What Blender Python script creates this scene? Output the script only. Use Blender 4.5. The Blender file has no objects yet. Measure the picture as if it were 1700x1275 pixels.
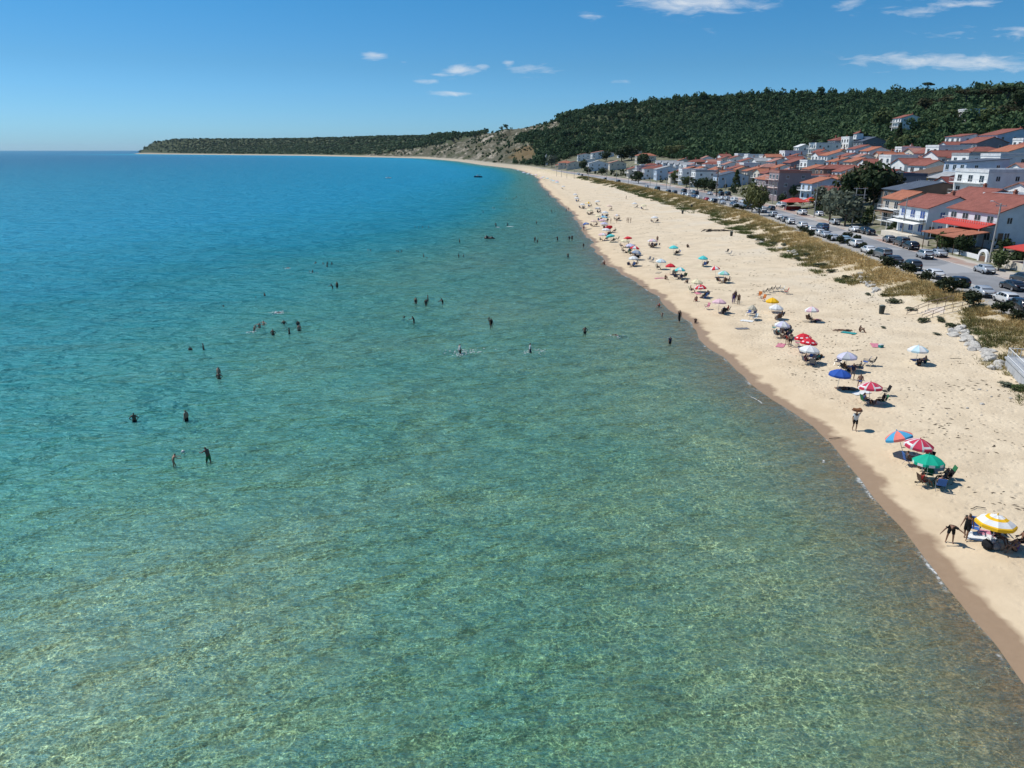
import bpy, bmesh, math, random
import numpy as np
from mathutils import Vector, Matrix, Euler
R = math.radians
rng = random.Random(7)
nrng = np.random.default_rng(7)
S = bpy.context.scene
COL = S.collection

# ---------------------------------------------------------------- camera
FPX = 1190.0; CAMH = 22.0; PITCH = math.atan((637.5-249)/FPX)
cam_d = bpy.data.cameras.new("camera"); cam = bpy.data.objects.new("camera", cam_d); COL.objects.link(cam)
cam.location = (0, 0, CAMH); cam.rotation_euler = (math.pi/2-PITCH, 0, 0)
cam_d.sensor_width = 36; cam_d.lens = 36*FPX/1700; cam_d.clip_start = .5; cam_d.clip_end = 200000
S.camera = cam
# ---------------------------------------------------------------- exposure
S.view_settings.view_transform = 'Standard'; S.view_settings.look = 'None'
S.view_settings.gamma = 1; S.view_settings.exposure = 0.0
# ---------------------------------------------------------------- sun
SUN_EL = 56; SUN_AZ = -66          # azimuth from +Y towards +X, degrees
sd = Vector((math.sin(R(SUN_AZ))*math.cos(R(SUN_EL)), math.cos(R(SUN_AZ))*math.cos(R(SUN_EL)), math.sin(R(SUN_EL))))
sl = bpy.data.lights.new("sun", 'SUN'); sl.energy = 4.6; sl.angle = R(.53); sl.color = (1, .965, .90)
so = bpy.data.objects.new("sun", sl); COL.objects.link(so); so.rotation_euler = sd.to_track_quat('Z', 'Y').to_euler(); so.location = (0, 0, 300)

def ray(px, py):
    dx = (px-850)/FPX; dy = (637.5-py)/FPX; c, s = math.cos(PITCH), math.sin(PITCH)
    return dx, c+dy*s, -s+dy*c
def proj(X, Y, Z):
    c, s = math.cos(PITCH), math.sin(PITCH); z = Z-CAMH
    d = Y*c - z*s; u = Y*s + z*c
    d = np.maximum(d, 1e-3) if isinstance(d, np.ndarray) else max(d, 1e-3)
    return 850+FPX*X/d, 637.5-FPX*u/d

# ---------------------------------------------------------------- world
w = bpy.data.worlds.new("World"); S.world = w; w.use_nodes = True
nt = w.node_tree; nt.nodes.clear(); L = nt.links.new
def N(t, **k):
    n = nt.nodes.new(t)
    for a, b in k.items():
        setattr(n, a, b)
    return n
def M(op, a, b=None, c=None, clamp=False):
    n = nt.nodes.new('ShaderNodeMath'); n.operation = op; n.use_clamp = clamp
    for i, v in enumerate((a, b, c)):
        if v is None: continue
        if isinstance(v, (int, float)): n.inputs[i].default_value = v
        else: L(v, n.inputs[i])
    return n.outputs[0]
sky = N('ShaderNodeTexSky', sky_type='NISHITA', sun_disc=False)
sky.sun_elevation = R(SUN_EL); sky.sun_rotation = R(SUN_AZ); sky.altitude = 0; sky.air_density = 1.0; sky.dust_density = .35; sky.ozone_density = 2.2
hs = N('ShaderNodeHueSaturation'); hs.inputs['Saturation'].default_value = 1.12; hs.inputs['Hue'].default_value = .492
L(sky.outputs[0], hs.inputs['Color'])
tc = N('ShaderNodeTexCoord'); sep = N('ShaderNodeSeparateXYZ'); L(tc.outputs['Generated'], sep.inputs[0])
yy = M('MAXIMUM', sep.outputs[1], .05)
cu = M('DIVIDE', sep.outputs[0], yy); cv = M('DIVIDE', sep.outputs[2], yy)
cmb = N('ShaderNodeCombineXYZ'); L(M('MULTIPLY', cu, 14), cmb.inputs[0]); L(M('MULTIPLY', cv, 60), cmb.inputs[1])
el = N('ShaderNodeValToRGB'); L(sep.outputs[2], el.inputs[0]); ee = el.color_ramp.elements     # clear seaside air: bluer towards the horizon
ee[0].position = 0; ee[0].color = (.28,.56,1.0,1); ee[1].position = 1; ee[1].color = (.30,.52,.68,1)
for p_, c_ in ((.10,(.215,.445,.68,1)),(.21,(.155,.455,.66,1)),(.5,(.22,.48,.66,1))): q_ = ee.new(p_); q_.color = c_
tn = N('ShaderNodeMix', data_type='RGBA', blend_type='MULTIPLY'); tn.inputs['Factor'].default_value = 1; L(hs.outputs[0], tn.inputs['A']); L(el.outputs[0], tn.inputs['B'])
nz = N('ShaderNodeTexNoise'); nz.inputs['Scale'].default_value = 1.6; nz.inputs['Detail'].default_value = 8; nz.inputs['Roughness'].default_value = .62; nz.inputs['Distortion'].default_value = .5
L(cmb.outputs[0], nz.inputs['Vector'])
cl = [(1155,5,115,17,1.15),(1195,12,70,9,.8),(975,27,24,8,.75),(618,93,26,8,1.0),(668,103,12,4,.5),(706,134,28,6,.9),(762,118,34,9,1.0),(735,123,18,6,.7),(803,110,14,6,.7),
      (757,155,44,5,.95),(843,106,14,6,.8),(888,116,48,12,.65),(957,100,12,4,.3),(1410,8,36,14,.55),(1510,20,60,9,.65),(1600,4,70,10,.8),(1560,16,50,8,.5),
      (1580,103,190,15,.85),(1650,108,90,11,1.0),(1475,97,70,9,.8),(1640,55,110,12,.5),(1690,48,50,8,.65),(1030,135,90,5,.25),(1190,52,80,6,.2),(1600,130,60,5,.3)]
tot = None
for px, py, a, b, st in cl:
    d = ray(px, py); u0 = d[0]/d[1]; v0 = d[2]/d[1]; k = 1/(FPX*d[1])
    e = M('ADD', M('POWER', M('DIVIDE', M('ABSOLUTE', M('SUBTRACT', cu, u0)), a*k), 2), M('POWER', M('DIVIDE', M('ABSOLUTE', M('SUBTRACT', cv, v0)), b*k), 2))
    m = M('MULTIPLY', M('POWER', 2.718, M('MULTIPLY', e, -1.1)), st)
    tot = m if tot is None else M('MAXIMUM', tot, m)
cf = M('MULTIPLY', M('SUBTRACT', M('ADD', tot, M('MULTIPLY', nz.outputs[0], 2.3)), 1.50), .8, clamp=True)
cf = M('MULTIPLY', cf, M('MINIMUM', M('MULTIPLY', tot, 3.2), 1.0), clamp=True)
mx = N('ShaderNodeMix', data_type='RGBA'); L(cf, mx.inputs['Factor']); L(tn.outputs['Result'], mx.inputs['A']); mx.inputs['B'].default_value = (5.2, 5.5, 5.8, 1)
bg = N('ShaderNodeBackground'); bg.inputs['Strength'].default_value = .15; L(mx.outputs['Result'], bg.inputs['Color'])
out = N('ShaderNodeOutputWorld'); L(bg.outputs[0], out.inputs[0])

# ---------------------------------------------------------------- tagging helpers
def tag(o, label=None, cat=None, group=None, kind=None):
    if label: o['label'] = label
    if cat: o['category'] = cat
    if group: o['group'] = group
    if kind: o['kind'] = kind
    return o
def empty(name, loc, rz=0, label=None, cat=None, group=None):
    o = bpy.data.objects.new(name, None); COL.objects.link(o); o.location = loc; o.rotation_euler = (0, 0, rz); o.empty_display_size = .2
    return tag(o, label, cat, group)
def link(name, me, parent=None, loc=None):
    o = bpy.data.objects.new(name, me); COL.objects.link(o)
    if parent is not None: o.parent = parent
    if loc is not None: o.location = loc
    return o
def kids(o): return [c for c in COL.objects if c.parent is o]
class MB:
    def __init__(s): s.v = []; s.f = []; s.m = []
    def add(s, vs, fs, mi=0):
        b = len(s.v); s.v += [tuple(v) for v in vs]; s.f += [tuple(b+i for i in f) for f in fs]; s.m += [mi]*len(fs); return s
    def box(s, x0, x1, y0, y1, z0, z1, mi=0):
        return s.add([(x0,y0,z0),(x1,y0,z0),(x1,y1,z0),(x0,y1,z0),(x0,y0,z1),(x1,y0,z1),(x1,y1,z1),(x0,y1,z1)],
                     [(0,3,2,1),(4,5,6,7),(0,1,5,4),(1,2,6,5),(2,3,7,6),(3,0,4,7)], mi)
    def tube(s, p, q, r, r2=None, n=8, mi=0, caps=True):
        p = Vector(p); q = Vector(q); r2 = r if r2 is None else r2
        z = (q-p).normalized(); x = z.orthogonal().normalized(); y = z.cross(x)
        vs = [p+(x*math.cos(2*math.pi*i/n)+y*math.sin(2*math.pi*i/n))*r for i in range(n)]+[q+(x*math.cos(2*math.pi*i/n)+y*math.sin(2*math.pi*i/n))*r2 for i in range(n)]
        fs = [(i, (i+1) % n, n+(i+1) % n, n+i) for i in range(n)]
        if caps: fs += [tuple(range(n-1, -1, -1)), tuple(range(n, 2*n))]
        return s.add(vs, fs, mi)
    def ell(s, c, rx, ry, rz, n=10, m=6, mi=0, jit=0, rg=None):
        vs = [(c[0], c[1], c[2]-rz)]
        for j in range(1, m):
            a = -math.pi/2+math.pi*j/m
            for i in range(n):
                b = 2*math.pi*i/n; k = 1+(rg.uniform(-jit, jit) if jit else 0)
                vs.append((c[0]+rx*k*math.cos(a)*math.cos(b), c[1]+ry*k*math.cos(a)*math.sin(b), c[2]+rz*k*math.sin(a)))
        vs.append((c[0], c[1], c[2]+rz)); t = len(vs)-1; fs = []
        for i in range(n):
            j = (i+1) % n; fs.append((0, 1+j, 1+i)); fs.append((t, t-n+i, t-n+j))
            for r_ in range(m-2): a = 1+r_*n; fs.append((a+i, a+j, a+n+j, a+n+i))
        return s.add(vs, fs, mi)
    def mesh(s, name, mats, smooth=False):
        me = bpy.data.meshes.new(name); me.from_pydata(s.v, [], s.f); me.update()
        for m in (mats if isinstance(mats, (list, tuple)) else [mats]): me.materials.append(m)
        if any(s.m): me.polygons.foreach_set('material_index', s.m)
        if smooth: me.polygons.foreach_set('use_smooth', [True]*len(s.f))
        return me
def npmesh(name, V, F, mat, attrs=None, smooth=False):
    """V (n,3) F (m,k)"""
    me = bpy.data.meshes.new(name); k = F.shape[1]
    me.vertices.add(len(V)); me.vertices.foreach_set('co', V.astype(np.float32).ravel())
    me.loops.add(F.size); me.loops.foreach_set('vertex_index', F.astype(np.int32).ravel())
    me.polygons.add(len(F)); me.polygons.foreach_set('loop_start', np.arange(0, F.size, k, dtype=np.int32)); me.polygons.foreach_set('loop_total', np.full(len(F), k, dtype=np.int32))
    if smooth: me.polygons.foreach_set('use_smooth', np.ones(len(F), dtype=bool))
    me.update(calc_edges=True); me.materials.append(mat)
    for n_, a in (attrs or {}).items():
        at = me.attributes.new(n_, 'FLOAT', 'POINT'); at.data.foreach_set('value', a.astype(np.float32).ravel())
    return me

# ---------------------------------------------------------------- materials
class NT:
    def __init__(s, name):
        s.m = bpy.data.materials.new(name); s.m.use_nodes = True; s.t = s.m.node_tree; s.t.nodes.clear(); s.out = s.t.nodes.new('ShaderNodeOutputMaterial')
    def n(s, t, **k):
        n = s.t.nodes.new(t)
        for a, b in k.items():
            if a[0] == '_': n.inputs[a[1:].replace('_', ' ')].default_value = b
            else: setattr(n, a, b)
        return n
    def l(s, a, b): s.t.links.new(a, b)
    def math(s, op, a, b=None, c=None, clamp=False):
        n = s.t.nodes.new('ShaderNodeMath'); n.operation = op; n.use_clamp = clamp
        for i, v in enumerate((a, b, c)):
            if v is None: continue
            if isinstance(v, (int, float)): n.inputs[i].default_value = v
            else: s.l(v, n.inputs[i])
        return n.outputs[0]
    def mix(s, f, a, b, bt='MIX'):
        n = s.t.nodes.new('ShaderNodeMix'); n.data_type = 'RGBA'; n.blend_type = bt
        for k, v in (('Factor', f), ('A', a), ('B', b)):
            if isinstance(v, (int, float)): n.inputs[k].default_value = v
            elif isinstance(v, tuple): n.inputs[k].default_value = (*v[:3], 1)
            else: s.l(v, n.inputs[k])
        return n.outputs['Result']
    def noise(s, vec, scale, detail=4, rough=.55, dist=0, sc=None):
        n = s.n('ShaderNodeTexNoise'); n.inputs['Scale'].default_value = scale; n.inputs['Detail'].default_value = detail; n.inputs['Roughness'].default_value = rough; n.inputs['Distortion'].default_value = dist
        if sc is not None:
            mp = s.n('ShaderNodeMapping'); mp.inputs['Scale'].default_value = sc; s.l(vec, mp.inputs['Vector']); vec = mp.outputs[0]
        s.l(vec, n.inputs['Vector']); return n.outputs['Fac']
    def ramp(s, f, lo, hi):
        n = s.n('ShaderNodeMapRange', interpolation_type='SMOOTHSTEP'); n.inputs['From Min'].default_value = lo; n.inputs['From Max'].default_value = hi; s.l(f, n.inputs['Value']); return n.outputs[0]
    def lin(s, f, lo, hi, a=0., b=1.):
        n = s.n('ShaderNodeMapRange'); n.inputs['From Min'].default_value = lo; n.inputs['From Max'].default_value = hi; n.inputs['To Min'].default_value = a; n.inputs['To Max'].default_value = b; s.l(f, n.inputs['Value']); return n.outputs[0]
    def attr(s, name): return s.n('ShaderNodeAttribute', attribute_name=name).outputs['Fac']
    def geo(s): return s.n('ShaderNodeNewGeometry').outputs['Position']
    def obj(s): return s.n('ShaderNodeTexCoord').outputs['Object']
    def bsdf(s, col, rough=.8, spec=.5, metal=0, normal=None, **k):
        b = s.n('ShaderNodeBsdfPrincipled')
        for nm, v in (('Base Color', col), ('Roughness', rough), ('Specular IOR Level', spec), ('Metallic', metal)):
            if isinstance(v, tuple): b.inputs[nm].default_value = (*v[:3], 1)
            elif isinstance(v, (int, float)): b.inputs[nm].default_value = v
            else: s.l(v, b.inputs[nm])
        for nm, v in k.items(): b.inputs[nm.replace('_', ' ')].default_value = v
        if normal is not None: s.l(normal, b.inputs['Normal'])
        return b.outputs[0]
    def bump(s, h, dist, strength=1.0, nrm=None):
        b = s.n('ShaderNodeBump'); b.inputs['Distance'].default_value = dist; b.inputs['Strength'].default_value = strength; s.l(h, b.inputs['Height'])
        if nrm is not None: s.l(nrm, b.inputs['Normal'])
        return b.outputs[0]
    def done(s, sh): s.l(sh, s.out.inputs['Surface']); return s.m
_mc = {}
def mat(name, c, rough=.8, var=.12, scale=3., spec=.4, metal=0, bump=0, coat=0, c2=None):
    """simple procedural paint / cloth / stone with mottled colour of its own"""
    if name in _mc: return _mc[name]
    t = NT(name); p = t.obj(); f = t.ramp(t.noise(p, scale, 5), .3, .7)
    c2 = c2 or tuple(x*(1-var*2) for x in c)
    col = t.mix(f, c, c2); nr = None
    if bump: nr = t.bump(t.noise(p, scale*4, 4), bump)
    sh = t.bsdf(col, rough, spec, metal, nr, **({'Coat_Weight': coat, 'Coat_Roughness': .05} if coat else {}))
    _mc[name] = t.done(sh); return _mc[name]

# ---------------------------------------------------------------- terrain functions
def nprand(ix, iy, seed):
    n = (ix*374761393 + iy*668265263 + seed*1274126177) & 0xffffffff
    n = ((n ^ (n >> 13))*1274126177) & 0xffffffff
    return ((n ^ (n >> 16)) & 0xffff)/65535.0
def vn(x, y, sc, seed=0, oct=3):
    r = 0; a = 1; tot = 0
    for o in range(oct):
        xx = np.asarray(x, float)/sc*2**o; yy_ = np.asarray(y, float)/sc*2**o
        ix = np.floor(xx).astype(np.int64); iy = np.floor(yy_).astype(np.int64); fx = xx-ix; fy = yy_-iy
        fx = fx*fx*(3-2*fx); fy = fy*fy*(3-2*fy)
        v = (nprand(ix, iy, seed+o)*(1-fx)+nprand(ix+1, iy, seed+o)*fx)*(1-fy)+(nprand(ix, iy+1, seed+o)*(1-fx)+nprand(ix+1, iy+1, seed+o)*fx)*fy
        r = r+a*v; tot += a; a *= .5
    return r/tot
SH = np.array([(-2000,8),(-400,10),(0,17),(15,19.9),(23.9,21.1),(31.4,23.2),(36.8,24.3),(46.9,24.9),(62,24.8),(74,24.4),(91,23.5),(108,22.3),(121,21.3),(144,19.8),(167,19.0),(205,19.8),(254,21.9),(311,21.3),(412,19.8),(480,18.6),(540,19.5),(584,21),(640,20.5),(735,17),(830,10),(927,0),(1040,-22),(1151,-46),(1330,-76),(1517,-109),(1780,-170),(2062,-248),(2290,-365),(2512,-503),(3042,-853),(3401,-1225),(3855,-1697),(4450,-2243),(200000,-2243)])
SH_Y = np.arange(-2000, 5000, 6.0); SH_X = np.interp(SH_Y, SH[:,0], SH[:,1])
_k = np.ones(7)/7; SH_X[3:-3] = np.convolve(SH_X, _k, 'valid')
def shore(Y):
    Y = np.asarray(Y, float)
    return np.interp(Y, SH_Y, SH_X) + (vn(Y, 0*Y, 7., 5, 3)-.5)*.9*np.clip(Y/40, .5, 3) + (vn(Y, 0*Y, 26., 15, 2)-.5)*1.6
PLp = np.array([(-2000,56),(60,57.5),(83,60.3),(99,63.2),(117,64.1),(147,67.3),(195,72.5),(240,76.5),(307,75.2),(424,68.8),(500,61),(614,49.5),(741,31),(830,25),(927,14),(1040,-12),(1151,-36),(1330,-66),(1517,-99),(2062,-237),(2512,-490),(3042,-838),(3401,-1209),(3855,-1680),(4450,-2230),(200000,-2230)])
RRp = np.array([(-2000,76),(60,78.5),(100,80.5),(130,82.8),(157,84.6),(188,88.3),(258,95.2),(342,97.3),(447,90.6),(520,80),(585,70.8),(741,46),(830,34),(927,20),(1040,-6),(1151,-30),(1330,-60),(1517,-93),(2062,-230),(2512,-480),(3042,-825),(3401,-1190),(3855,-1660),(4450,-2225),(200000,-2225)])
def PL(Y): return np.interp(Y, PLp[:,0], PLp[:,1])
def RR(Y): return np.interp(Y, RRp[:,0], RRp[:,1])
def at_Y(px, py, Y):
    d = ray(px, py); t = Y/d[1]; return d[0]*t, Y, CAMH+d[2]*t
CR = []
for px, py, Y in [(1700,153,700),(1600,157,780),(1500,161,850),(1400,161,910),(1250,162,1000),(1100,171,1090),(1000,178,1180),(945,194,1320),(900,209,1560),(850,216,1750),(820,220,1900),(760,225,2150),(700,226,2650),(600,228,3250),(480,231,3650),(380,231,3900),(290,231,4150),(255,236,4280),(235,243,4370),(222,252,4440)]:
    X_, _, Z_ = at_Y(px, py, Y); CR.append((Y, X_, Z_))
CR = [(-2000, 470, 70), (300, 480, 74), (550, 480, 79)]+CR+[(4600, -2150, -5), (200000, -2150, -10)]
CR = np.array(CR)
def depthf(Y, s):
    """water depth at s (<0) metres off the beach"""
    k = np.interp(Y, [80,145,185,280,560,1000], [1,1.25,1.7,2.6,3.6,4.0])
    q = -s*k
    bar = 1-.42*np.clip((55-np.asarray(Y, float))/25, 0, 1)*np.clip((q-24)/14, 0, 1)*np.clip((75-q)/25, 0, 1)
    return bar*np.interp(q, [0,2,8,18,45,62,80,130,300,1500,8000], [0,.14,.36,.52,.72,1.05,1.6,3.0,6.5,16,60])
def T(X, Y, micro=True):
    X = np.asarray(X, float); Y = np.asarray(Y, float)
    sh = shore(Y); pl = PL(Y); rr = RR(Y); s = X-sh
    xc = np.interp(Y, CR[:,0], CR[:,1]); zc = np.interp(Y, CR[:,0], CR[:,2])
    z = np.where(s < 0, -depthf(Y, s), 0.)
    dw = np.clip(pl-10-sh, 8, 200)
    b = np.where(s < 4, .13*s, .52+(s-4)*.85/np.maximum(dw-4, 4))
    b = b+np.where(s > 5, (vn(X, Y, 5., 11, 3)-.5)*.22, 0)
    du = np.clip((X-(pl-10))/9., 0, 1); du = du*du*(3-2*du)
    b = b+du*(2.78-1.35)+np.where((du > .02) & (du < .98), (vn(X, Y, 2.6, 3, 3)-.4)*.5*np.sin(du*math.pi), 0)
    z = np.where(s >= 0, b, z)
    road = (X > pl-.5)
    z = np.where(road, 2.7, z)
    t = X-rr
    D = np.maximum(xc-rr, 40); u = t/D
    P = np.clip(u, 0, 1)**np.interp(Y, [600, 1200], [1.15, .95])
    hill = 2.9+(zc-2.9)*P+np.where(u > 1, -np.clip(u-1, 0, 2)*8, 0)
    amp = np.clip((u-.3)*2, 0, 1)*np.clip((1-u)*6, 0.15, 1)
    hill = hill+amp*(vn(X, Y, 60., 21, 4)-.5)*np.where(Y > 1000, 34, 9)+np.clip((Y-900)/200, 0, 1)*np.clip(u*8, 0, 1)*np.clip((1.02-u)*5, 0, 1)*(np.abs(vn(X+Y*.3, Y*.9, 24., 33, 4)-.5)*-42+5)*(Y < 2600)
    z = np.where(t > 0, hill, z)
    # the headland ends in the sea
    fin = np.clip((Y-4440)/120, 0, 1); z = z*(1-fin)-14*fin
    return z
def hit(px, py, h=0.0, y0=12, y1=4400):
    """world point where the line of sight of photo pixel meets the ground raised by h"""
    d = ray(px, py); Y = y0*np.exp(np.linspace(0, math.log(y1/y0), 6000)); t = Y/d[1]
    z = CAMH+d[2]*t; g = T(d[0]*t, Y)+h
    if h == 0: g = np.maximum(g, 0)
    i = np.argmax(z <= g)
    if z[i] > g[i]: i = len(Y)-1
    return float(d[0]*t[i]), float(Y[i]), float(g[i]-h)
def sea(px, py):
    d = ray(px, py); t = -CAMH/d[2]; return d[0]*t, d[1]*t
# ================================================================ ground
def grid(Xs, Ys, lift=0., zf=None):
    """Xs (rows, cols), Ys (rows,)"""
    Y = np.repeat(Ys[:,None], Xs.shape[1], 1); Z = (zf or T)(Xs, Y)+lift
    V = np.stack([Xs, Y, Z], -1).reshape(-1, 3); r, c = Xs.shape
    i = np.arange(r-1)[:,None]*c+np.arange(c-1)[None]; F = np.stack([i, i+1, i+c+1, i+c], -1).reshape(-1, 4)
    return V, F
def rows(y0, y1, k, mn):
    ys = [y0]
    while ys[-1] < y1: ys.append(ys[-1]+max(mn, abs(ys[-1])*k))
    return ys
YG = np.array(list(np.arange(-320, 10, 15.))+rows(10, 6200, .0085, .45))
def poly_mask(X, Y, Z, poly):
    px, py = proj(X, Y, Z); ins = np.zeros(px.shape, bool); n = len(poly); j = n-1
    for i in range(n):
        xi, yi = poly[i]; xj, yj = poly[j]
        c = ((yi > py) != (yj > py)) & (px < (xj-xi)*(py-yi)/((yj-yi) if yj != yi else 1e-9)+xi); ins ^= c; j = i
    return ins
CLIFF = [(560,264),(600,258),(640,251),(690,247),(735,239),(790,226),(850,213),(925,200),(930,212),(880,224),(850,236),(884,240),(890,262),(884,272),(840,272),(760,268),(700,265)]
RED = [(868,243),(886,243),(889,262),(868,268),(842,262)]
def build_ground():
    cols = []
    sA = np.array([-9000,-3000,-1200,-600,-350,-220,-150,-110]+list(np.arange(-90,-6,4.))+list(np.arange(-6,8,.5))+list(np.arange(8,22,1.)))
    X = []
    for Y in YG:
        sh = float(shore(Y)); a = sh+sA; pl = float(PL(Y)); rr = float(RR(Y)); xc = float(np.interp(Y, CR[:,0], CR[:,1]))
        lo = a[-1] if pl-10 > a[-1]+2 else sh+8
        a = np.minimum(a, max(pl-.5, sh+8.))
        b = np.linspace(max(a[-1], sh+8)+.3, pl-.6, 34); b = np.maximum.accumulate(b)
        c = np.array([pl-.3, pl, (pl+rr)/2, rr-.02, rr+.02]); c = np.maximum(c, b[-1]+.05*np.arange(1, 6)) if c[0] < b[-1] else c
        d = rr+.1+(max(xc, rr+60)-rr)*np.linspace(.004, 1, 60)
        e = d[-1]+np.array([15, 50, 150, 500, 2000, 8000])
        X.append(np.concatenate([a, b, c, d, e]))
    X = np.maximum.accumulate(np.array(X), axis=1)
    V, F = grid(X, YG)
    x, y, z = V.T; s = x-shore(y); t = x-RR(y); p = x-PL(y)
    far = np.clip((y-700)/300, 0, 1)
    cl = poly_mask(x, y, z, CLIFF) & (y > 700) & (t > 3); red = poly_mask(x, y, z, RED) & (y > 600) & (t > 3)
    at = dict(shore_dist=s, inland=t, dune=p, cliff=cl.astype(float), redsoil=red.astype(float), far=far)
    t_ = NT('sand_and_soil'); P = t_.geo(); sd_ = t_.attr('shore_dist'); inl = t_.attr('inland'); du = t_.attr('dune')
    n1 = t_.noise(P, .35, 5, .6); n2 = t_.noise(P, 2.2, 5, .65); n3 = t_.noise(P, .05, 4)
    sand = t_.mix(t_.ramp(n1, .3, .72), (.67,.55,.39), (.555,.447,.31))
    sand = t_.mix(t_.math('MULTIPLY', t_.ramp(t_.noise(P, .12, 4), .4, .7), t_.lin(sd_, 14, 40)), sand, (.62,.54,.42))
    deb = t_.math('MULTIPLY', t_.ramp(t_.noise(P, 1.1, 7, .78, .6, (1.6, .8, 1)), .60, .70), t_.math('MULTIPLY', t_.ramp(t_.noise(P, .16, 3), .42, .62), t_.lin(sd_, 5, 14)))
    sand = t_.mix(t_.math('MULTIPLY', deb, .8), sand, (.26,.19,.12))
    wl = t_.math('ADD', sd_, t_.math('MULTIPLY', t_.math('SUBTRACT', t_.noise(P, .45, 3), .5), 2.6))
    wet = t_.lin(wl, .9, 1.5, 1, 0); damp = t_.lin(wl, 1.3, 8, .42, 0)
    sand = t_.mix(damp, sand, (.50,.36,.215)); sand = t_.mix(wet, sand, t_.mix(n2, (.34,.235,.15), (.265,.18,.11)))
    bedn = t_.ramp(t_.noise(P, .30, 4, .6), .4, .66)
    bed = t_.mix(bedn, (.36,.33,.235), (.20,.19,.13)); sand = t_.mix(t_.lin(sd_, -.5, -7, 0, 1), sand, bed)
    duf = t_.math('ADD', du, t_.math('MULTIPLY', t_.math('SUBTRACT', n1, .5), 6))
    dsoil = t_.mix(t_.ramp(n2, .35, .62), (.36,.27,.13), (.60,.51,.37))
    col = t_.mix(t_.lin(duf, -9, -4.), sand, dsoil)
    col = t_.mix(t_.lin(du, -1.2, -.6), col, t_.mix(n2, (.46,.43,.38), (.33,.30,.26)))
    town = t_.mix(t_.ramp(n1, .35, .6), (.28,.25,.20), (.10,.11,.05)); col = t_.mix(t_.lin(inl, 0, 1), col, town)
    col = t_.mix(t_.math('MULTIPLY', t_.attr('far'), .75), col, (.36,.31,.24))
    hill = t_.mix(n1, (.035,.055,.022), (.075,.085,.04)); col = t_.mix(t_.lin(inl, 90, 130), col, hill)
    farm = t_.math('MULTIPLY', t_.attr('far'), t_.lin(inl, 0, 6)); col = t_.mix(farm, col, hill)
    rk = t_.noise(P, .035, 6, .7, .8, (1, .35, 2.)); rk2 = t_.noise(P, .012, 5, .6)
    rock = t_.mix(t_.ramp(rk, .48, .66), (.085,.08,.05), (.33,.285,.225)); rock = t_.mix(t_.ramp(rk2, .52, .62), rock, (.06,.065,.03))
    col = t_.mix(t_.attr('cliff'), col, rock); col = t_.mix(t_.attr('redsoil'), col, t_.mix(n1, (.17,.10,.05), (.11,.10,.045)))
    fp = t_.n('ShaderNodeTexVoronoi', feature='F1'); fp.inputs['Scale'].default_value = 1.7; t_.l(P, fp.inputs['Vector'])
    hb = t_.math('ADD', t_.math('MULTIPLY', t_.noise(P, 1.6, 6, .7, .3), 1.0), t_.math('MULTIPLY', t_.ramp(fp.outputs['Distance'], .0, .42), .5))
    nr = t_.bump(t_.math('MULTIPLY', hb, t_.lin(wl, 1.6, 5, .06, 1)), .13, 1.0)
    m = t_.done(t_.bsdf(col, t_.math('SUBTRACT', .95, t_.math('MULTIPLY', wet, .45)), .25, 0, nr))
    tag(link('ground', npmesh('ground', V, F, m, at, True)), kind='structure')
build_ground()

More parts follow.
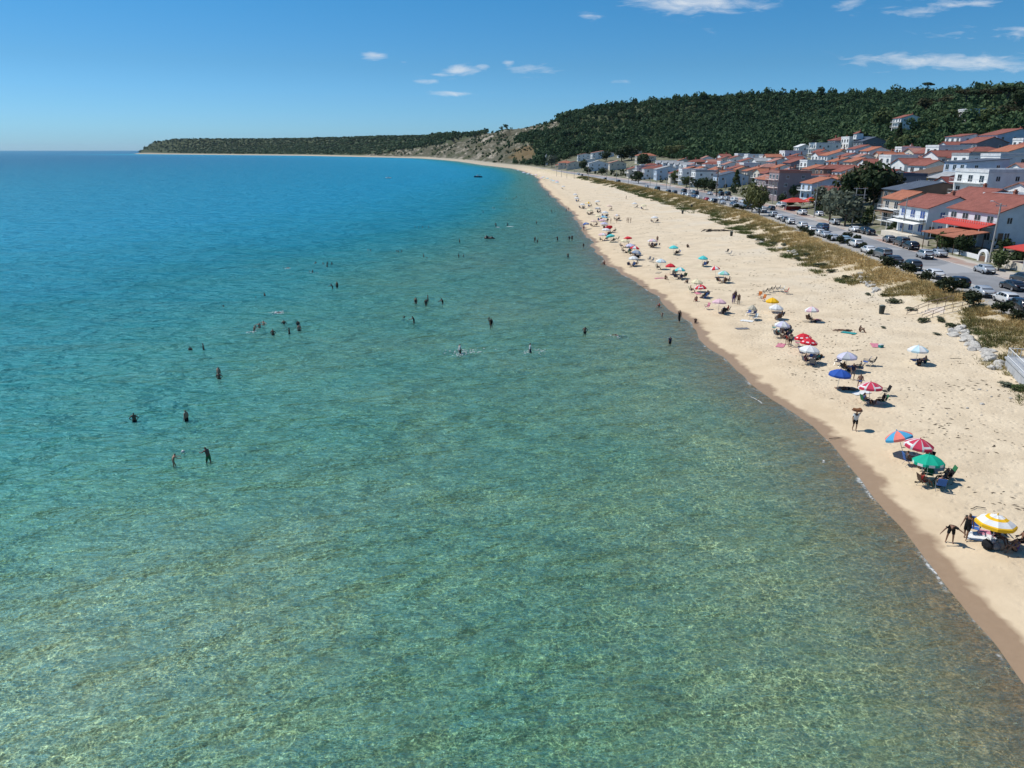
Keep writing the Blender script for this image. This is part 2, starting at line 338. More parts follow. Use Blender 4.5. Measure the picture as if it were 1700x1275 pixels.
# ================================================================ sea
def build_sea():
    Ys = np.array(list(np.arange(-320, 8, 8.))+rows(8, 26000, .012, .4))
    sA = -np.concatenate([[-4,-2,-1,0], np.arange(.4, 4, .4), np.arange(4, 30, 1.), np.arange(30, 100, 3.), 100*1.13**np.arange(0, 46)]); sA = sA[::-1]
    X = np.array([shore(Y)+sA*(1 if Y < 1000 else max(1., Y/1000)) for Y in Ys]); X[:, -4:] = np.array([shore(Y)+np.array([0,1,2,4]) for Y in Ys])
    V, F = grid(X, Ys, 0, lambda a, b: a*0.)
    x, y, z = V.T; s = x-shore(y); d = depthf(y, np.minimum(s, 0)); d = np.where(y > 4500, np.maximum(d, np.interp(y, [4500, 9000], [30, 60])), d)
    t = NT('sea_water'); P = t.geo(); dep = t.attr('depth'); sdi = t.attr('shore_dist')
    # caustic light lines of the ripples, painted into the water's transparent colour
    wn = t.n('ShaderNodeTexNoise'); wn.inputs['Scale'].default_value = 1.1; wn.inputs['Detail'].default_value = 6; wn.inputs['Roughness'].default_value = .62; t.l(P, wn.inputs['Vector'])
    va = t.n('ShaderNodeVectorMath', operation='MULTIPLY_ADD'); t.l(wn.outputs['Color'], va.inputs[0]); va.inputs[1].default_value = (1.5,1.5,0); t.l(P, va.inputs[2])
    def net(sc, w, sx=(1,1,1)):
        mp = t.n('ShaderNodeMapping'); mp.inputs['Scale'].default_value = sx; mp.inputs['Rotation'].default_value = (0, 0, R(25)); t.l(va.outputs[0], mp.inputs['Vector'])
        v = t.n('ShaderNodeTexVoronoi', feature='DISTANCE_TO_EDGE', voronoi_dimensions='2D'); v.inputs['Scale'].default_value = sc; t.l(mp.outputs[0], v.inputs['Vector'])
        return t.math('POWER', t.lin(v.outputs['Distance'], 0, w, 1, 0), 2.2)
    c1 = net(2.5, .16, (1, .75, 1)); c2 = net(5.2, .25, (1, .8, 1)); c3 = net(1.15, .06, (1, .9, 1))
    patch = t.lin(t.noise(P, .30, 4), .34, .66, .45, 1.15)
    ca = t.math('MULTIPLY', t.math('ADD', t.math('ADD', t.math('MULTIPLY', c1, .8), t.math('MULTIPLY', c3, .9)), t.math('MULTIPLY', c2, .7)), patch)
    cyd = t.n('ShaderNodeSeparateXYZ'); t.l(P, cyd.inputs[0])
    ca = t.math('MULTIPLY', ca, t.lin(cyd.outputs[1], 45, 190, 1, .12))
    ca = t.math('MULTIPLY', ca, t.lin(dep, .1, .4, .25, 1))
    big = t.noise(P, .055, 4, .55, .5)
    # body colour of the water by depth
    cr = t.n('ShaderNodeValToRGB'); e = cr.color_ramp.elements
    pts = [(0, (.21,.19,.125)), (.10, (.075,.17,.085)), (.155, (.034,.21,.145)), (.21, (.002,.22,.255)), (.29, (.0,.21,.32)), (.45, (.0,.225,.40)), (.68, (.0,.17,.33)), (1, (.002,.085,.23))]
    e[0].position = 0; e[0].color = (*pts[0][1], 1); e[1].position = 1; e[1].color = (*pts[-1][1], 1)
    for p_, c_ in pts[1:-1]: q = e.new(p_); q.color = (*c_, 1)
    dm = t.math('MULTIPLY', dep, t.lin(big, .25, .75, .78, 1.22))
    t.l(t.math('POWER', t.math('DIVIDE', dm, 30, clamp=True), .5), cr.inputs[0])
    body = t.n('ShaderNodeBsdfDiffuse'); t.l(cr.outputs[0], body.inputs['Color'])
    wb = t.noise(P, 1.1, 5, .62, .6, (.6, 1.5, 1)); wc = t.noise(P, .32, 4, .6, .25, (.7, 1.45, 1)); wd = t.noise(P, .07, 4, .6, .25, (.7, 1.5, 1)); nb = t.bump(wd, 4.6, 1, t.bump(wc, 2.3, 1, t.bump(wb, .72, 1))); t.l(nb, body.inputs['Normal'])
    # transmitted part
    tr = t.n('ShaderNodeBsdfTransparent')
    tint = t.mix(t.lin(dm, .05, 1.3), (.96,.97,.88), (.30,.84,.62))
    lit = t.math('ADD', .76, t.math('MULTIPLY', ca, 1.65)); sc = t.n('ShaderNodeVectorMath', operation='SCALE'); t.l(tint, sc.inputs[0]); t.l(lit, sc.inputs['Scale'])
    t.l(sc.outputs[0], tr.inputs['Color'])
    op = t.math('SUBTRACT', 1, t.math('POWER', 2.718, t.math('MULTIPLY', dm, -.85)))
    ms = t.n('ShaderNodeMixShader'); t.l(op, ms.inputs[0]); t.l(tr.outputs[0], ms.inputs[1]); t.l(body.outputs[0], ms.inputs[2])
    # waves
    w1 = t.noise(P, .55, 6, .62, .4, (.55, 1.25, 1)); w2 = t.noise(P, 2.3, 4, .6, .4, (.7, 1.2, 1)); w3 = t.noise(P, .09, 4, .6, .3, (.5, 1.4, 1))
    nr = t.bump(w2, .10, 1, nb)
    gl = t.n('ShaderNodeBsdfGlossy'); gl.inputs['Roughness'].default_value = .33; gl.inputs['Color'].default_value = (.46,.87,.84,1); t.l(nr, gl.inputs['Normal'])
    fr = t.n('ShaderNodeFresnel'); fr.inputs['IOR'].default_value = 1.36; t.l(nr, fr.inputs['Normal'])
    fz = t.math('MINIMUM', t.math('MULTIPLY', fr.outputs[0], t.lin(dep, .8, 2.2, 1.6, .74)), t.lin(dep, .8, 2.2, .56, .33))
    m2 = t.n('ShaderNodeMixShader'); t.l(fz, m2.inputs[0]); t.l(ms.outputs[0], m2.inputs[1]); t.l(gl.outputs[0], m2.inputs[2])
    # foam at the lip
    fn = t.math('ADD', sdi, t.math('MULTIPLY', t.math('SUBTRACT', t.noise(P, .5, 3), .5), 1.1))
    band = t.math('MULTIPLY', t.lin(t.math('ABSOLUTE', t.math('ADD', fn, .08)), .01, .20, 1, 0), t.ramp(t.noise(P, .28, 4, .65), .46, .66))
    band2 = t.math('MULTIPLY', t.lin(t.math('ABSOLUTE', t.math('ADD', fn, 1.5)), .04, .12, 1, 0), t.ramp(t.noise(P, .22, 3, .6, 0, (1.3, .9, 1)), .62, .68))
    fo = t.math('MULTIPLY', t.math('MAXIMUM', band, band2), t.ramp(t.noise(P, 4, 5, .8), .42, .58))
    fd = t.n('ShaderNodeBsdfDiffuse'); fd.inputs['Color'].default_value = (.8,.8,.78,1)
    m3 = t.n('ShaderNodeMixShader'); t.l(t.math('MULTIPLY', fo, .85), m3.inputs[0]); t.l(m2.outputs[0], m3.inputs[1]); t.l(fd.outputs[0], m3.inputs[2])
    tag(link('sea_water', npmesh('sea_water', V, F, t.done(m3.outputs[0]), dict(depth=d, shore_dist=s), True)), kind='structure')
build_sea()

# ================================================================ road, parking strip, kerb, markings
def strip(name, fa, fb, y0, y1, lift, m, n=6, step=4., thick=None, kind='structure', z=2.7):
    Ys = np.arange(y0, y1+.1, step); a = np.array([fa(y) for y in Ys]); b = np.array([fb(y) for y in Ys])
    X = a[:,None]+(b-a)[:,None]*np.linspace(0, 1, n)[None]; V, F = grid(X, Ys, lift, lambda p, q: p*0+z)
    return tag(link(name, npmesh(name, V, F, m)), kind=kind)
def asphalt(name, c1, c2, patch=None):
    t = NT(name); P = t.geo(); n = t.noise(P, .22, 5, .6); g = t.noise(P, 9, 3)
    c = t.mix(t.ramp(n, .35, .65), c1, c2); c = t.mix(t.math('MULTIPLY', g, .25), c, (.1,.1,.1))
    if patch: c = t.mix(t.ramp(t.noise(P, .11, 2, .4, 0, (1,.6,1)), .52, .56), c, patch)
    return t.done(t.bsdf(c, .9, .3, 0, t.bump(g, .01)))
RX = lambda k: (lambda y: PL(y)+(RR(y)-PL(y))*k)
strip('parking_strip', lambda y: PL(y)+.3, RX(.36), -60, 1000, .012, asphalt('parking_concrete', (.42,.40,.37), (.33,.315,.29)))
strip('road', RX(.33), RX(.80), -60, 1000, .018, asphalt('asphalt', (.27,.275,.285), (.215,.22,.23), (.32,.32,.325)))
strip('roadside_paving', RX(.78), lambda y: RR(y), -60, 1000, .026, asphalt('pavers', (.40,.33,.28), (.38,.24,.19), (.42,.38,.34)))
strip('road_marking', RX(.325), lambda y: RX(.325)(y)+.16, -20, 700, .034, mat('road_paint', (.72,.72,.70), .7))
strip('road_marking', RX(.79), lambda y: RX(.79)(y)+.14, -20, 420, .038, mat('road_paint', (.72,.72,.70), .7))
k = MB(); ys = np.arange(-20, 700, 4.)
for a, b in zip(ys[:-1], ys[1:]):
    x0, x1 = PL(a)-.0, PL(b)-.0
    k.add([(x0,a,2.5),(x0+.22,a,2.5),(x1+.22,b,2.5),(x1,b,2.5),(x0,a,2.86),(x0+.22,a,2.86),(x1+.22,b,2.86),(x1,b,2.86)], [(4,5,6,7),(0,1,5,4),(2,3,7,6),(3,0,4,7)])
tag(link('kerb', k.mesh('kerb', mat('kerb_stone', (.55,.53,.49), .9))), kind='structure')
# ================================================================ foliage
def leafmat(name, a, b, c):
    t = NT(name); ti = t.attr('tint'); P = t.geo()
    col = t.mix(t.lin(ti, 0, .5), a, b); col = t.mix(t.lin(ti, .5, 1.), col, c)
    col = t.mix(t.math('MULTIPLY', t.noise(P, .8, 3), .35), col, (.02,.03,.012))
    d = t.bsdf(col, .75, .15); tl = t.n('ShaderNodeBsdfTranslucent'); t.l(col, tl.inputs['Color'])
    m = t.n('ShaderNodeMixShader'); m.inputs[0].default_value = .18; t.l(d, m.inputs[1]); t.l(tl.outputs[0], m.inputs[2])
    return t.done(m.outputs[0])
LM = dict(
    forest=leafmat('forest_leaves', (.034,.072,.035), (.056,.108,.046), (.095,.145,.058)),
    dark=leafmat('dark_leaves', (.020,.034,.016), (.032,.052,.020), (.05,.075,.028)),
    green=leafmat('green_leaves', (.05,.08,.028), (.08,.11,.038), (.115,.145,.055)), shrub=leafmat('shrub_leaves', (.055,.07,.035), (.085,.10,.05), (.12,.13,.07)),
    olive=leafmat('olive_leaves', (.11,.13,.09), (.15,.17,.12), (.20,.22,.16)),
    yellow=leafmat('yellow_leaves', (.09,.10,.035), (.13,.14,.05), (.17,.17,.07)),
    brown=leafmat('brown_leaves', (.05,.045,.025), (.07,.06,.03), (.05,.065,.028)),
    bush=leafmat('bush_leaves', (.018,.026,.014), (.03,.042,.02), (.055,.06,.032)))
BARK = mat('bark', (.13,.10,.075), .95, .2, 2)
def crown_proto(g, lobes, leaf, n, flat=.8):
    """quads scattered over a crown made of lobes: unit radius about 1"""
    C = []; 
    for i in range(lobes):
        a = g.uniform(0, 2*math.pi); r = g.uniform(.15, .62) if i else 0
        C.append((r*math.cos(a), r*math.sin(a), g.uniform(-.35, .45)*flat, g.uniform(.36, .60)))
    C = np.array(C); k = g.integers(0, lobes, n)
    d = g.normal(size=(n, 3)); d /= np.linalg.norm(d, axis=1)[:,None]; rad = C[k,3]*g.uniform(.72, 1.08, n)
    p = C[k,:3]+d*rad[:,None]*np.array([1,1,flat])
    nrm = d+g.normal(size=(n,3))*.45; nrm /= np.linalg.norm(nrm, axis=1)[:,None]
    u = np.cross(nrm, g.normal(size=(n,3))); u /= np.linalg.norm(u, axis=1)[:,None]; v = np.cross(nrm, u)
    s = leaf*g.uniform(.6, 1.3, n)[:,None]
    Q = np.stack([p-u*s-v*s*.7, p+u*s-v*s*.7, p+u*s+v*s*.7, p-u*s+v*s*.7], 1)
    Q += g.normal(size=Q.shape)*leaf*.18
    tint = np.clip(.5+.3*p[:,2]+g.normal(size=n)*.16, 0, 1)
    return Q, tint     # (n,4,3),(n,)
def core_proto(n=7, m=5):
    b = MB().ell((0,0,0), 1, 1, 1, n, m, 0, .13, rng); V = np.array(b.v); q = []
    for f in b.f: q.append(list(f)+[f[-1]]*(4-len(f)))
    return V, b.f
g0 = np.random.default_rng(3)
FP = [crown_proto(g0, 3+i % 4, .145, 104, (.85,1.15,.7,.95)[i % 4]) for i in range(10)]
FPs = [crown_proto(g0, 4, .26, 26, .8) for _ in range(6)]
def forest_mesh(name, pts, protos, m):
    """pts: x,y,z,rx,rz,tint rows"""
    Vs = []; Ts = []
    for i, pr in enumerate(protos):
        q = pts[i::len(protos)]
        if not len(q): continue
        Q, ti = pr; a = g0.uniform(0, 2*math.pi, len(q)); c, s = np.cos(a), np.sin(a)
        x = Q[None,:,:,0]*c[:,None,None]-Q[None,:,:,1]*s[:,None,None]; y = Q[None,:,:,0]*s[:,None,None]+Q[None,:,:,1]*c[:,None,None]
        z = np.broadcast_to(Q[None,:,:,2], x.shape)
        V = np.stack([x*q[:,3,None,None]+q[:,0,None,None], y*q[:,3,None,None]+q[:,1,None,None], z*q[:,4,None,None]+q[:,2,None,None]], -1)
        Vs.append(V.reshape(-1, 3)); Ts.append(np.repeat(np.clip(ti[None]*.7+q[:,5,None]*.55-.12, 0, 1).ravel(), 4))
    V = np.concatenate(Vs); F = np.arange(len(V)).reshape(-1, 4)
    return npmesh(name, V, F, m, dict(tint=np.concatenate(Ts)))
# lower edge of the wood in the photograph's view, used to leave the village clear
BX = [560,700,860,900,925,960,1000,1070,1160,1240,1330,1400,1445,1480,1500,1530,1570,1600,1650,1700,1900]
BY = [262,264,274,277,270,260,255,260,270,266,252,243,240,264,268,260,250,234,228,226,224]
def scatter(y0, y1, sp, far):
    out = []; Y = y0
    while Y < y1:
        rr = float(RR(Y)); xc = float(np.interp(Y, CR[:,0], CR[:,1])); xm = min(xc+sp*(7 if not far else 5), .86*Y+60)
        n = int((xm-rr)/sp)
        if n > 0:
            x = rr+4+np.arange(n)*sp+g0.uniform(-.5, .5, n)*sp; y = Y+g0.uniform(-.5, .5, n)*sp; out.append(np.stack([x, y], 1))
        Y += sp
    return np.concatenate(out)
def clear_of_view(p, z):
    """keep the tree only where its foot is above the village edge, and inside the frame with a margin"""
    px, py = proj(p[:,0], p[:,1], z); return px, py
def build_forest():
    A = scatter(215, 1250, 5.3, False); z = T(A[:,0], A[:,1]); px, py = clear_of_view(A, z)
    k = (py < np.interp(px, BX, BY)-1) & (px < 1900) & (px > 700); A, z, px, py = A[k], z[k], px[k], py[k]
    cl = poly_mask(A[:,0], A[:,1], z, CLIFF) | poly_mask(A[:,0], A[:,1], z, RED); bush = vn(A[:,0], A[:,1], 30, 77, 3)
    k = ~cl | (bush > .57); A, z, cl = A[k], z[k], cl[k]
    blk = np.zeros(len(A), bool)
    for hx, hy, W_, D_, _l in HOUSES: blk |= (np.abs(A[:,0]-hx) < W_/2+5) & (A[:,1]-hy > -26) & (A[:,1]-hy < D_/2+5)
    A, z, cl = A[~blk], z[~blk], cl[~blk]
    r = np.clip(np.exp(g0.normal(1.24, .30, len(A))), 2.2, 7.5)*np.where(cl, .5, 1)*np.where(vn(A[:,0], A[:,1], 45, 5, 2) > .55, 1.15, .9); ti = np.clip(vn(A[:,0], A[:,1], 70, 9, 4)*1.7-.38+g0.normal(size=len(A))*.22, 0, 1)
    P1 = np.stack([A[:,0], A[:,1], z+r*.75, r, r*g0.uniform(.8, 1.3, len(A)), ti], 1)
    print('forest near', len(P1)); near = P1
    B = scatter(1250, 2400, 9.5, True); z = T(B[:,0], B[:,1]); cl = poly_mask(B[:,0], B[:,1], z, CLIFF); bush = vn(B[:,0], B[:,1], 40, 78, 3)
    px, py = proj(B[:,0], B[:,1], z); edge = (B[:,0]-RR(B[:,1])) > 4+g0.uniform(0, 14, len(B)); k = (~cl | (bush > .56)) & edge & (px < 1300); B, z, cl = B[k], z[k], cl[k]
    r = g0.uniform(5, 8.5, len(B))*np.where(cl, .5, 1); ti = np.clip(vn(B[:,0], B[:,1], 90, 9, 3)*1.3-.2+g0.normal(size=len(B))*.13, 0, 1)
    P2 = np.stack([B[:,0], B[:,1], z+r*.6, r, r, ti], 1)
    B = scatter(2400, 4440, 15, True); z = T(B[:,0], B[:,1]); px, py = proj(B[:,0], B[:,1], z); k = (px > 200) & (px < 1000) & (B[:,0]-RR(B[:,1]) > 14); B, z = B[k], z[k]
    r = g0.uniform(6.5, 9.5, len(B)); ti = np.clip(vn(B[:,0], B[:,1], 160, 9, 3)*1.2-.2+g0.normal(size=len(B))*.1, 0, 1)
    P3 = np.stack([B[:,0], B[:,1], z+r*.25, r*1.3, r*.62, ti], 1); print('forest far', len(P2), len(P3))
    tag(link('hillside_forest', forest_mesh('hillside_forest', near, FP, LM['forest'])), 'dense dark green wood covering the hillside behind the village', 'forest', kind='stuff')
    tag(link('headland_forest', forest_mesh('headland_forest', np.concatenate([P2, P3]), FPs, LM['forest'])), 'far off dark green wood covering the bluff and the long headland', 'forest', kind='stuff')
# ---------------------------------------------------------------- single trees
_tp = {}
def tree_proto(kind, v, lm):
    key = (kind, v, lm)
    if key in _tp: return _tp[key]
    g = np.random.default_rng(100+v*7+len(kind)); r_ = random.Random(v+11)
    if kind == 'umbrella': Q, ti = crown_proto(g, 7, .10, 420, .42); Q[:,:,2] = Q[:,:,2]*.75+1.9; tb, th = .07, 1.85
    elif kind == 'round': Q, ti = crown_proto(g, 8, .085, 620, .95); Q[:,:,2] += 1.05; tb, th = .06, .75
    elif kind == 'bush': Q, ti = crown_proto(g, 7, .10, 420, .8); Q[:,:,2] = np.maximum(Q[:,:,2]*.9+.62, .0); tb, th = .05, .5
    elif kind == 'cone':
        n = 420; h = g.uniform(0, 1, n)**.8; a = g.uniform(0, 2*math.pi, n); rad = (1-h)*.62*g.uniform(.6, 1.05, n)+.03
        p = np.stack([rad*np.cos(a), rad*np.sin(a), .25+h*2.1], 1); Q = p[:,None,:]+g.normal(size=(n, 4, 3))*.085; ti = np.clip(.3+.3*h+g.normal(size=n)*.15, 0, 1); tb, th = .06, 1.6
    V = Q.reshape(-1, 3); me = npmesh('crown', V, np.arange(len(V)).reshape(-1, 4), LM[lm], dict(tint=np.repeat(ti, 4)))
    b = MB(); top = (r_.uniform(-.1, .1), r_.uniform(-.1, .1), th); b.tube((0,0,-.15), top, tb, tb*.55, 7)
    for i in range(5):
        a = i*1.3+v; b.tube((top[0]*.7, top[1]*.7, th*.72), (.5*math.cos(a), .5*math.sin(a), th*.72+.45), tb*.45, tb*.15, 5)
    _tp[key] = (me, b.mesh('trunk', BARK, True)); return _tp[key]
def tree(px, py, rad, kind, lm, label, h=0, name=None, group=None, v=None, rz=1.0, cat=None, xyz=None):
    x, y, z = xyz or hit(px, py, h); v = rng.randrange(3) if v is None else v
    c, t = tree_proto(kind, v, lm); nm = name or {'umbrella':'umbrella_pine','round':'broadleaf_tree','bush':'shrub','cone':'conifer_tree'}[kind]
    e = empty(nm, (x, y, z), rng.uniform(0, 6.28), label, cat or ('shrub' if kind == 'bush' else 'tree'), group); e.scale = (rad, rad, rad*rz)
    link('crown', c, e); link('trunk', t, e); return e
# px, py of the foot
TREES = [
 (1508,160,6.0,'umbrella','dark','lone umbrella pine on the ridge skyline, left of the pair',1.0),
 (1538,160,6.8,'umbrella','dark','wider umbrella pine on the ridge skyline, right of the pair',.95),
 (1572,156,7,'round','dark','dark round tree on the ridge right of the two umbrella pines',.8),
 (1640,156,6,'round','dark','broad dark tree breaking the ridge line above the hidden white building',.7),
 (1690,154,6.5,'round','dark','largest dark tree on the ridge at the right edge',.8),
 (1461,222,8,'round','green','bright green tree left of the tall white hillside house',1.15),
 (1489,246,5.0,'cone','dark','dark conifer in front of the tall white hillside house',1.1),
 (1640,214,7.5,'round','green','pale green rounded tree above the flat-roofed houses at right',.9),
 (1606,214,7,'round','forest','green tree below the hidden white building on the hillside',.9),
 (1572,214,8,'round','green','mid green tree on the slope above the white parapet house',.8),
 (1548,232,7,'round','green','leafy green tree on the slope over the small gabled house',.85),
 (1520,226,7,'round','forest','dark green tree right of the tall white hillside house',.9),
 (1535,196,9,'round','brown','brownish tree on the hillside right of the tall white house roof',.9),
 (1570,190,9,'round','brown','brown green tree beside the umbrella pines of the upper slope',.9),
 (1600,186,9,'umbrella','brown','umbrella pine left of the hidden white building',.8),
 (1618,188,9,'umbrella','dark','umbrella pine standing before the hidden white building',.8),
 (1642,188,9,'umbrella','brown','umbrella pine over the right end of the hidden white building',.8),
 (1668,190,10,'umbrella','dark','dark umbrella pine right of the hidden white building',.8),
 (1692,194,10,'round','dark','very dark tree at the right edge above the top houses',.9),
 (1670,206,8,'round','brown','brown tree just above the topmost white terraces',.7),
 (1476,256,5.5,'round','yellow','yellow green tree beside the slate gabled house',.9),
 (1500,256,6,'round','green','green tree above the white flat-roofed terrace house',.9),
 (1512,248,5,'round','yellow','light green tree above the small white gable',.8),
 (1346,262,6.5,'umbrella','dark','dark spreading pine between the roofs below the terraced white house',1.0),
 (1417,352,6.0,'round','dark','dark dense tree right of the double electricity pole',1.05),
 (1448,350,6.6,'round','dark','largest dark tree beside the house with brown pergola',1.1),
 (1470,346,5.6,'round','bush','dark tree touching the brown pergola house',1.0),
 (1430,340,6.5,'round','brown','brown tinged tree behind the double electricity pole',1.1),
 (1377,366,5.0,'round','olive','silvery olive tree left of the double electricity pole',.95),
 (1402,376,5.2,'round','olive','larger silvery olive tree behind the double electricity pole',.95),
 (1368,345,4.2,'round','olive','small silvery olive tree beside the red awning cafe',.9),
 (1248,352,3.9,'round','yellow','thin yellow green tree standing at the dune edge, left one',1.25),
 (1260,358,3.6,'round','yellow','thin yellow green tree standing at the dune edge, right one',1.3),
 (1316,331,2.7,'round','green','green tree before the mauve apartment block',1.2),
 (1221,316,3.9,'cone','green','conical green tree before the pale blue gable',1.0),
 (1170,318,3.8,'round','dark','dark palm-like tree at the roadside beside the tall electricity pole',.9),
 (1181,320,3.4,'round','dark','dark roadside tree right under the tall electricity pole',.9),
 (1158,316,3.6,'round','dark','dark roadside tree left of the tall electricity pole',.9),
 (1048,266,10.5,'round','dark','large dark tree crown behind the far red roofs',.75),
 (1032,268,10,'round','dark','dark tree left of the largest far tree crown',.7),
 (1006,268,7,'round','dark','dark tree beside the far wide red roof',.8),
 (1066,280,8,'round','dark','dark tree right of the far pink roofed house',.8),
 (970,284,6,'round','dark','dark tree between the two far red roofed houses and the pale gable',.9),
 (957,250,9,'round','forest','dark green tree above the farthest red roofs',.9),
 (1120,262,10,'round','yellow','light green tree above the grey row of roofs',.6),
 (916,278,8,'round','olive','grey green tree at the far end of the village',.9),
 (904,276,8,'round','forest','green tree where the far beach meets the hill',.9),
 (890,275,8,'round','forest','green tree left of the little far white tower',.8),
 (1300,267,4.5,'round','dark','small dark tree between the middle red roofs',.9),
 (1060,305,4.5,'round','dark','dark garden tree at the far roadside before the pink roof',.9),
 (1120,306,4.5,'round','green','green garden hedge tree by the far electricity poles',.9),
 (1140,311,4.0,'round','green','green garden tree below the orange roof',.8),
 (1000,291,4.5,'round','dark','dark hedge tree before the far pale gable',.7),
 (975,289,4.5,'round','dark','dark hedge tree under the second far red roof',.7),
 (1560,418,2.2,'round','green','oleander with pale flowers before the house with blue windows',.95),
 (1592,424,2.0,'round','dark','dark garden shrub tree by the round white garden gate',1.0),
 (1657,450,1.9,'round','green','green roadside shrub tree by the white garden wall at right',.95),
 (1445,373,1.9,'round','yellow','low yellow green shrub tree behind the white parked sedan',.8),
 (1616,300,3.5,'round','green','green tree before the dark glass facade',.8),
]
for px, py, rad, kind, lm, lab, rz in TREES: tree(px, py, rad, kind, lm, lab, rz=rz)

# ================================================================ houses
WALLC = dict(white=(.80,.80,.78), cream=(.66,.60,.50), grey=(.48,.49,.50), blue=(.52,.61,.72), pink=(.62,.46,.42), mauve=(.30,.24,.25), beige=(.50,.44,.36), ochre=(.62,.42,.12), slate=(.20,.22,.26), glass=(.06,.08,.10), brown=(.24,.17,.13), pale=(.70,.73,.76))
ROOFC = dict(red=(.30,.11,.085), orange=(.43,.165,.10), pink=(.42,.21,.17), maroon=(.20,.06,.05), slate=(.10,.125,.17), white=(.74,.74,.74), grey=(.36,.37,.38), brown=(.17,.115,.085))
def wallmat(c):
    return mat('render_'+c, WALLC[c], .85, .07, .6, .25)
def roofmat(c):
    nm = 'tiles_'+c
    if nm in _mc: return _mc[nm]
    t = NT(nm); P = t.obj(); k = ROOFC[c]; n = t.ramp(t.noise(P, .7, 5, .65), .3, .7)
    wv = t.n('ShaderNodeTexWave', wave_type='BANDS', bands_direction='Y'); wv.inputs['Scale'].default_value = 1.3; t.l(P, wv.inputs['Vector'])
    wx = t.n('ShaderNodeTexWave', wave_type='BANDS', bands_direction='X'); wx.inputs['Scale'].default_value = .9; t.l(P, wx.inputs['Vector'])
    col = t.mix(n, k, tuple(x*.72 for x in k)); col = t.mix(t.math('MULTIPLY', t.ramp(t.noise(P, 3.5, 3), .55, .8), .5), col, tuple(min(1, x*1.25+.03) for x in k))
    h = t.math('ADD', wv.outputs['Fac'], t.math('MULTIPLY', wx.outputs['Fac'], .5)) if c not in ('white','grey') else t.noise(P, 2, 2)
    _mc[nm] = t.done(t.bsdf(col, .85, .2, 0, t.bump(h, .05))); return _mc[nm]
GLASS = mat('window_glass', (.035,.045,.055), .08, .1, 1, .6); BLUEG = mat('blue_glazing', (.03,.09,.30), .15, .1, 1, .5)
FRAME = mat('white_frame', (.75,.75,.74), .5, .03); RAIL = mat('balcony_rail', (.62,.63,.64), .5, .05); BRICK = mat('chimney_brick', (.42,.16,.10), .9, .2, 5, c2=(.30,.13,.09))
DARKIN = mat('dark_opening', (.035,.032,.03), .9, .1); AWR = mat('red_awning', (.52,.05,.035), .75, .1); AWO = mat('orange_awning', (.62,.17,.07), .75, .1); AWW = mat('white_awning', (.78,.77,.74), .7, .05)
WOODR = mat('pergola_wood', (.17,.10,.06), .8, .2)
_wm = {}
def window_mesh(w_, h_, axis, gl):
    key = (w_, h_, axis, gl)
    if key in _wm: return _wm[key]
    f = MB(); g = MB(); e = .07
    def bx(b, u0, u1, z0, z1, d0, d1):
        if axis == 'x': b.box(-d1, -d0, u0, u1, z0, z1)       # facing -x
        else: b.box(u0, u1, -d1, -d0, z0, z1)
    for a in ((-w_/2, -w_/2+e, 0, h_), (w_/2-e, w_/2, 0, h_), (-w_/2+e, w_/2-e, 0, e), (-w_/2+e, w_/2-e, h_-e, h_), (-e/2, e/2, e, h_-e)): bx(f, *a, -.02, .06)
    bx(f, -w_/2-.06, w_/2+.06, -.07, -.003, -.02, .12)
    for a in ((-w_/2+e, -e/2, e, h_-e), (e/2, w_/2-e, e, h_-e)): bx(g, *a, -.01, .025)
    _wm[key] = (f.mesh('frame', FRAME), g.mesh('pane', BLUEG if gl == 'b' else GLASS)); return _wm[key]
def add_window(par, x, y, z, w_, h_, axis, gl='g'):
    f, g = _w = window_mesh(w_, h_, axis, gl); o = link('window', f, par, (x, y, z)); link('pane', g, o)
HOUSES = []
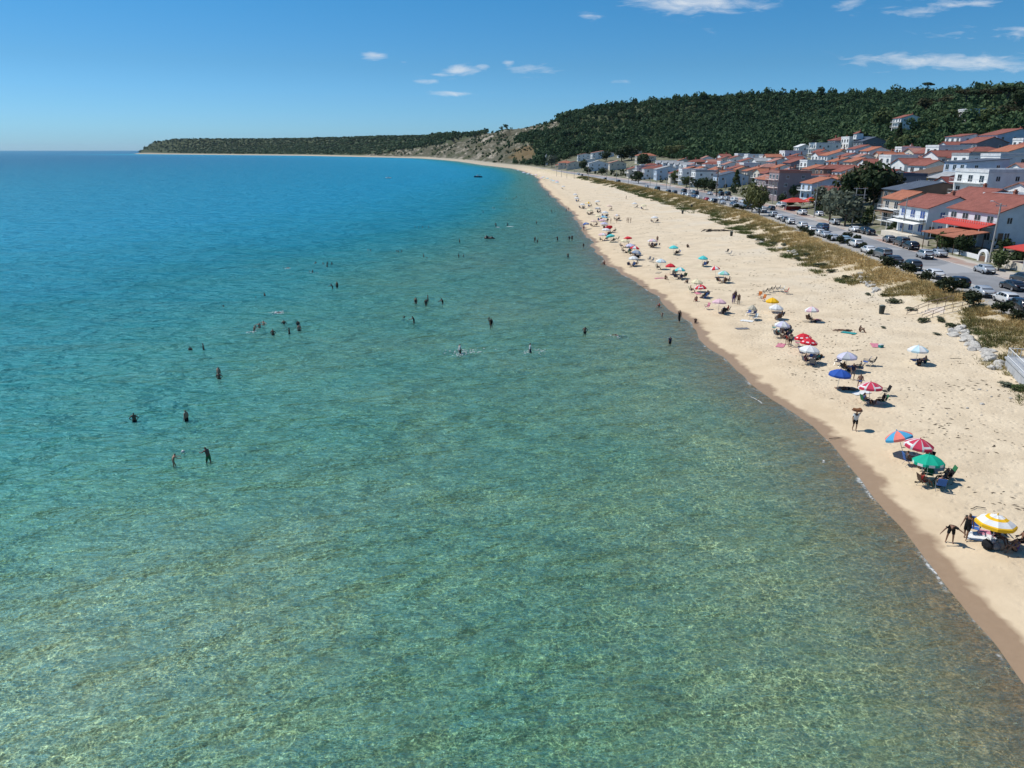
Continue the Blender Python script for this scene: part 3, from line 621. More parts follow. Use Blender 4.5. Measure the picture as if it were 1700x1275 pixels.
def roof_mesh(kind, W, D, z, rh, ov=.45, th=.16, axis='Y'):
    b = MB()
    if axis == 'X' : W, D = D, W
    x0, x1, y0, y1 = -W/2-ov, W/2+ov, -D/2-ov, D/2+ov; dz = rh*ov/(W/2)
    def slab(top):
        n = len(top); lo = [(p[0], p[1], p[2]-th) for p in top]; b.add(top+lo, [tuple(range(n)), tuple(range(2*n-1, n-1, -1))]+[(i, n+i, n+(i+1) % n, (i+1) % n) for i in range(n)])
    zb = z+th
    if kind == 'gable':
        slab([(x0,y0,zb-dz),(0,y0,zb+rh),(0,y1,zb+rh),(x0,y1,zb-dz)]); slab([(0,y0,zb+rh+.003),(x1,y0,zb-dz),(x1,y1,zb-dz),(0,y1,zb+rh+.003)])
        b.tube((0,y0,zb+rh), (0,y1,zb+rh), .13, n=6)
    elif kind == 'shed':
        slab([(x0,y0,zb),(x1,y0,zb+rh),(x1,y1,zb+rh),(x0,y1,zb)])
    elif kind == 'hip':
        r = min(W, D)/2*.95
        a, c_ = ((0,y0+r), (0,y1-r)) if D >= W else ((x0+r,0), (x1-r,0))
        P = [(x0,y0,zb-dz),(x1,y0,zb-dz),(x1,y1,zb-dz),(x0,y1,zb-dz),(a[0],a[1],zb+rh),(c_[0],c_[1],zb+rh)]
        if D >= W: fs = [(0,1,4),(1,2,5,4),(2,3,5),(3,0,4,5)]
        else: fs = [(0,1,5,4),(1,2,5),(2,3,4,5),(3,0,4)]
        b.add(P, fs+[(3,2,1,0)])
        for q in range(4): b.tube(P[q], P[4 if q in ((0,1) if D >= W else (0,3)) else 5], .1, n=5)
    elif kind == 'flat':
        x0, x1, y0, y1 = -W/2-.12, W/2+.12, -D/2-.12, D/2+.12
        b.box(x0, x1, y0, y1, z, z+.22)
        for a in ((x0, x1, y0, y0+.2), (x0, x1, y1-.2, y1), (x0, x0+.2, y0+.2, y1-.2), (x1-.2, x1, y0+.2, y1-.2)): b.box(*a, z+.223, z+.85)
    if axis == 'X': b.v = [(-v[1], v[0], v[2]) for v in b.v]
    return b
def wall_mesh(kind, W, D, h, rh, base, axis='Y'):
    b = MB(); W2, D2 = (D, W) if axis == 'X' else (W, D); x, y = W2/2, D2/2
    if kind == 'gable':
        P = [(-x,-y,base),(x,-y,base),(x,-y,h),(0,-y,h+rh-.02),(-x,-y,h),(-x,y,base),(x,y,base),(x,y,h),(0,y,h+rh-.02),(-x,y,h)]
        b.add(P, [(0,1,2,3,4),(9,8,7,6,5),(0,4,9,5),(1,6,7,2)])
    elif kind == 'shed':
        b.add([(-x,-y,base),(x,-y,base),(x,y,base),(-x,y,base),(-x,-y,h),(x,-y,h+rh),(x,y,h+rh),(-x,y,h)], [(0,1,5,4),(1,2,6,5),(2,3,7,6),(3,0,4,7)])
    else: b.box(-x, x, -y, y, base, h)
    if axis == 'X': b.v = [(-v[1], v[0], v[2]) for v in b.v]
    return b
def chimney(par, x, y, z, h=1.5, w_=.6):
    b = MB().box(x-w_/2, x+w_/2, y-w_/2, y+w_/2, z-1, z+h); b.box(x-w_/2-.1, x+w_/2+.1, y-w_/2-.1, y+w_/2+.1, z+h+.002, z+h+.14)
    b.box(x-w_/3, x+w_/3, y-w_/3, y+w_/3, z+h+.143, z+h+.45); link('chimney', b.mesh('chimney', BRICK), par)
def house(px, py, h, W, D, roof, wall, rc, label, axis='Y', rot=0, rh=None, chim=0, win=2, balc=0, gl='g', terrace=0, cat='house', name='house', tank=0, awn=None, y0=60, xyz=None, seaside=True):
    """px, py: where the top of the roof shows; h: height of that top above the ground"""
    rh = (rh if rh is not None else {'gable':min(W, D)*.19, 'hip':min(W, D)*.17, 'shed':W*.2, 'flat':0}[roof]); top = .9 if roof == 'flat' else rh+.3
    if xyz: x, y, z = xyz
    else: x, y, z = hit(px, py, h, y0)
    if roof == 'flat': top = .8
    x = max(x, float(RR(y))+W/2+(4.5 if awn else 2.8)); z = float(T(x, y))
    if not xyz:                                    # keep neighbours apart: slide along the line of sight until the plots no longer overlap
        best = None
        for dy in [0]+[s_*k_ for k_ in range(2, 34, 2) for s_ in (1, -1)]:
            y_ = y+dy; x_ = max(x*y_/y, float(RR(y_))+W/2+(4.5 if awn else 2.8)); o_ = 0
            for q in HOUSES:
                ox = (q[2]+W)/2+.5-abs(q[0]-x_); oy = (q[3]+D)/2+.5-abs(q[1]-y_)
                if ox > 0 and oy > 0: o_ += ox*oy
            if best is None or o_ < best[0]-1: best = (o_, x_, y_)
            if o_ == 0: break
        x, y = best[1], best[2]; z = float(T(x, y))
    e = empty(name, (x, y, z), rot, label, cat); eh = h-top; HOUSES.append((x, y, W, D, label))
    link('wall', wall_mesh(roof, W, D, eh, rh, -2.6, axis).mesh('wall', wallmat(wall)), e)
    ro = link('roof', roof_mesh(roof, W, D, eh, rh, axis=axis, th=.16 if roof != 'flat' else .2).mesh('roof', roofmat(rc)), e)
    r_ = random.Random(int(px*7+py)); near = y < 230
    if chim:
        for i in range(chim): chimney(ro, r_.uniform(-.25, .35)*W, r_.uniform(-.3, .3)*D, eh+rh*.8, 1.2)
    fl = max(1, int((eh+.4)//2.9)); hw = {'x': W/2, 'y': D/2}
    dark = wall in ('glass',)
    for f_ in range(fl):
        zz = eh-2.05-2.9*f_
        if zz < .2: break
        if seaside:                                   # sea side: wide openings
            n = max(1, int(D//3.6)) if win > 0 else 0
            for i in range(n):
                yy = -D/2+(i+.5)*D/n
                add_window(e, -W/2, yy, zz-.35, 1.9 if win > 1 else 1.3, 1.75 if win > 1 else 1.3, 'x', gl)
        n = (max(1, int(W//4.4)) if win > 0 else 0)
        for i in range(n):
            xx = -W/2+(i+.5)*W/n+r_.uniform(-.3, .3)
            if f_ == 0 and roof == 'gable' and n == 1: pass
            add_window(e, xx, -D/2, zz, 1.1, 1.25, 'y', gl)
        if balc and f_ < balc:
            b = MB().box(-W/2-1.5, -W/2-.01, -D/2+.3, D/2-.3, zz-.62, zz-.45); bo = link('balcony', b.mesh('balcony', wallmat('white' if wall != 'mauve' else 'pink')), e)
            q = MB(); q.box(-W/2-1.5, -W/2-1.44, -D/2+.3, D/2-.3, zz+.40, zz+.47)
            m_ = int(D/.7)
            for j in range(m_+1): yy = -D/2+.33+j*(D-.66)/m_; q.box(-W/2-1.49, -W/2-1.45, yy-.02, yy+.02, zz-.448, zz+.398)
            for s_ in (-D/2+.3, D/2-.36): q.box(-W/2-1.438, -W/2-.02, s_, s_+.06, zz+.40, zz+.47)
            link('railing', q.mesh('railing', RAIL), bo)
    if near: 
        b = MB().box(-W/2+.8, -W/2+1.8, -D/2-.06, -D/2-.004, 0, 2.1); link('door', b.mesh('door', mat('door_paint', (.22,.12,.07), .6)), e)
    if tank:
        b = MB().tube((W*.15, -D*.1, eh+rh*.6+1.0), (W*.15, D*.12, eh+rh*.6+1.0), .32, n=10); b.box(W*.15-1.0, W*.15-.3, -D*.15, D*.15, eh+rh*.6+.3, eh+rh*.6+.42); b.box(W*.15-.1, W*.15+.1, -D*.1, D*.1, eh+rh*.6-.4, eh+rh*.6+.75)
        link('solar_heater', b.mesh('solar_heater', mat('steel_tank', (.6,.62,.64), .35, .1, 1, .5, .6)), ro)
    if terrace:
        b = MB().box(-W/2-3.5, -W/2-.01, -D/2, D/2, -1, .25); link('terrace', b.mesh('terrace', wallmat('cream')), e)
    if awn:
        z0, z1, dp, m_ = awn
        b = MB(); x1 = -W/2-.02; x0 = x1-dp; P = [(x0,-D/2,z0),(x1,-D/2,z1),(x1,D/2,z1),(x0,D/2,z0)]; b.add(P+[(p[0],p[1],p[2]-.12) for p in P], [(0,1,2,3),(7,6,5,4),(0,4,5,1),(1,5,6,2),(2,6,7,3),(3,7,4,0)])
        ao = link('awning', b.mesh('awning', m_), e); q = MB()
        for yy in (-D/2+.1, 0, D/2-.1): link('post', MB().tube((x0+.1, yy, -.5), (x0+.1, yy, z0-.1), .06, n=6).mesh('post', FRAME), ao)
    return e
HL = [
 # px, py, h, W, D, roof, wall, roofcol, label, extra
 (1681,322,9.0,15,15,'gable','pale','red','large pale house with wide red roof and brick chimney, nearest of the village houses',dict(chim=2,balc=1,rot=.04,awn=(3.0,3.9,3.2,AWR))),
 (1556,324,8.6,12,12,'gable','pale','red','white house with red roof and blue glazed upper windows above a white awning',dict(balc=1,gl='b',chim=1,awn=(2.6,3.1,2.6,AWW),terrace=1)),
 (1514,316,8.2,9,9,'gable','beige','orange','beige house with wooden balconies behind the white house with blue windows',dict(balc=2,awn=(3,3.2,2,WOODR))),
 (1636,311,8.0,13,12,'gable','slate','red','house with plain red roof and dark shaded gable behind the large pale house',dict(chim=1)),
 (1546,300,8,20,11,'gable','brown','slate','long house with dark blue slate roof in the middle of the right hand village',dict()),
 (1676,279,9.5,19,14,'flat','white','white','wide modern white building with flat roof slab and two rows of balconies',dict(win=2,balc=2)),
 (1622,262,9.5,13,12,'shed','blue','slate','pale blue block with single pitch dark roof left of the white roof slab',dict(rh=1.0)),
 (1553,275,8,11,12,'shed','white','brown','white house with steep slanting side wall and brown roof terrace',dict(rh=2.6)),
 (1516,283,7.5,9,9,'gable','ochre','maroon','small house with one ochre yellow side wall and dark red roof',dict()),
 (1481,280,7.5,10,10,'gable','white','maroon','white gabled house with dark roof just above the big dark trees',dict()),
 (1504,278,8.5,10,7,'flat','slate','slate','dark slate topped house between two white gables',dict(win=1)),
 (1518,262,7.5,12,10,'gable','white','red','white gable end with one small dark window facing the sea',dict(axis='X',win=1)),
 (1544,265,7.5,10,9,'gable','white','red','house with plain red roof right of the white gable with one window',dict(rot=.2)),
 (1492,257,8,11,10,'flat','white','white','square white house with parapet roof terrace below the wood',dict()),
 (1455,243,7.5,11,10,'gable','white','orange','house with orange roof right below the slate shed roof',dict(chim=0)),
 (1436,240,7.8,14,10,'gable','pale','red','long house with stepped red orange roof under the tower house',dict()),
 (1446,227,7.5,14,12,'gable','slate','slate','grey house with wide dark slate gable by the tower house',dict()),
 (1420,229,8,12,11,'flat','white','white','white house with arched windows that carries the red topped tower',dict()),
 (1396,227,8.5,11,11,'hip','slate','red','dark house with red hipped roof and ball topped chimneys left of the tower house',dict(chim=2)),
 (1370,237,7.5,15,11,'flat','white','white','white terraced house with long window band left of the dark hipped house',dict(balc=2)),
 (1333,239,6.5,8,8,'gable','white','white','small white house alone before the wood above the pine',dict()),
 (1390,250,7.8,14,11,'gable','pale','orange','house with broad orange roof and bay window facing the sea',dict(balc=1)),
 (1366,254,7.6,8,9,'gable','white','red','narrow white house with arched balcony left of the broad orange roof',dict(axis='X')),
 (1401,261,7,12,9,'gable','pale','orange','house with light orange roof in the row under the broad orange roof',dict(chim=1)),
 (1429,261,7,11,9,'gable','cream','orange','cream house with orange roof and shaded porch beside a white gable',dict()),
 (1452,263,7.2,10,9,'gable','white','red','white gabled house with red roof sloping to the right of the orange porch house',dict(axis='X')),
 (1441,278,7,10,9,'gable','white','pink','white gable with pinkish roof above the dark trees',dict(axis='X')),
 (1410,276,7,10,9,'gable','white','red','house with red roof left of the pinkish roofed white gable',dict(chim=1)),
 (1412,288,7,12,9,'gable','cream','orange','low house with orange roof over the silvery olive trees',dict(chim=1)),
 (1425,282,8,7,8,'shed','white','slate','narrow white house with solar roof beside the dark trees',dict(tank=1)),
 (1574,241,8,13,10,'flat','white','white','white house with long parapet behind the large white gable',dict()),
 (1576,251,8,14,11,'gable','white','red','large white gable with tall dark window facing the sea below the parapet house',dict(axis='X',win=1)),
 (1553,262,6.5,12,7,'gable','white','red','low red roof beneath the large white gable',dict()),
 (1526,245,7,9,9,'gable','cream','pink','small cream gabled house at the edge of the wood',dict(axis='X')),
 (1541,250,7,8,8,'gable','pink','red','little pink house beside the small cream gable',dict()),
 (1607,222,9,13,12,'gable','white','red','tall white house with thin red roof edge at the top of the village',dict(rh=1.0)),
 (1590,231,7.5,12,9,'gable','white','red','white house with red side roof below the tall white house',dict(axis='X')),
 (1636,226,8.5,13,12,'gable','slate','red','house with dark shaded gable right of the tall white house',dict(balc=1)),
 (1680,217,9,20,13,'gable','blue','red','long blue white house with red roofs at the top right of the village',dict(balc=1,tank=1,chim=1)),
 (1632,243,7,13,10,'hip','cream','red','house with broad flat red hipped roof among white terraces',dict()),
 (1693,240,8,14,11,'gable','pale','orange','house with orange roof at the right edge below the long blue white house',dict()),
 (1648,254,8,22,10,'flat','white','grey','long white house with shaded ground floor and roof terrace',dict(balc=1)),
 (1684,256,8.5,15,10,'flat','white','white','shaded white house with white slab balconies at the right edge',dict(balc=2)),
 (1605,249,7,9,8,'gable','cream','maroon','small dark roofed house with pergola between white houses',dict()),
 (1585,268,7,10,8,'gable','grey','grey','grey roofed low house left of the pale blue block',dict()),
 (1590,290,6.5,9,9,'gable','white','maroon','white walled house with sloping maroon roof before the pale blue block',dict(axis='X')),
 (1690,304,7,9,8,'flat','white','white','small white parapet house behind the large red roof at right',dict()),
 (1508,190,11,14,11,'gable','white','red','tall white house standing alone in the wood on the hillside',dict(balc=3,chim=1)),
 (1634,181,9,26,10,'flat','white','white','long white building half hidden by pines high on the hillside',dict()),
 (1160,264,7,12,9,'hip','brown','red','dark house with red hipped roof in the centre of the village',dict(chim=1)),
 (1183,268,6.5,11,8,'hip','brown','red','low red hipped roof behind the tall electricity pole',dict()),
 (1166,276,7.5,13,11,'gable','pale','orange','row house with large orange roof and grey gable left of the tall pole',dict(balc=1)),
 (1190,279,7.5,13,11,'gable','pale','orange','row house with orange roof right of the tall pole',dict(balc=1,chim=1)),
 (1214,284,7.2,15,10,'gable','blue','slate','pale blue house whose wide gable faces the beach car park',dict(win=1)),
 (1229,275,7.2,13,9,'gable','pale','red','house with red roof behind the wide pale blue gable',dict()),
 (1213,268,7,9,8,'gable','white','pink','small white house with pinkish roof behind the row houses',dict()),
 (1244,262,7,12,9,'gable','white','red','red roofed house at the upper edge of the central village',dict(tank=1)),
 (1245,270,6.8,9,8,'flat','white','white','plain white box house in the central village',dict(win=1)),
 (1265,262,7,9,8,'gable','white','grey','white house with grey gable near the wood in the centre',dict(axis='X')),
 (1258,279,7,13,9,'gable','cream','orange','house with bright orange roof above the mauve apartments',dict(chim=1)),
 (1279,271,7,11,9,'hip','cream','pink','house with pinkish hipped roof behind the mauve apartments',dict(chim=1)),
 (1293,262,7.5,10,9,'gable','white','pink','white house with low pinkish roof and awnings in the centre',dict()),
 (1317,250,7,13,9,'flat','white','white','white terrace house with flat slab at the edge of the wood',dict(balc=1)),
 (1328,262,7.5,13,11,'gable','slate','red','house with red roof and wide dark gable beside the dark pine',dict()),
 (1284,281,7,10,8,'gable','mauve','red','red roof with two brick chimneys right behind the mauve apartments',dict(chim=2)),
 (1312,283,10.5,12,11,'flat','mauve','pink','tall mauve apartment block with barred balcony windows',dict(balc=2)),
 (1268,292,9.0,11,11,'hip','mauve','orange','mauve apartment house with overhanging red roof left of the tall mauve block',dict(balc=2)),
 (1322,283,6.8,11,9,'gable','brown','brown','house with brown roof right of the tall mauve block',dict()),
 (1361,273,7,12,9,'gable','cream','orange','house with orange roof left of the wide dark eaved house',dict()),
 (1396,277,7.5,18,9,'hip','brown','red','wide brown walled house under a low red roof with round chimney',dict(chim=1)),
 (1371,290,8,13,10,'gable','blue','orange','pale blue house with orange roof by the cafe',dict(balc=1)),
 (1345,292,6.5,10,8,'flat','slate','grey','small grey flat roofed house behind the red awning cafe',dict(win=1)),
 (1300,271,6.5,9,8,'gable','white','orange','small house with orange roof in the centre, left of the brown roof',dict()),
 (1340,283,6.5,10,8,'gable','cream','orange','cream house with orange roof behind the cafe',dict()),
 (935,267,7.5,14,11,'hip','cream','orange','farthest roadside house with orange hipped roof',dict(chim=1,awn=(3,3.6,3,AWR))),
 (954,267,7.5,15,11,'gable','cream','red','far roadside house with red roof and small red gable',dict(awn=(3,3.4,3,WOODR))),
 (972,254,7.5,18,9,'gable','white','red','far house with long red roof at the foot of the wood',dict()),
 (1000,250,8,24,11,'gable','white','pink','widest far house with pinkish red roof below the wood',dict(rot=.1)),
 (993,266,8.5,17,12,'gable','pale','grey','far pale grey house with wide gable and many windows',dict(balc=2)),
 (979,262,8,10,8,'shed','white','grey','far white house with slanting roof behind the pale grey gable',dict()),
 (1020,278,8,14,9,'flat','grey','grey','far grey block with white balconies beside the pale gable',dict(balc=2)),
 (1025,266,7.5,14,10,'gable','cream','pink','far house with faded pink roof left of the dark trees',dict()),
 (1036,278,7.5,12,10,'gable','cream','red','far house with red roof and dark ground floor behind the poles',dict(balc=1)),
 (1056,276,8,14,10,'hip','white','red','far house with bright red hipped roof beside the dark garden trees',dict(balc=2,awn=(3,3.4,3,AWR))),
 (1072,254,8,17,12,'hip','cream','orange','far house with large orange roof right of the big dark trees',dict()),
 (1037,247,8,14,9,'gable','pale','pink','far pink roofed house highest at the foot of the wood, left one',dict()),
 (1054,247,8,13,9,'gable','cream','red','far red roofed house highest at the foot of the wood, right one',dict()),
 (1083,271,7.5,12,10,'hip','white','red','house with red hipped roof at the left end of the grey roof row',dict()),
 (1073,284,8,13,9,'flat','white','white','white terraced house with stacked balconies by the far road',dict(balc=2)),
 (1092,284,8,12,9,'flat','white','grey','pale terraced house second by the far road',dict(balc=2)),
 (1100,266,7,10,8,'gable','pale','grey','first grey gable from the left in the row under the wood',dict(axis='X')),
 (1111,266,7,10,8,'gable','pale','grey','second grey gable from the left in the row under the wood',dict(axis='X')),
 (1122,267,7,10,8,'gable','pale','grey','third grey gable from the left in the row under the wood',dict(axis='X')),
 (1132,268,7,10,8,'gable','pale','grey','fourth grey gable from the left in the row under the wood',dict(axis='X')),
 (1142,269,7,10,8,'gable','pale','grey','fifth grey gable from the left in the row under the wood',dict(axis='X')),
 (1108,275,8,15,10,'gable','blue','grey','pale blue white house with windows below the grey gable row',dict()),
 (1112,284,7,10,8,'gable','cream','red','house with small red roof behind the far parked cars',dict()),
 (1144,281,7.5,15,11,'gable','brown','orange','house with dark walls and large orange roof left of the village centre',dict(awn=(3,3.2,3,AWW))),
 (1205,259,6.5,9,8,'gable','cream','red','small red roof peeping out below the wood in the centre',dict()),
 (1224,258,6.5,10,8,'gable','white','red','white house with red roof close under the wood in the centre',dict()),
 (1252,256,6.5,10,8,'flat','white','white','white cube house close under the wood, left of the terrace house',dict()),
 (1276,257,6.5,9,8,'flat','white','grey','grey topped cube house close under the wood',dict()),
]
for px, py, h, W, D, rf, wc, rc, lab, ex in HL: house(px, py, h, W, D, rf, wc, rc, lab, **ex)
FILL = ['small white house with red roof squeezed between larger houses mid village','small white flat roofed cube house between the village gables','small cream house with orange roof tucked among the village roofs','small white house with pinkish roof tucked among the village roofs']
nf = 0
for tr in range(900):
    Yf = 150*math.exp(rng.random()*math.log(560/150)); tm = float(np.interp(Yf, [150,250,400,560], [75,105,85,45])); Xf = float(RR(Yf))+14+rng.random()*tm; W_, D_ = rng.uniform(7, 10), rng.uniform(7, 9)
    px_, py_ = proj(Xf, Yf, float(T(Xf, Yf)))
    if px_ > 1720 or any(abs(q[0]-Xf) < (q[2]+W_)/2+1.2 and abs(q[1]-Yf) < (q[3]+D_)/2+1.2 for q in HOUSES) or (1395 < px_ < 1480 and py_ > 300): continue
    kf = rng.randrange(4); rf, wc, rc = (('gable','white','red'),('flat','white','white'),('gable','cream','orange'),('gable','white','pink'))[kf]
    house(0, 0, rng.uniform(5.6, 7.4), W_, D_, rf, wc, rc, FILL[kf], xyz=(Xf, Yf, float(T(Xf, Yf))), axis=rng.choice('XY'), chim=rng.randrange(2), rot=rng.uniform(-.12, .12), tank=int(rng.random() < .35 and rf != 'flat'), balc=int(rng.random() < .5))['group'] = 'small houses filling the village'; nf += 1
    if nf >= 46: break
print('infill', nf)
build_forest()
# the tower on the white house
x, y, z = hit(1423, 229, 8, 60)
tw = empty('roof_tower', (x+1, y+1, z+7.25), 0, 'small square white tower with red cap standing on the white arched house', 'tower')
link('wall', MB().box(-2, 2, -2, 2, 0, 3.2).mesh('wall', wallmat('white')), tw); tr_ = link('roof', roof_mesh('gable', 4, 4, 3.2, .9, .4).mesh('roof', roofmat('red')), tw); chimney(tr_, 1.2, 1, 4, 1); add_window(tw, -2, 0, .9, 1.2, 1.6, 'x')
# nearest right-edge house: white balconies over red awnings
x, y, z = at_Y(1722, 452, 108)
nh = house(0, 0, 8.2, 11, 11, 'flat', 'white', 'white', 'white house cut by the right edge with red awning over a dark porch', xyz=(92.5, 116, 3.0), balc=2, awn=(2.5, 3.2, 4.5, AWR), terrace=1, seaside=True)
# far little tower by the beach end
x, y, z = hit(907, 274)
fb = empty('white_kiosk_tower', (x, y, z), 0, 'tiny white tower among trees where the village ends', 'tower')
link('wall', MB().tube((0,0,-1), (0,0,6.5), 1.8, 1.5, 10).tube((0,0,7.6), (0,0,9.5), 1.3, 1.2, 10).mesh('wall', wallmat('white')), fb)
link('roof', MB().tube((0,0,9.5), (0,0,12.5), 1.6, .1, 10).mesh('roof', roofmat('grey')), fb)
link('gallery', MB().tube((0,0,6.5), (0,0,7.6), 2.0, 2.0, 10).mesh('gallery', DARKIN), fb)
# ================================================================ cars
def paint(name, c): return mat('paint_'+name, c, .28, .03, 1, .5, .15, 0, 1.0)
PAINT = dict(white=(.72,.72,.71), silver=(.40,.43,.46), grey=(.17,.18,.19), black=(.018,.019,.022), blue=(.05,.08,.15), red=(.42,.03,.03), dark=(.05,.055,.06), cyan=(.30,.42,.48))
TYRE = mat('tyre_rubber', (.02,.02,.02), .9); RIM = mat('alloy_rim', (.45,.46,.48), .3, .05, 1, .5, .7); CG = mat('car_glass', (.012,.015,.018), .05, .05, 1, .7)
TL = mat('tail_lamp', (.35,.015,.012), .25); HLm = mat('head_lamp', (.75,.77,.78), .1); PLT = mat('number_plate', (.75,.75,.73), .5); BL = mat('black_trim', (.025,.025,.027), .6)
CT = { # profile stations: y, z_low, z_belt, z_roof, half width; roof==belt where there is no cabin
 'sedan': (4.5, [(-2.25,.42,.78,.78,.70),(-2.15,.30,.95,.95,.84),(-1.55,.26,1.02,1.02,.88),(-.95,.24,1.0,1.38,.89),(-.2,.24,.97,1.46,.89),(.45,.24,.95,1.40,.89),(1.15,.24,.93,.93,.88),(1.85,.26,.84,.84,.85),(2.2,.34,.66,.66,.70)]),
 'hatch': (4.1, [(-2.05,.42,.80,.80,.72),(-1.98,.30,.98,1.02,.83),(-1.60,.26,1.02,1.40,.87),(-.9,.24,1.0,1.50,.87),(-.1,.24,.97,1.51,.87),(.5,.24,.95,1.42,.87),(1.15,.24,.93,.95,.86),(1.75,.26,.84,.84,.83),(2.02,.34,.66,.66,.70)]),
 'suv':   (4.5, [(-2.25,.48,.90,.90,.76),(-2.18,.36,1.10,1.14,.88),(-1.80,.32,1.14,1.60,.92),(-.9,.30,1.12,1.70,.92),(.1,.30,1.08,1.70,.92),(.65,.30,1.06,1.58,.92),(1.30,.30,1.04,1.04,.91),(1.95,.32,.95,.95,.88),(2.22,.42,.75,.75,.74)]),
 'van':   (4.9, [(-2.45,.46,.95,.95,.84),(-2.40,.34,1.15,1.75,.90),(-2.25,.32,1.18,1.88,.93),(-.9,.30,1.18,1.92,.93),(.4,.30,1.15,1.92,.93),(1.05,.30,1.12,1.75,.93),(1.75,.30,1.10,1.12,.92),(2.25,.32,1.00,1.00,.88),(2.42,.42,.80,.80,.78)]),
}
_cm = {}
def car_meshes(kind):
    if kind in _cm: return _cm[kind]
    Ln, st = CT[kind]; b = MB(); V = []; n = 12
    for y, zl, zb, zr, hw in st:
        cab = zr > zb+.08; rw = hw-.20 if cab else hw*.80; zt = zr if cab else zb+.035
        half = [(hw*.80,zl),(hw*.97,zl+.08),(hw,(zl+zb)/2),(hw*.97,zb),(rw+.02,zt-.05 if cab else zb+.02),(rw*.85,zt)]
        ring = [(x_,y,z_) for x_, z_ in half]+[(-x_,y,z_) for x_, z_ in half[::-1]]; V += ring
    F = []
    for i in range(len(st)-1):
        for j in range(n): F.append((i*n+j, i*n+(j+1) % n, (i+1)*n+(j+1) % n, (i+1)*n+j))
    F += [tuple(range(n)), tuple(range(len(st)*n-1, (len(st)-1)*n-1, -1))]
    # wheel arches: dark panels are part of the body's underside
    b.add(V, F); body = b.mesh('body', PAINT and TYRE, True)
    g = MB()
    cabs = [i for i, s_ in enumerate(st) if s_[3] > s_[2]+.08]
    def sp(i, k, up, out=.03):
        y, zl, zb, zr, hw = st[i]; rw = (hw-.20) if zr > zb+.08 else hw*.80
        return ((hw*.97*(1-up)+(rw+.02)*up+out)*k, y, zb*(1-up)+(zr-.05)*up)
    c0, c1 = cabs[0], cabs[-1]
    for k in (-1, 1):
        idx = list(range(c0, c1+1)); mid = idx[len(idx)//2]
        for a, c_ in zip(idx[:-1], idx[1:]):
            P = [sp(a,k,.14),sp(c_,k,.14),sp(c_,k,.90),sp(a,k,.90)]
            g.add([Vector(p)+Vector((0,.05 if q in (0,3) else -.05,0)) for q, p in enumerate(P)], [(0,1,2,3)])
        # rear and front quarter panes
        y, zl, zb, zr, hw = st[c0]
    def screen(i, j):   # i cabin station, j deck station
        y, zl, zb, zr, hw = st[i]; y2, _, zb2, zr2, hw2 = st[j]; rw = hw-.24; s_ = 1 if y > y2 else -1
        zt = zr-.07; zd = max(zb2, zr2)+.06; o = -.03*s_
        g.add([(-rw*.92,y+o*2,zt),(rw*.92,y+o*2,zt),(hw2*.80,y2+.12*s_+o,zd),(-hw2*.80,y2+.12*s_+o,zd)], [(0,1,2,3)])
        g.v[-4:] = [(v[0], v[1], v[2]+.03) for v in g.v[-4:]]
    screen(c0, c0-1); screen(c1, c1+1)
    gl = g.mesh('window', CG)
    t = MB(); t.tube((-.11,0,0), (.11,0,0), .33, n=16); tm = t.mesh('tyre', TYRE); r_ = MB().tube((-.118,0,0), (.118,0,0), .21, n=10); rm = r_.mesh('rim', RIM)
    y0, y1 = st[0][0], st[-1][0]; zb = st[1][2]; hw = st[1][4]
    tl = MB().box(-.14, .14, -.03, .09, -.08, .09).mesh('tail_light', TL); hl = MB().box(-.16, .16, -.12, .03, -.06, .06).mesh('headlight', HLm)
    pl = MB().box(-.26, .26, -.02, .015, -.06, .06).mesh('number_plate', PLT)
    bp = MB().box(-hw*.86, hw*.86, y0-.05, y0+.16, .30, .50).mesh('bumper', BL); bf = MB().box(-hw*.82, hw*.82, y1-.18, y1+.04, .28, .44).mesh('bumper', BL)
    mr = MB().ell((0,0,0), .12, .07, .08, 8, 5).mesh('mirror', BL)
    _cm[kind] = dict(body=body, glass=gl, tyre=tm, rim=rm, tl=tl, hl=hl, pl=pl, bp=bp, bf=bf, mr=mr, st=st); return _cm[kind]
_cp = {}
def car(px, py, kind, colr, label, rot=0, group=None, xyz=None):
    x, y, z = xyz or hit(px, py+4); z = 2.73; x = max(x, float(PL(y))+1.5)
    rz = math.atan2(-(float(PL(y+8))-float(PL(y-8))), 16)+rot
    key = (kind, colr)
    if key not in _cp:
        q = car_meshes(kind); bm_ = q['body'].copy(); bm_.materials[0] = paint(colr, PAINT[colr]); _cp[key] = bm_
    q = car_meshes(kind); st = q['st']
    e = empty('parked_car', (x, y, z), rz, label, 'car', group or 'cars parked along the beach road')
    link('body', _cp[key], e); link('window', q['glass'], e)
    if y < 420:
        for sx in (-1, 1):
            for wy in (st[0][0]+.85, st[-1][0]-.85):
                t_ = link('wheel', q['tyre'], e, (sx*(st[3][4]-.09), wy, .33)); link('rim', q['rim'], t_)
    if y < 260:
        for sx in (-1, 1):
            link('tail_light', q['tl'], e, (sx*.60, st[1][0]-.03, st[1][2]-.12)); link('headlight', q['hl'], e, (sx*.52, st[-1][0]-.0, st[-2][2]-.18)); link('mirror', q['mr'], e, (sx*(st[5][4]+.06), st[5][0]+.1, st[5][2]+.06))
        link('number_plate', q['pl'], e, (0, st[0][0]-.04, .66)); link('bumper', q['bp'], e); link('bumper', q['bf'], e)
    return e
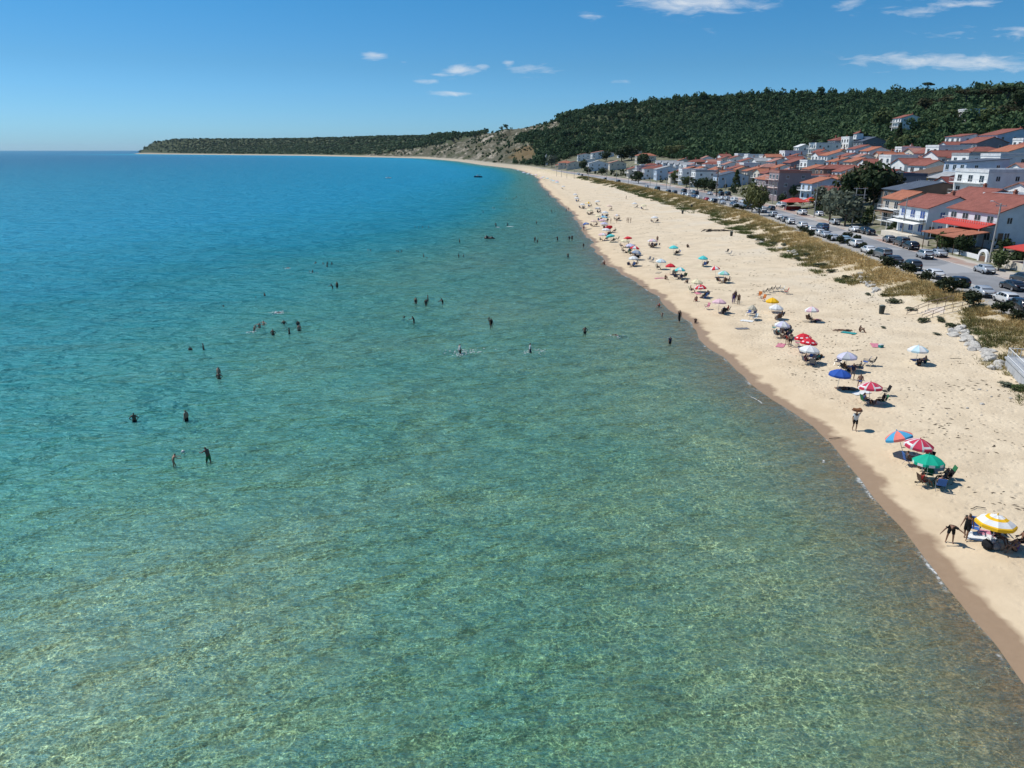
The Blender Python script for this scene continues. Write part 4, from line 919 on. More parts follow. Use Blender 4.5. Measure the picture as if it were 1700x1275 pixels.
ORD = ['nearest','second','third','fourth','fifth','sixth','seventh','eighth','ninth','tenth','eleventh','twelfth','thirteenth','fourteenth','fifteenth','sixteenth','seventeenth','eighteenth','nineteenth','twentieth','twenty first','twenty second','twenty third','twenty fourth','twenty fifth','twenty sixth','twenty seventh','twenty eighth','twenty ninth','thirtieth','thirty first','thirty second','thirty third','thirty fourth','thirty fifth','thirty sixth','thirty seventh','thirty eighth','thirty ninth','fortieth']
LEFTROW = [(1692,512,'suv','black'),(1668,499,'hatch','white'),(1629,487,'sedan','silver'),(1590,471,'hatch','black'),(1549,457,'sedan','white'),(1513,443,'suv','dark'),(1483,433,'sedan','dark'),(1463,424,'van','grey'),
 (1441,416,'sedan','white'),(1420,406,'suv','white'),(1401,398,'sedan','cyan'),(1382,395,'sedan','silver'),(1369,390,'sedan','silver'),(1360,387,'hatch','white'),(1346,382,'suv','white'),(1331,375,'suv','white'),(1311,368,'suv','white'),(1302,364,'hatch','grey'),(1293,360,'sedan','white'),(1283,356,'suv','silver'),
 (1265,349,'van','white'),(1240,343,'suv','dark'),(1229,340,'sedan','silver'),(1217,338,'hatch','blue'),(1199,335,'sedan','silver'),(1185,333,'suv','black'),(1171,331,'hatch','white'),(1161,329,'hatch','red'),(1151,326,'suv','white'),(1141,324,'sedan','blue'),(1132,322,'suv','white'),(1121,320,'hatch','silver'),(1108,317,'suv','dark'),(1096,315,'hatch','black')]
cn = {}
KN = dict(sedan='saloon', hatch='hatchback', suv='tall car', van='van'); CN = dict(dark='dark grey', black='black', white='white', silver='silver', grey='grey', blue='dark blue', red='red', cyan='pale blue grey')
for i, (px, py, k, c) in enumerate(LEFTROW):
    car(px, py, k, c, f'{CN[c]} {KN[k]}, {ORD[i]} from the near end of the dune side parking row', rot=rng.uniform(-.05, .05))
RIGHTROW = [(1698,466,'suv','dark'),(1680,477,'sedan','black'),(1633,449,'sedan','silver'),(1556,422,'sedan','silver'),(1534,425,'suv','silver'),(1511,410,'suv','black'),(1495,404,'van','dark'),(1475,398,'hatch','grey'),(1442,386,'hatch','black'),(1434,384,'suv','black'),(1418,381,'sedan','white'),
 (1385,369,'suv','silver'),(1359,354,'suv','white'),(1296,340,'van','white'),(1280,345,'hatch','black')]
for i, (px, py, k, c) in enumerate(RIGHTROW):
    car(px, py, k, c, f'{CN[c]} {KN[k]}, {ORD[i]} from the near end of the village side parking row', rot=rng.uniform(-.06, .06), group='cars parked along the village side')
MID = [(1364,379,'van','blue','dark blue pickup like van driving on the road beside the olive trees'),(1331,353,'suv','white','white car driving up the road past the red awning cafe'),(1235,334,'suv','white','white car in the inner row by the thin dune edge trees'),(1218,331,'suv','white','second white car of the inner row left of the dune edge trees'),
 (1206,329,'suv','silver','silver car of the inner row under the conical green tree'),(1197,328,'hatch','white','white hatchback in the inner row near the tall electricity pole'),(1222,340,'sedan','white','white car wedged between both parking rows left of the thin trees'),
 (1207,321,'van','black','black van parked before the pale blue gable, right one'),(1196,321,'van','black','black van parked before the pale blue gable, left one'),(1178,320,'sedan','silver','silver car on the village side near the tall electricity pole'),(1154,320,'van','black','black van on the village side left of the tall electricity pole'),
 (1075,312,'van','black','lone black van on the pale far stretch of road'),(1053,309,'hatch','silver','silver car left of the lone black van on the far road'),(1135,316,'van','black','dark van on the village side beyond the bushes of the far road'),(1149,317,'suv','silver','silver car beside the dark van on the village side of the far road'),
 (938,290,'van','white','white van at the far end of the road where the beach narrows'),(944,291,'hatch','black','black car next to the farthest white van'),(985,297,'suv','black','black car alone on the far road before the hedge'),(1008,300,'suv','black','second black car alone on the far road before the hedge')]
for px, py, k, c, lab in MID: car(px, py, k, c, lab, rot=rng.uniform(-.1, .1), group='cars on and beside the beach road')
e = bpy.data.objects

# ================================================================ poles
CONC = mat('pole_concrete', (.42,.40,.37), .9, .15, 2); STEEL = mat('galvanised_steel', (.45,.46,.47), .5, .1, 2, .5, .5); WOODP = mat('pole_wood', (.16,.11,.08), .9, .2, 3)
def pole(px, py, h, label, arms=2, m=CONC, r=.16, lamp=False, xyz=None, group=None):
    x, y, z = xyz or hit(px, py); e_ = empty('utility_pole', (x, y, z), math.atan2(-(float(PL(y+8))-float(PL(y-8))), 16), label, 'pole', group)
    link('post', MB().tube((0,0,-.4), (0,0,h), r, r*.6, 8).mesh('post', m), e_)
    for i in range(arms):
        link('crossarm', MB().box(-.9, .9, -r*.7-.12, -r*.7, h-.5-i*.9, h-.36-i*.9).mesh('crossarm', STEEL), e_)
        for sx in (-.8, 0, .8): link('insulator', MB().tube((sx, -r*.7-.06, h-.36-i*.9), (sx, -r*.7-.06, h-.1-i*.9), .05, .03, 6).mesh('insulator', BRICK), e_)
    if lamp:
        b = MB().tube((0,0,h-.3), (-1.3,0,h+.35), .05, n=6); link('lamp_arm', b.mesh('lamp_arm', STEEL), e_); link('lamp_head', MB().ell((-1.55,0,h+.36), .35, .14, .08, 8, 5).mesh('lamp_head', RAIL), e_)
    return e_
pole(1642,436,10.2,'tall concrete pole in front of the large pale house, nearest of all poles',1,r=.2,lamp=True)
pole(1496,394,8.8,'concrete pole before the white house with blue windows',1,r=.18)
pole(1528,398,5.2,'thin dark post beside the shaded gable of the white blue windowed house',0,WOODP,.09)
x, y, z = hit(1421,374)
hp = empty('double_utility_pole', (x, y, z), 0, 'double electricity pole with stacked crossarms beside the dark trees', 'pole')
for sx in (-1.1, 1.1): link('post', MB().tube((sx,0,-.4), (sx,0,9.6), .17, .12, 8).mesh('post', CONC), hp)
for zz in (9.3, 7.7, 6.9, 6.1): link('crossarm', MB().box(-2.0, 1.6, -.28, -.18, zz, zz+.14).mesh('crossarm', STEEL), hp)
for sx in (-1.8, -.6, .6, 1.4): link('insulator', MB().tube((sx,-.23,9.44), (sx,-.23,9.75), .06, .04, 6).mesh('insulator', BRICK), hp)
pole(1351,361,10.3,'concrete pole right of the red awning cafe',1)
pole(1282,338,8.6,'concrete pole before the mauve apartment block',1)
pole(1189,326,12.5,'tallest dark pole with transformer box by the inner parking rows',3,WOODP,.3)
pole(1231,319,9.0,'thin concrete pole before the wide pale blue gable',1)
pole(1203,322,7,'short thin pole among the black vans',0)
pole(1379,345,6.5,'thin pole with lamp between cafe and olive trees',0,lamp=True)
pole(1653,320,6.5,'white lamp post standing behind the roof of the large pale house',0,FRAME,.1,lamp=True)
FP_ = [(924,293,7,'first pole at the far left end of the beach road'),(932,294,7,'second pole near the farthest orange roofed house'),(941,296,8,'third pole in front of the far red roofed houses'),(953,297,8,'fourth far pole right of the white van'),(977,299,8,'far pole before the pale grey gable'),(1007,302,9,'far pole before the white balconied block'),(1023,303,9,'far pole left of the house with red roof and dark ground floor'),(1043,305,10,'far pole in front of the bright red hipped roof'),
 (1079,309,10,'far pole before the stacked white balconies'),(1106,313,10,'pole in front of the pale blue white house'),(1144,317,12,'tall pole before the house with dark walls and orange roof'),(1090,312,7,'short far pole between two taller ones'),(1112,314,6,'short lamp pole at the corner of the pale blue white house')]
for px, py, h, lab in FP_: pole(px, py, h, lab, 1, group='poles along the far road')

# ================================================================ red awning cafe
x, y, z = hit(1318,348)
cf_ = empty('cafe', (x, y, z), 0, 'open cafe under bright red awnings beside the road', 'cafe')
link('awning', MB().add([(-4,-3,2.6),(4,-3,2.6),(4,3,2.6),(-4,3,2.6),(-1,0,3.9),(1,0,3.9)], [(0,1,5,4),(1,2,5),(2,3,4,5),(3,0,4),(3,2,1,0)]).mesh('awning', AWR), cf_)
link('awning', MB().add([(4.2,-1,2.9),(8,-1,2.9),(8,4,2.9),(4.2,4,2.9),(6,1.5,4.1)], [(0,1,4),(1,2,4),(2,3,4),(3,0,4),(3,2,1,0)]).mesh('awning', AWR), cf_)
for a, b_ in ((-3.8,-2.8),(3.8,-2.8),(-3.8,2.8),(3.8,2.8)): link('post', MB().tube((a,b_,-.5), (a,b_,2.6), .07, n=6).mesh('post', FRAME), cf_)
link('counter', MB().box(-2.5, 2.5, .5, 2.2, -.3, 1.0).mesh('counter', mat('red_counter', (.4,.04,.03), .6)), cf_)
link('sign_board', MB().box(4.2, 8, -1.3, -1.05, 3.0, 3.7).mesh('sign_board', mat('yellow_board', (.75,.45,.03), .6)), cf_)
# garden pergola roofs beside the big house
for (px, py, w_, d_, lab) in ((1578,385,8,5,'terracotta tiled porch roof standing before the large pale house, left one'),(1600,391,6,4,'terracotta tiled porch roof standing before the large pale house, right lower one')):
    x, y, z = hit(px, py, 3.2)
    p_ = empty('porch', (x, y, z), .05, lab, 'porch'); link('roof', roof_mesh('shed', w_, d_, 3.0, .9, .3).mesh('roof', roofmat('orange')), p_)
    for a in (-w_/2+.2, w_/2-.2):
        for b_ in (-d_/2+.2, d_/2-.2): link('post', MB().tube((a,b_,-.6), (a,b_,3.02), .08, n=6).mesh('post', WOODR), p_)
# garden walls and gates
def wall_run(name, pts, h, th, m, label, cat='wall', z=2.75):
    b = MB()
    for (x0, y0), (x1, y1) in zip(pts[:-1], pts[1:]):
        d = Vector((x1-x0, y1-y0)).normalized(); n_ = Vector((-d.y, d.x))*th/2
        b.add([(x0-n_.x,y0-n_.y,z-.6),(x1-n_.x,y1-n_.y,z-.6),(x1+n_.x,y1+n_.y,z-.6),(x0+n_.x,y0+n_.y,z-.6),(x0-n_.x,y0-n_.y,z+h),(x1-n_.x,y1-n_.y,z+h),(x1+n_.x,y1+n_.y,z+h),(x0+n_.x,y0+n_.y,z+h)], [(0,3,2,1),(4,5,6,7),(0,1,5,4),(1,2,6,5),(2,3,7,6),(3,0,4,7)])
    return tag(link(name, b.mesh(name, m)), label, cat)
rx = lambda y, o: (float(RR(y))+o, y)
WW = wallmat('white')
wall_run('garden_wall', [rx(92,2.2), rx(100,2.0), rx(106,2.0)], 1.2, .25, WW, 'low white garden wall beneath the red awning at the right edge')
wall_run('garden_wall', [rx(112,2.0), rx(120,2.0), rx(127,2.2)], 1.3, .25, wallmat('cream'), 'low cream garden wall between the silver car and the round gate')
wall_run('garden_wall', [rx(131,2.0), rx(140,2.0), rx(146,2.0)], 1.1, .25, WW, 'low white garden wall before the white house with blue windows')
wall_run('garden_wall', [rx(150,2.0), rx(160,2.0), rx(170,2.2)], 1.4, .25, wallmat('beige'), 'beige garden wall by the dark parked vans')
gx, gy = rx(129, 1.6)
ar = empty('arched_gate', (gx, gy, 2.73), math.pi/2, 'round white arched garden gate beside the road', 'gate')
ab = MB()
for k_ in range(12):
    a0, a1 = math.pi*k_/12, math.pi*(k_+1)/12
    for (r0, r1) in ((.9, 1.35),): 
        P = [(math.cos(a)*r_, dy, 1.1+math.sin(a)*r_) for a in (a0, a1) for r_ in (r0, r1) for dy in (-.18, .18)]; ab.add(P, [(0,1,5,4),(2,6,7,3),(0,4,6,2),(1,3,7,5)])
ab.box(-1.35, -.9, -.18, .18, 0, 1.1); ab.box(.9, 1.35, -.18, .18, 0, 1.1); link('arch', ab.mesh('arch', WW), ar)
link('gate_leaf', MB().box(-.88, .88, -.03, .03, .05, 1.2).mesh('gate_leaf', mat('gate_paint', (.2,.12,.08), .6)), ar)

# ================================================================ dune plants, rocks, ramp
SHR = [(1421,402,1.3),(1412,408,1.2),(1445,425,1.0),(1473,444,1.7),(1508,455,1.5),(1537,466,1.3),(1582,487,1.9),(1562,480,1.0),(1615,508,1.7),(1662,520,1.3),(1380,400,1.1),(1395,404,1.3),(1404,398,1.4),(1430,414,1.2),(1333,387,1.4),(1345,392,1.3),(1221,347,1.5),(1233,349,1.3),(1690,533,1.1)]
for i, (px, py, r) in enumerate(SHR):
    tree(px, py, r, 'bush', 'bush', f'dark evergreen bush by the parked cars, {ORD[i]} of the bush line counted in building order' if False else ['dark bush in front of the tenth parked cars','dark low bush left of the white parked car cluster','small dark bush below the grey van','broad dark bush before the dark saloon car','tall brownish bush before the dark sport utility car','round dark bush before the white saloon car of the near parking row','largest dark bush before the black hatchback at the near dune edge','small thorny bush left of the largest dark bush','dark bush at the top of the beach ramp','sparse dark bush before the white hatchback','dark bush among the mid row cars, leftmost of three','dark bush among the mid row cars, middle of three','dark bush among the mid row cars, tallest of three','dark bush between two white parked cars','dark round bush where the dune grass begins to narrow, left','dark round bush where the dune grass begins to narrow, right','dark clump beneath the thin dune edge trees, left','dark clump beneath the thin dune edge trees, right','low bush at the right edge before the black near car'][i], name='roadside_bush', group='dark bushes along the parking edge')
GS = [(1484,503,1.4,'shrub'),(1466,545,.5,'olive'),(1361,443,1.6,'shrub'),(1380,452,1.3,'shrub'),(1406,462,1.1,'shrub'),(1394,466,.8,'olive'),(1468,492,.8,'shrub'),(1441,490,.7,'olive'),(1532,535,1.1,'shrub'),(1555,556,.6,'olive'),(1583,545,1.3,'shrub'),(1562,535,.8,'shrub'),(1690,648,1.0,'green'),(1672,642,.9,'olive'),(1512,516,1.0,'olive'),(1560,530,.7,'olive'),(1340,425,1.4,'shrub'),(1325,432,1.2,'shrub'),(1284,406,1.3,'shrub'),(1262,401,1.5,'shrub'),(1245,395,1.6,'shrub'),(1301,408,1.1,'olive')]
GSL = ['green shrub clump on the sand left of the near trash bin','thin pale shrub on open sand','green dune shrub by the grass bulge, upper left','green dune shrub by the grass bulge, middle','dark dune shrub at the sand edge below the grass','pale small shrub left of the dark dune shrub','small green shrub on the white rocky slope','tiny pale shrub left of the bin slope','green mound below the foot of the ramp rail','little pale shrub left of the white boulders','green shrub clump above the white boulder line','green shrub clump on the bank by the ramp','green weeds at the foot of the concrete platform','pale weeds left of the concrete platform foot','pale weeds at the left of the ramp stair','small weeds right of the ramp stair','green dune shrub farther up the beach, right','green dune shrub farther up the beach, left','green shrub near the far sand tongue, right','green shrub near the far sand tongue, middle','broad green shrub near the far sand tongue, left','pale shrub between the far grass and rocks']
for (px, py, r, lm), lab in zip(GS, GSL): tree(px, py, r*.8, 'bush', lm, lab, rz=.5, name='dune_shrub', group='low shrubs on the dune edge')
# dry grass: thin blades, uncountable
gm_t = NT('dry_grass_blades'); ti_ = gm_t.attr('tint'); gcol = gm_t.mix(gm_t.lin(ti_, 0, .45), (.09,.12,.04), (.27,.22,.09)); gcol = gm_t.mix(gm_t.lin(ti_, .4, 1), gcol, (.56,.41,.19))
GRM = gm_t.done(gm_t.bsdf(gcol, .9, .1))
def grass(name, n, yr, hgt, wd, lab, blades):
    Y = yr[0]*np.exp(g0.uniform(0, 1, n)**1.0*math.log(yr[1]/yr[0])); off = g0.uniform(-10, .2, n); pl = PL(Y); X = pl+off
    inner = np.interp(Y, [60,80,92,104,120,160,200,240,300,360,450,560], [-13,-7,-3.0,-9,-11,-12,-13,-14,-15,-12,-9,-6]); X = pl+g0.uniform(0, 1, n)*inner-.1+g0.normal(size=n)*.5
    dens = vn(X, Y, 3.2, 31, 3); gr = vn(X, Y, 7, 41, 3); frac = (X-pl)/inner
    ra_, rb_ = np.array(hit(1600,505)[:2]), np.array(hit(1516,527)[:2]); dd = rb_-ra_; tq = np.clip(((X-ra_[0])*dd[0]+(Y-ra_[1])*dd[1])/(dd@dd), 0, 1); ramp = np.hypot(X-ra_[0]-tq*dd[0], Y-ra_[1]-tq*dd[1]) < 2.1
    k = (dens > .36+.30*np.clip(frac-.45, 0, 1)) & ~ramp & (X < pl-.25); X, Y, frac, gr = X[k], Y[k], frac[k], gr[k]; Z = T(X, Y); m = len(X)
    tint = np.clip(1.05-1.0*np.clip(frac, 0, 1)**1.3+(gr-.5)*1.1+g0.normal(size=m)*.12+np.interp(Y, [150, 330], [0, -.3]), 0, 1)
    sc = np.interp(Y, [60, 200, 560], [1, 1.9, 3.6])[:,None]*(.6+.6*g0.uniform(0, 1, m))[:,None]
    a = g0.uniform(0, 2*math.pi, (m, blades)); r0 = g0.uniform(0, .42, (m, blades))*sc; le = g0.uniform(.1, .45, (m, blades))*sc
    bx, by = X[:,None]+np.cos(a)*r0, Y[:,None]+np.sin(a)*r0; h = hgt*g0.uniform(.5, 1.2, (m, blades))*np.minimum(sc, 1.6); tx, ty = bx+np.cos(a)*le, by+np.sin(a)*le; w2 = wd*sc
    b2 = g0.uniform(0, math.pi, (m, blades)); cx, sx = np.cos(b2)*w2, np.sin(b2)*w2; Zb = Z[:,None]-.03+0*bx
    V = np.stack([np.stack([bx-cx, by-sx, Zb], -1), np.stack([bx+cx, by+sx, Zb], -1), np.stack([tx, ty, Zb+h], -1)], 2).reshape(-1, 3)
    F = np.arange(len(V)).reshape(-1, 3); tt = np.repeat(tint, blades*3)
    print(name, m, len(F)); tag(link(name, npmesh(name, V, F, GRM, dict(tint=tt))), lab, 'grass', kind='stuff')
grass('dune_grass', 15000, (58, 560), .38, .035, 'golden and green dry grass covering the dune strip beside the parking', 16)

def rock_mesh(v):
    r_ = random.Random(v); b = MB().ell((0,0,0), 1, 1, 1, 9, 6, 0, .16, r_); V = [Vector(p) for p in b.v]
    cuts = [(Vector((r_.uniform(-1,1), r_.uniform(-1,1), r_.uniform(-.3,1))).normalized(), r_.uniform(.6, .85)) for _ in range(6)]
    for i, p in enumerate(V):
        for n_, d in cuts:
            k_ = p.dot(n_)-d
            if k_ > 0: p = p-n_*k_
        V[i] = p
    b.v = [tuple(p) for p in V]; return b.mesh('rock', mat('limestone', (.54,.51,.46), .9, .14, 1.5, .2, 0, .05))
RM = [rock_mesh(i) for i in range(6)]
def rock(x, y, r, label, group):
    o = link('boulder', rng.choice(RM), None, (x, y, float(T(x, y))+r*.12)); o.scale = (r*rng.uniform(.8, 1.3), r*rng.uniform(.7, 1.1), r*rng.uniform(.5, .75)); o.rotation_euler = (rng.uniform(-.2,.2), rng.uniform(-.2,.2), rng.uniform(0, 6.28))
    return tag(o, label, 'rock', group)
edge = [(1580,548),(1592,553),(1603,560),(1612,568),(1620,577),(1632,586),(1643,594),(1652,603),(1662,612)]
for i in range(58):
    t_ = rng.uniform(0, len(edge)-1.001); k_ = int(t_); a, b_ = edge[k_], edge[k_+1]; px = a[0]+(b_[0]-a[0])*(t_-k_)+rng.gauss(0, 5); py = a[1]+(b_[1]-a[1])*(t_-k_)+rng.gauss(0, 4.5)
    x, y, z = hit(px, py); rock(x, y, rng.uniform(.28, .72), 'white limestone boulder in the pile between the sand and the concrete platform', 'white boulders by the platform')
for i in range(26):
    px = rng.gauss(1442, 9); py = 462+(px-1430)*.9+rng.gauss(0, 5); x, y, z = hit(px, py); rock(x, y, rng.uniform(.25, .55), 'pale boulder on the slope below the broad dark bush', 'pale boulders on the dune slope')
for i in range(16):
    px = rng.uniform(1255, 1330); py = np.interp(px, [1255,1330], [398,425])+rng.gauss(0, 3); x, y, z = hit(px, py); rock(x, y, rng.uniform(.3, .7), 'pale stone at the sand edge of the green dune shrubs', 'pale stones of the far dune')
for i in range(10):
    px = rng.uniform(1560, 1700); py = rng.uniform(640, 700); x, y, z = hit(px, py); rock(x, y, rng.uniform(.08, .22), 'small pale stone lying on the sand near the platform', 'small stones on the sand')

# ramp with steps and rails
ra = empty('beach_ramp', (0,0,0), 0, 'pale concrete ramp with steps going down from the road to the sand', 'ramp')
CO = mat('ramp_concrete', (.66,.56,.46), .9, .1, 1)
RA = hit(1597,507); RB = hit(1516,527); ra.location = (RA[0], RA[1], 0); ra.rotation_euler = (0, 0, math.atan2(RB[1]-RA[1], RB[0]-RA[0])+math.pi); y0_, y1_ = -1.5, 1.5; xr = 0; b = MB(); Zt = 2.82; RL = math.hypot(RB[0]-RA[0], RB[1]-RA[1])-2.9
b.add([(xr-RL,y0_,2.15),(xr+1.2,y0_,Zt),(xr+1.2,y1_,Zt),(xr-RL,y1_,2.15),(xr-RL,y0_,.6),(xr+1.2,y0_,.6),(xr+1.2,y1_,.6),(xr-RL,y1_,.6)], [(0,1,2,3),(4,7,6,5),(0,4,5,1),(1,5,6,2),(2,6,7,3),(3,7,4,0)])
link('slab', b.mesh('slab', CO), ra)
for i in range(6):
    x0 = xr-RL-.45*(i+1); link('step', MB().box(x0, x0+.449, y0_, y1_, .2, 2.13-.17*(i+1)).mesh('step', CO), ra)
for ys_ in (y0_-.05, y1_+.05):
    q = MB(); pts = [(xr-.2, Zt), (xr-RL, 2.15), (xr-RL-2.8, 1.05)]
    for (xa, za), (xb, zb) in zip(pts[:-1], pts[1:]):
        for up in (.55, 1.0): q.tube((xr+xa,ys_,za+up), (xr+xb,ys_,zb+up), .04, n=5)
    for xp in (-.2, -RL*.33, -RL*.66, -RL, -RL-1.4, -RL-2.8): zz = np.interp(xp, [-RL-2.8,-RL,-.2], [1.05,2.15,Zt]); q.tube((xr+xp,ys_,zz-.5), (xr+xp,ys_,zz+1.0), .03, n=5)
    link('railing', q.mesh('railing', mat('rusty_rail', (.30,.22,.17), .8, .2, 3)), ra)
# concrete platform with white rail at the right edge
P0 = np.array(hit(1667,610)[:2]); P1 = np.array(hit(1720,668)[:2])
pf = empty('concrete_platform', (P0[0], P0[1], 0), math.atan2(P1[1]-P0[1], P1[0]-P0[0]), 'grey concrete platform with white metal railing cut by the right edge', 'platform')
link('slab', MB().box(0, 9, 0, 3.2, -.3, 2.3).box(-.12, 9.1, -.12, 3.3, 2.303, 2.46).mesh('slab', mat('raw_concrete', (.44,.45,.46), .9, .12, 1)), pf)
q = MB()
for i in range(25): q.tube((.15+i*.36,.05,2.46), (.15+i*.36,.05,3.4), .02, n=5)
for i in range(9): q.tube((.1,.05+i*.36,2.46), (.1,.05+i*.36,3.4), .02, n=5)
for zz in (2.6, 3.4): q.tube((.1,.05,zz), (8.9,.05,zz), .03, n=5); q.tube((.1,.05,zz), (.1,3.1,zz), .03, n=5)
link('railing', q.mesh('railing', FRAME), pf)
# bins
def bin_(px, py, lab, lid=True):
    x, y, z = hit(px, py); e_ = empty('trash_bin', (x, y, z), .3, lab, 'bin', 'dark trash bins on the sand'); dk = mat('bin_plastic', (.035,.045,.04), .6)
    link('barrel', MB().tube((0,0,0), (0,0,1.0), .30, .38, 12).mesh('barrel', dk), e_); link('rim', MB().tube((0,0,1.002), (0,0,1.08), .41, .41, 12).mesh('rim', dk), e_)
    link('sack', MB().ell((0,0,1.1), .33, .33, .12, 8, 5, 0, .15, rng).mesh('sack', mat('bin_sack', (.16,.19,.17), .5)), e_); return e_
bin_(1463,521,'dark trash bin on the sand left of the beach ramp'); bin_(1214,392,'dark trash bin at the edge of the far grass tongue'); bin_(1133,355,'dark trash bin before the dune farther up the beach'); bin_(1148,345,'dark post like bin within the far dune grass')
# heap of driftwood
x, y, z = hit(1192,384); hb_ = MB()
for i in range(26):
    a = rng.uniform(-.5,.5); p = Vector((rng.uniform(-3.2,3.2), rng.uniform(-1,1), rng.uniform(.05,.5))); d = Vector((math.cos(a), math.sin(a), rng.uniform(-.1,.25)))*rng.uniform(.6,1.6); hb_.tube(p-d, p+d, .09, .05, 5)
o = link('driftwood_heap', hb_.mesh('driftwood_heap', mat('driftwood', (.06,.05,.04), .9)), None, (x, y, z)); tag(o, 'dark heap of driftwood and weed lying on the upper beach', 'driftwood')
# ================================================================ people
J0 = dict(pelvis=(0,0,.94), spine=(0,.01,1.12), chest=(0,.0,1.32), neck=(0,0,1.47), head=(0,.02,1.57), crown=(0,.02,1.655), nose=(0,.115,1.57),
          shL=(-.17,0,1.41), elL=(-.23,-.02,1.13), wrL=(-.25,.06,.89), shR=(.17,0,1.41), elR=(.23,-.02,1.13), wrR=(.25,.06,.89),
          hiL=(-.095,0,.90), knL=(-.11,.02,.49), anL=(-.12,-.02,.09), toL=(-.14,.15,.03), hiR=(.095,0,.90), knR=(.11,.02,.49), anR=(.12,-.02,.09), toR=(.14,.15,.03))
RAD = dict(pelvis=.135, spine=.12, chest=.135, neck=.055, head=.088, crown=.062, nose=.013, sh=.062, el=.043, wr=.028, hi=.088, kn=.058, an=.038, to=.032)
BON = [('pelvis','spine'),('spine','chest'),('chest','neck'),('neck','head'),('head','crown'),('head','nose')]+[b for s in 'LR' for b in (('chest','sh'+s),('sh'+s,'el'+s),('el'+s,'wr'+s),('pelvis','hi'+s),('hi'+s,'kn'+s),('kn'+s,'an'+s),('an'+s,'to'+s))]
def sh_(d, off): return {k: tuple(Vector(v)+Vector(off)) for k, v in d.items()}
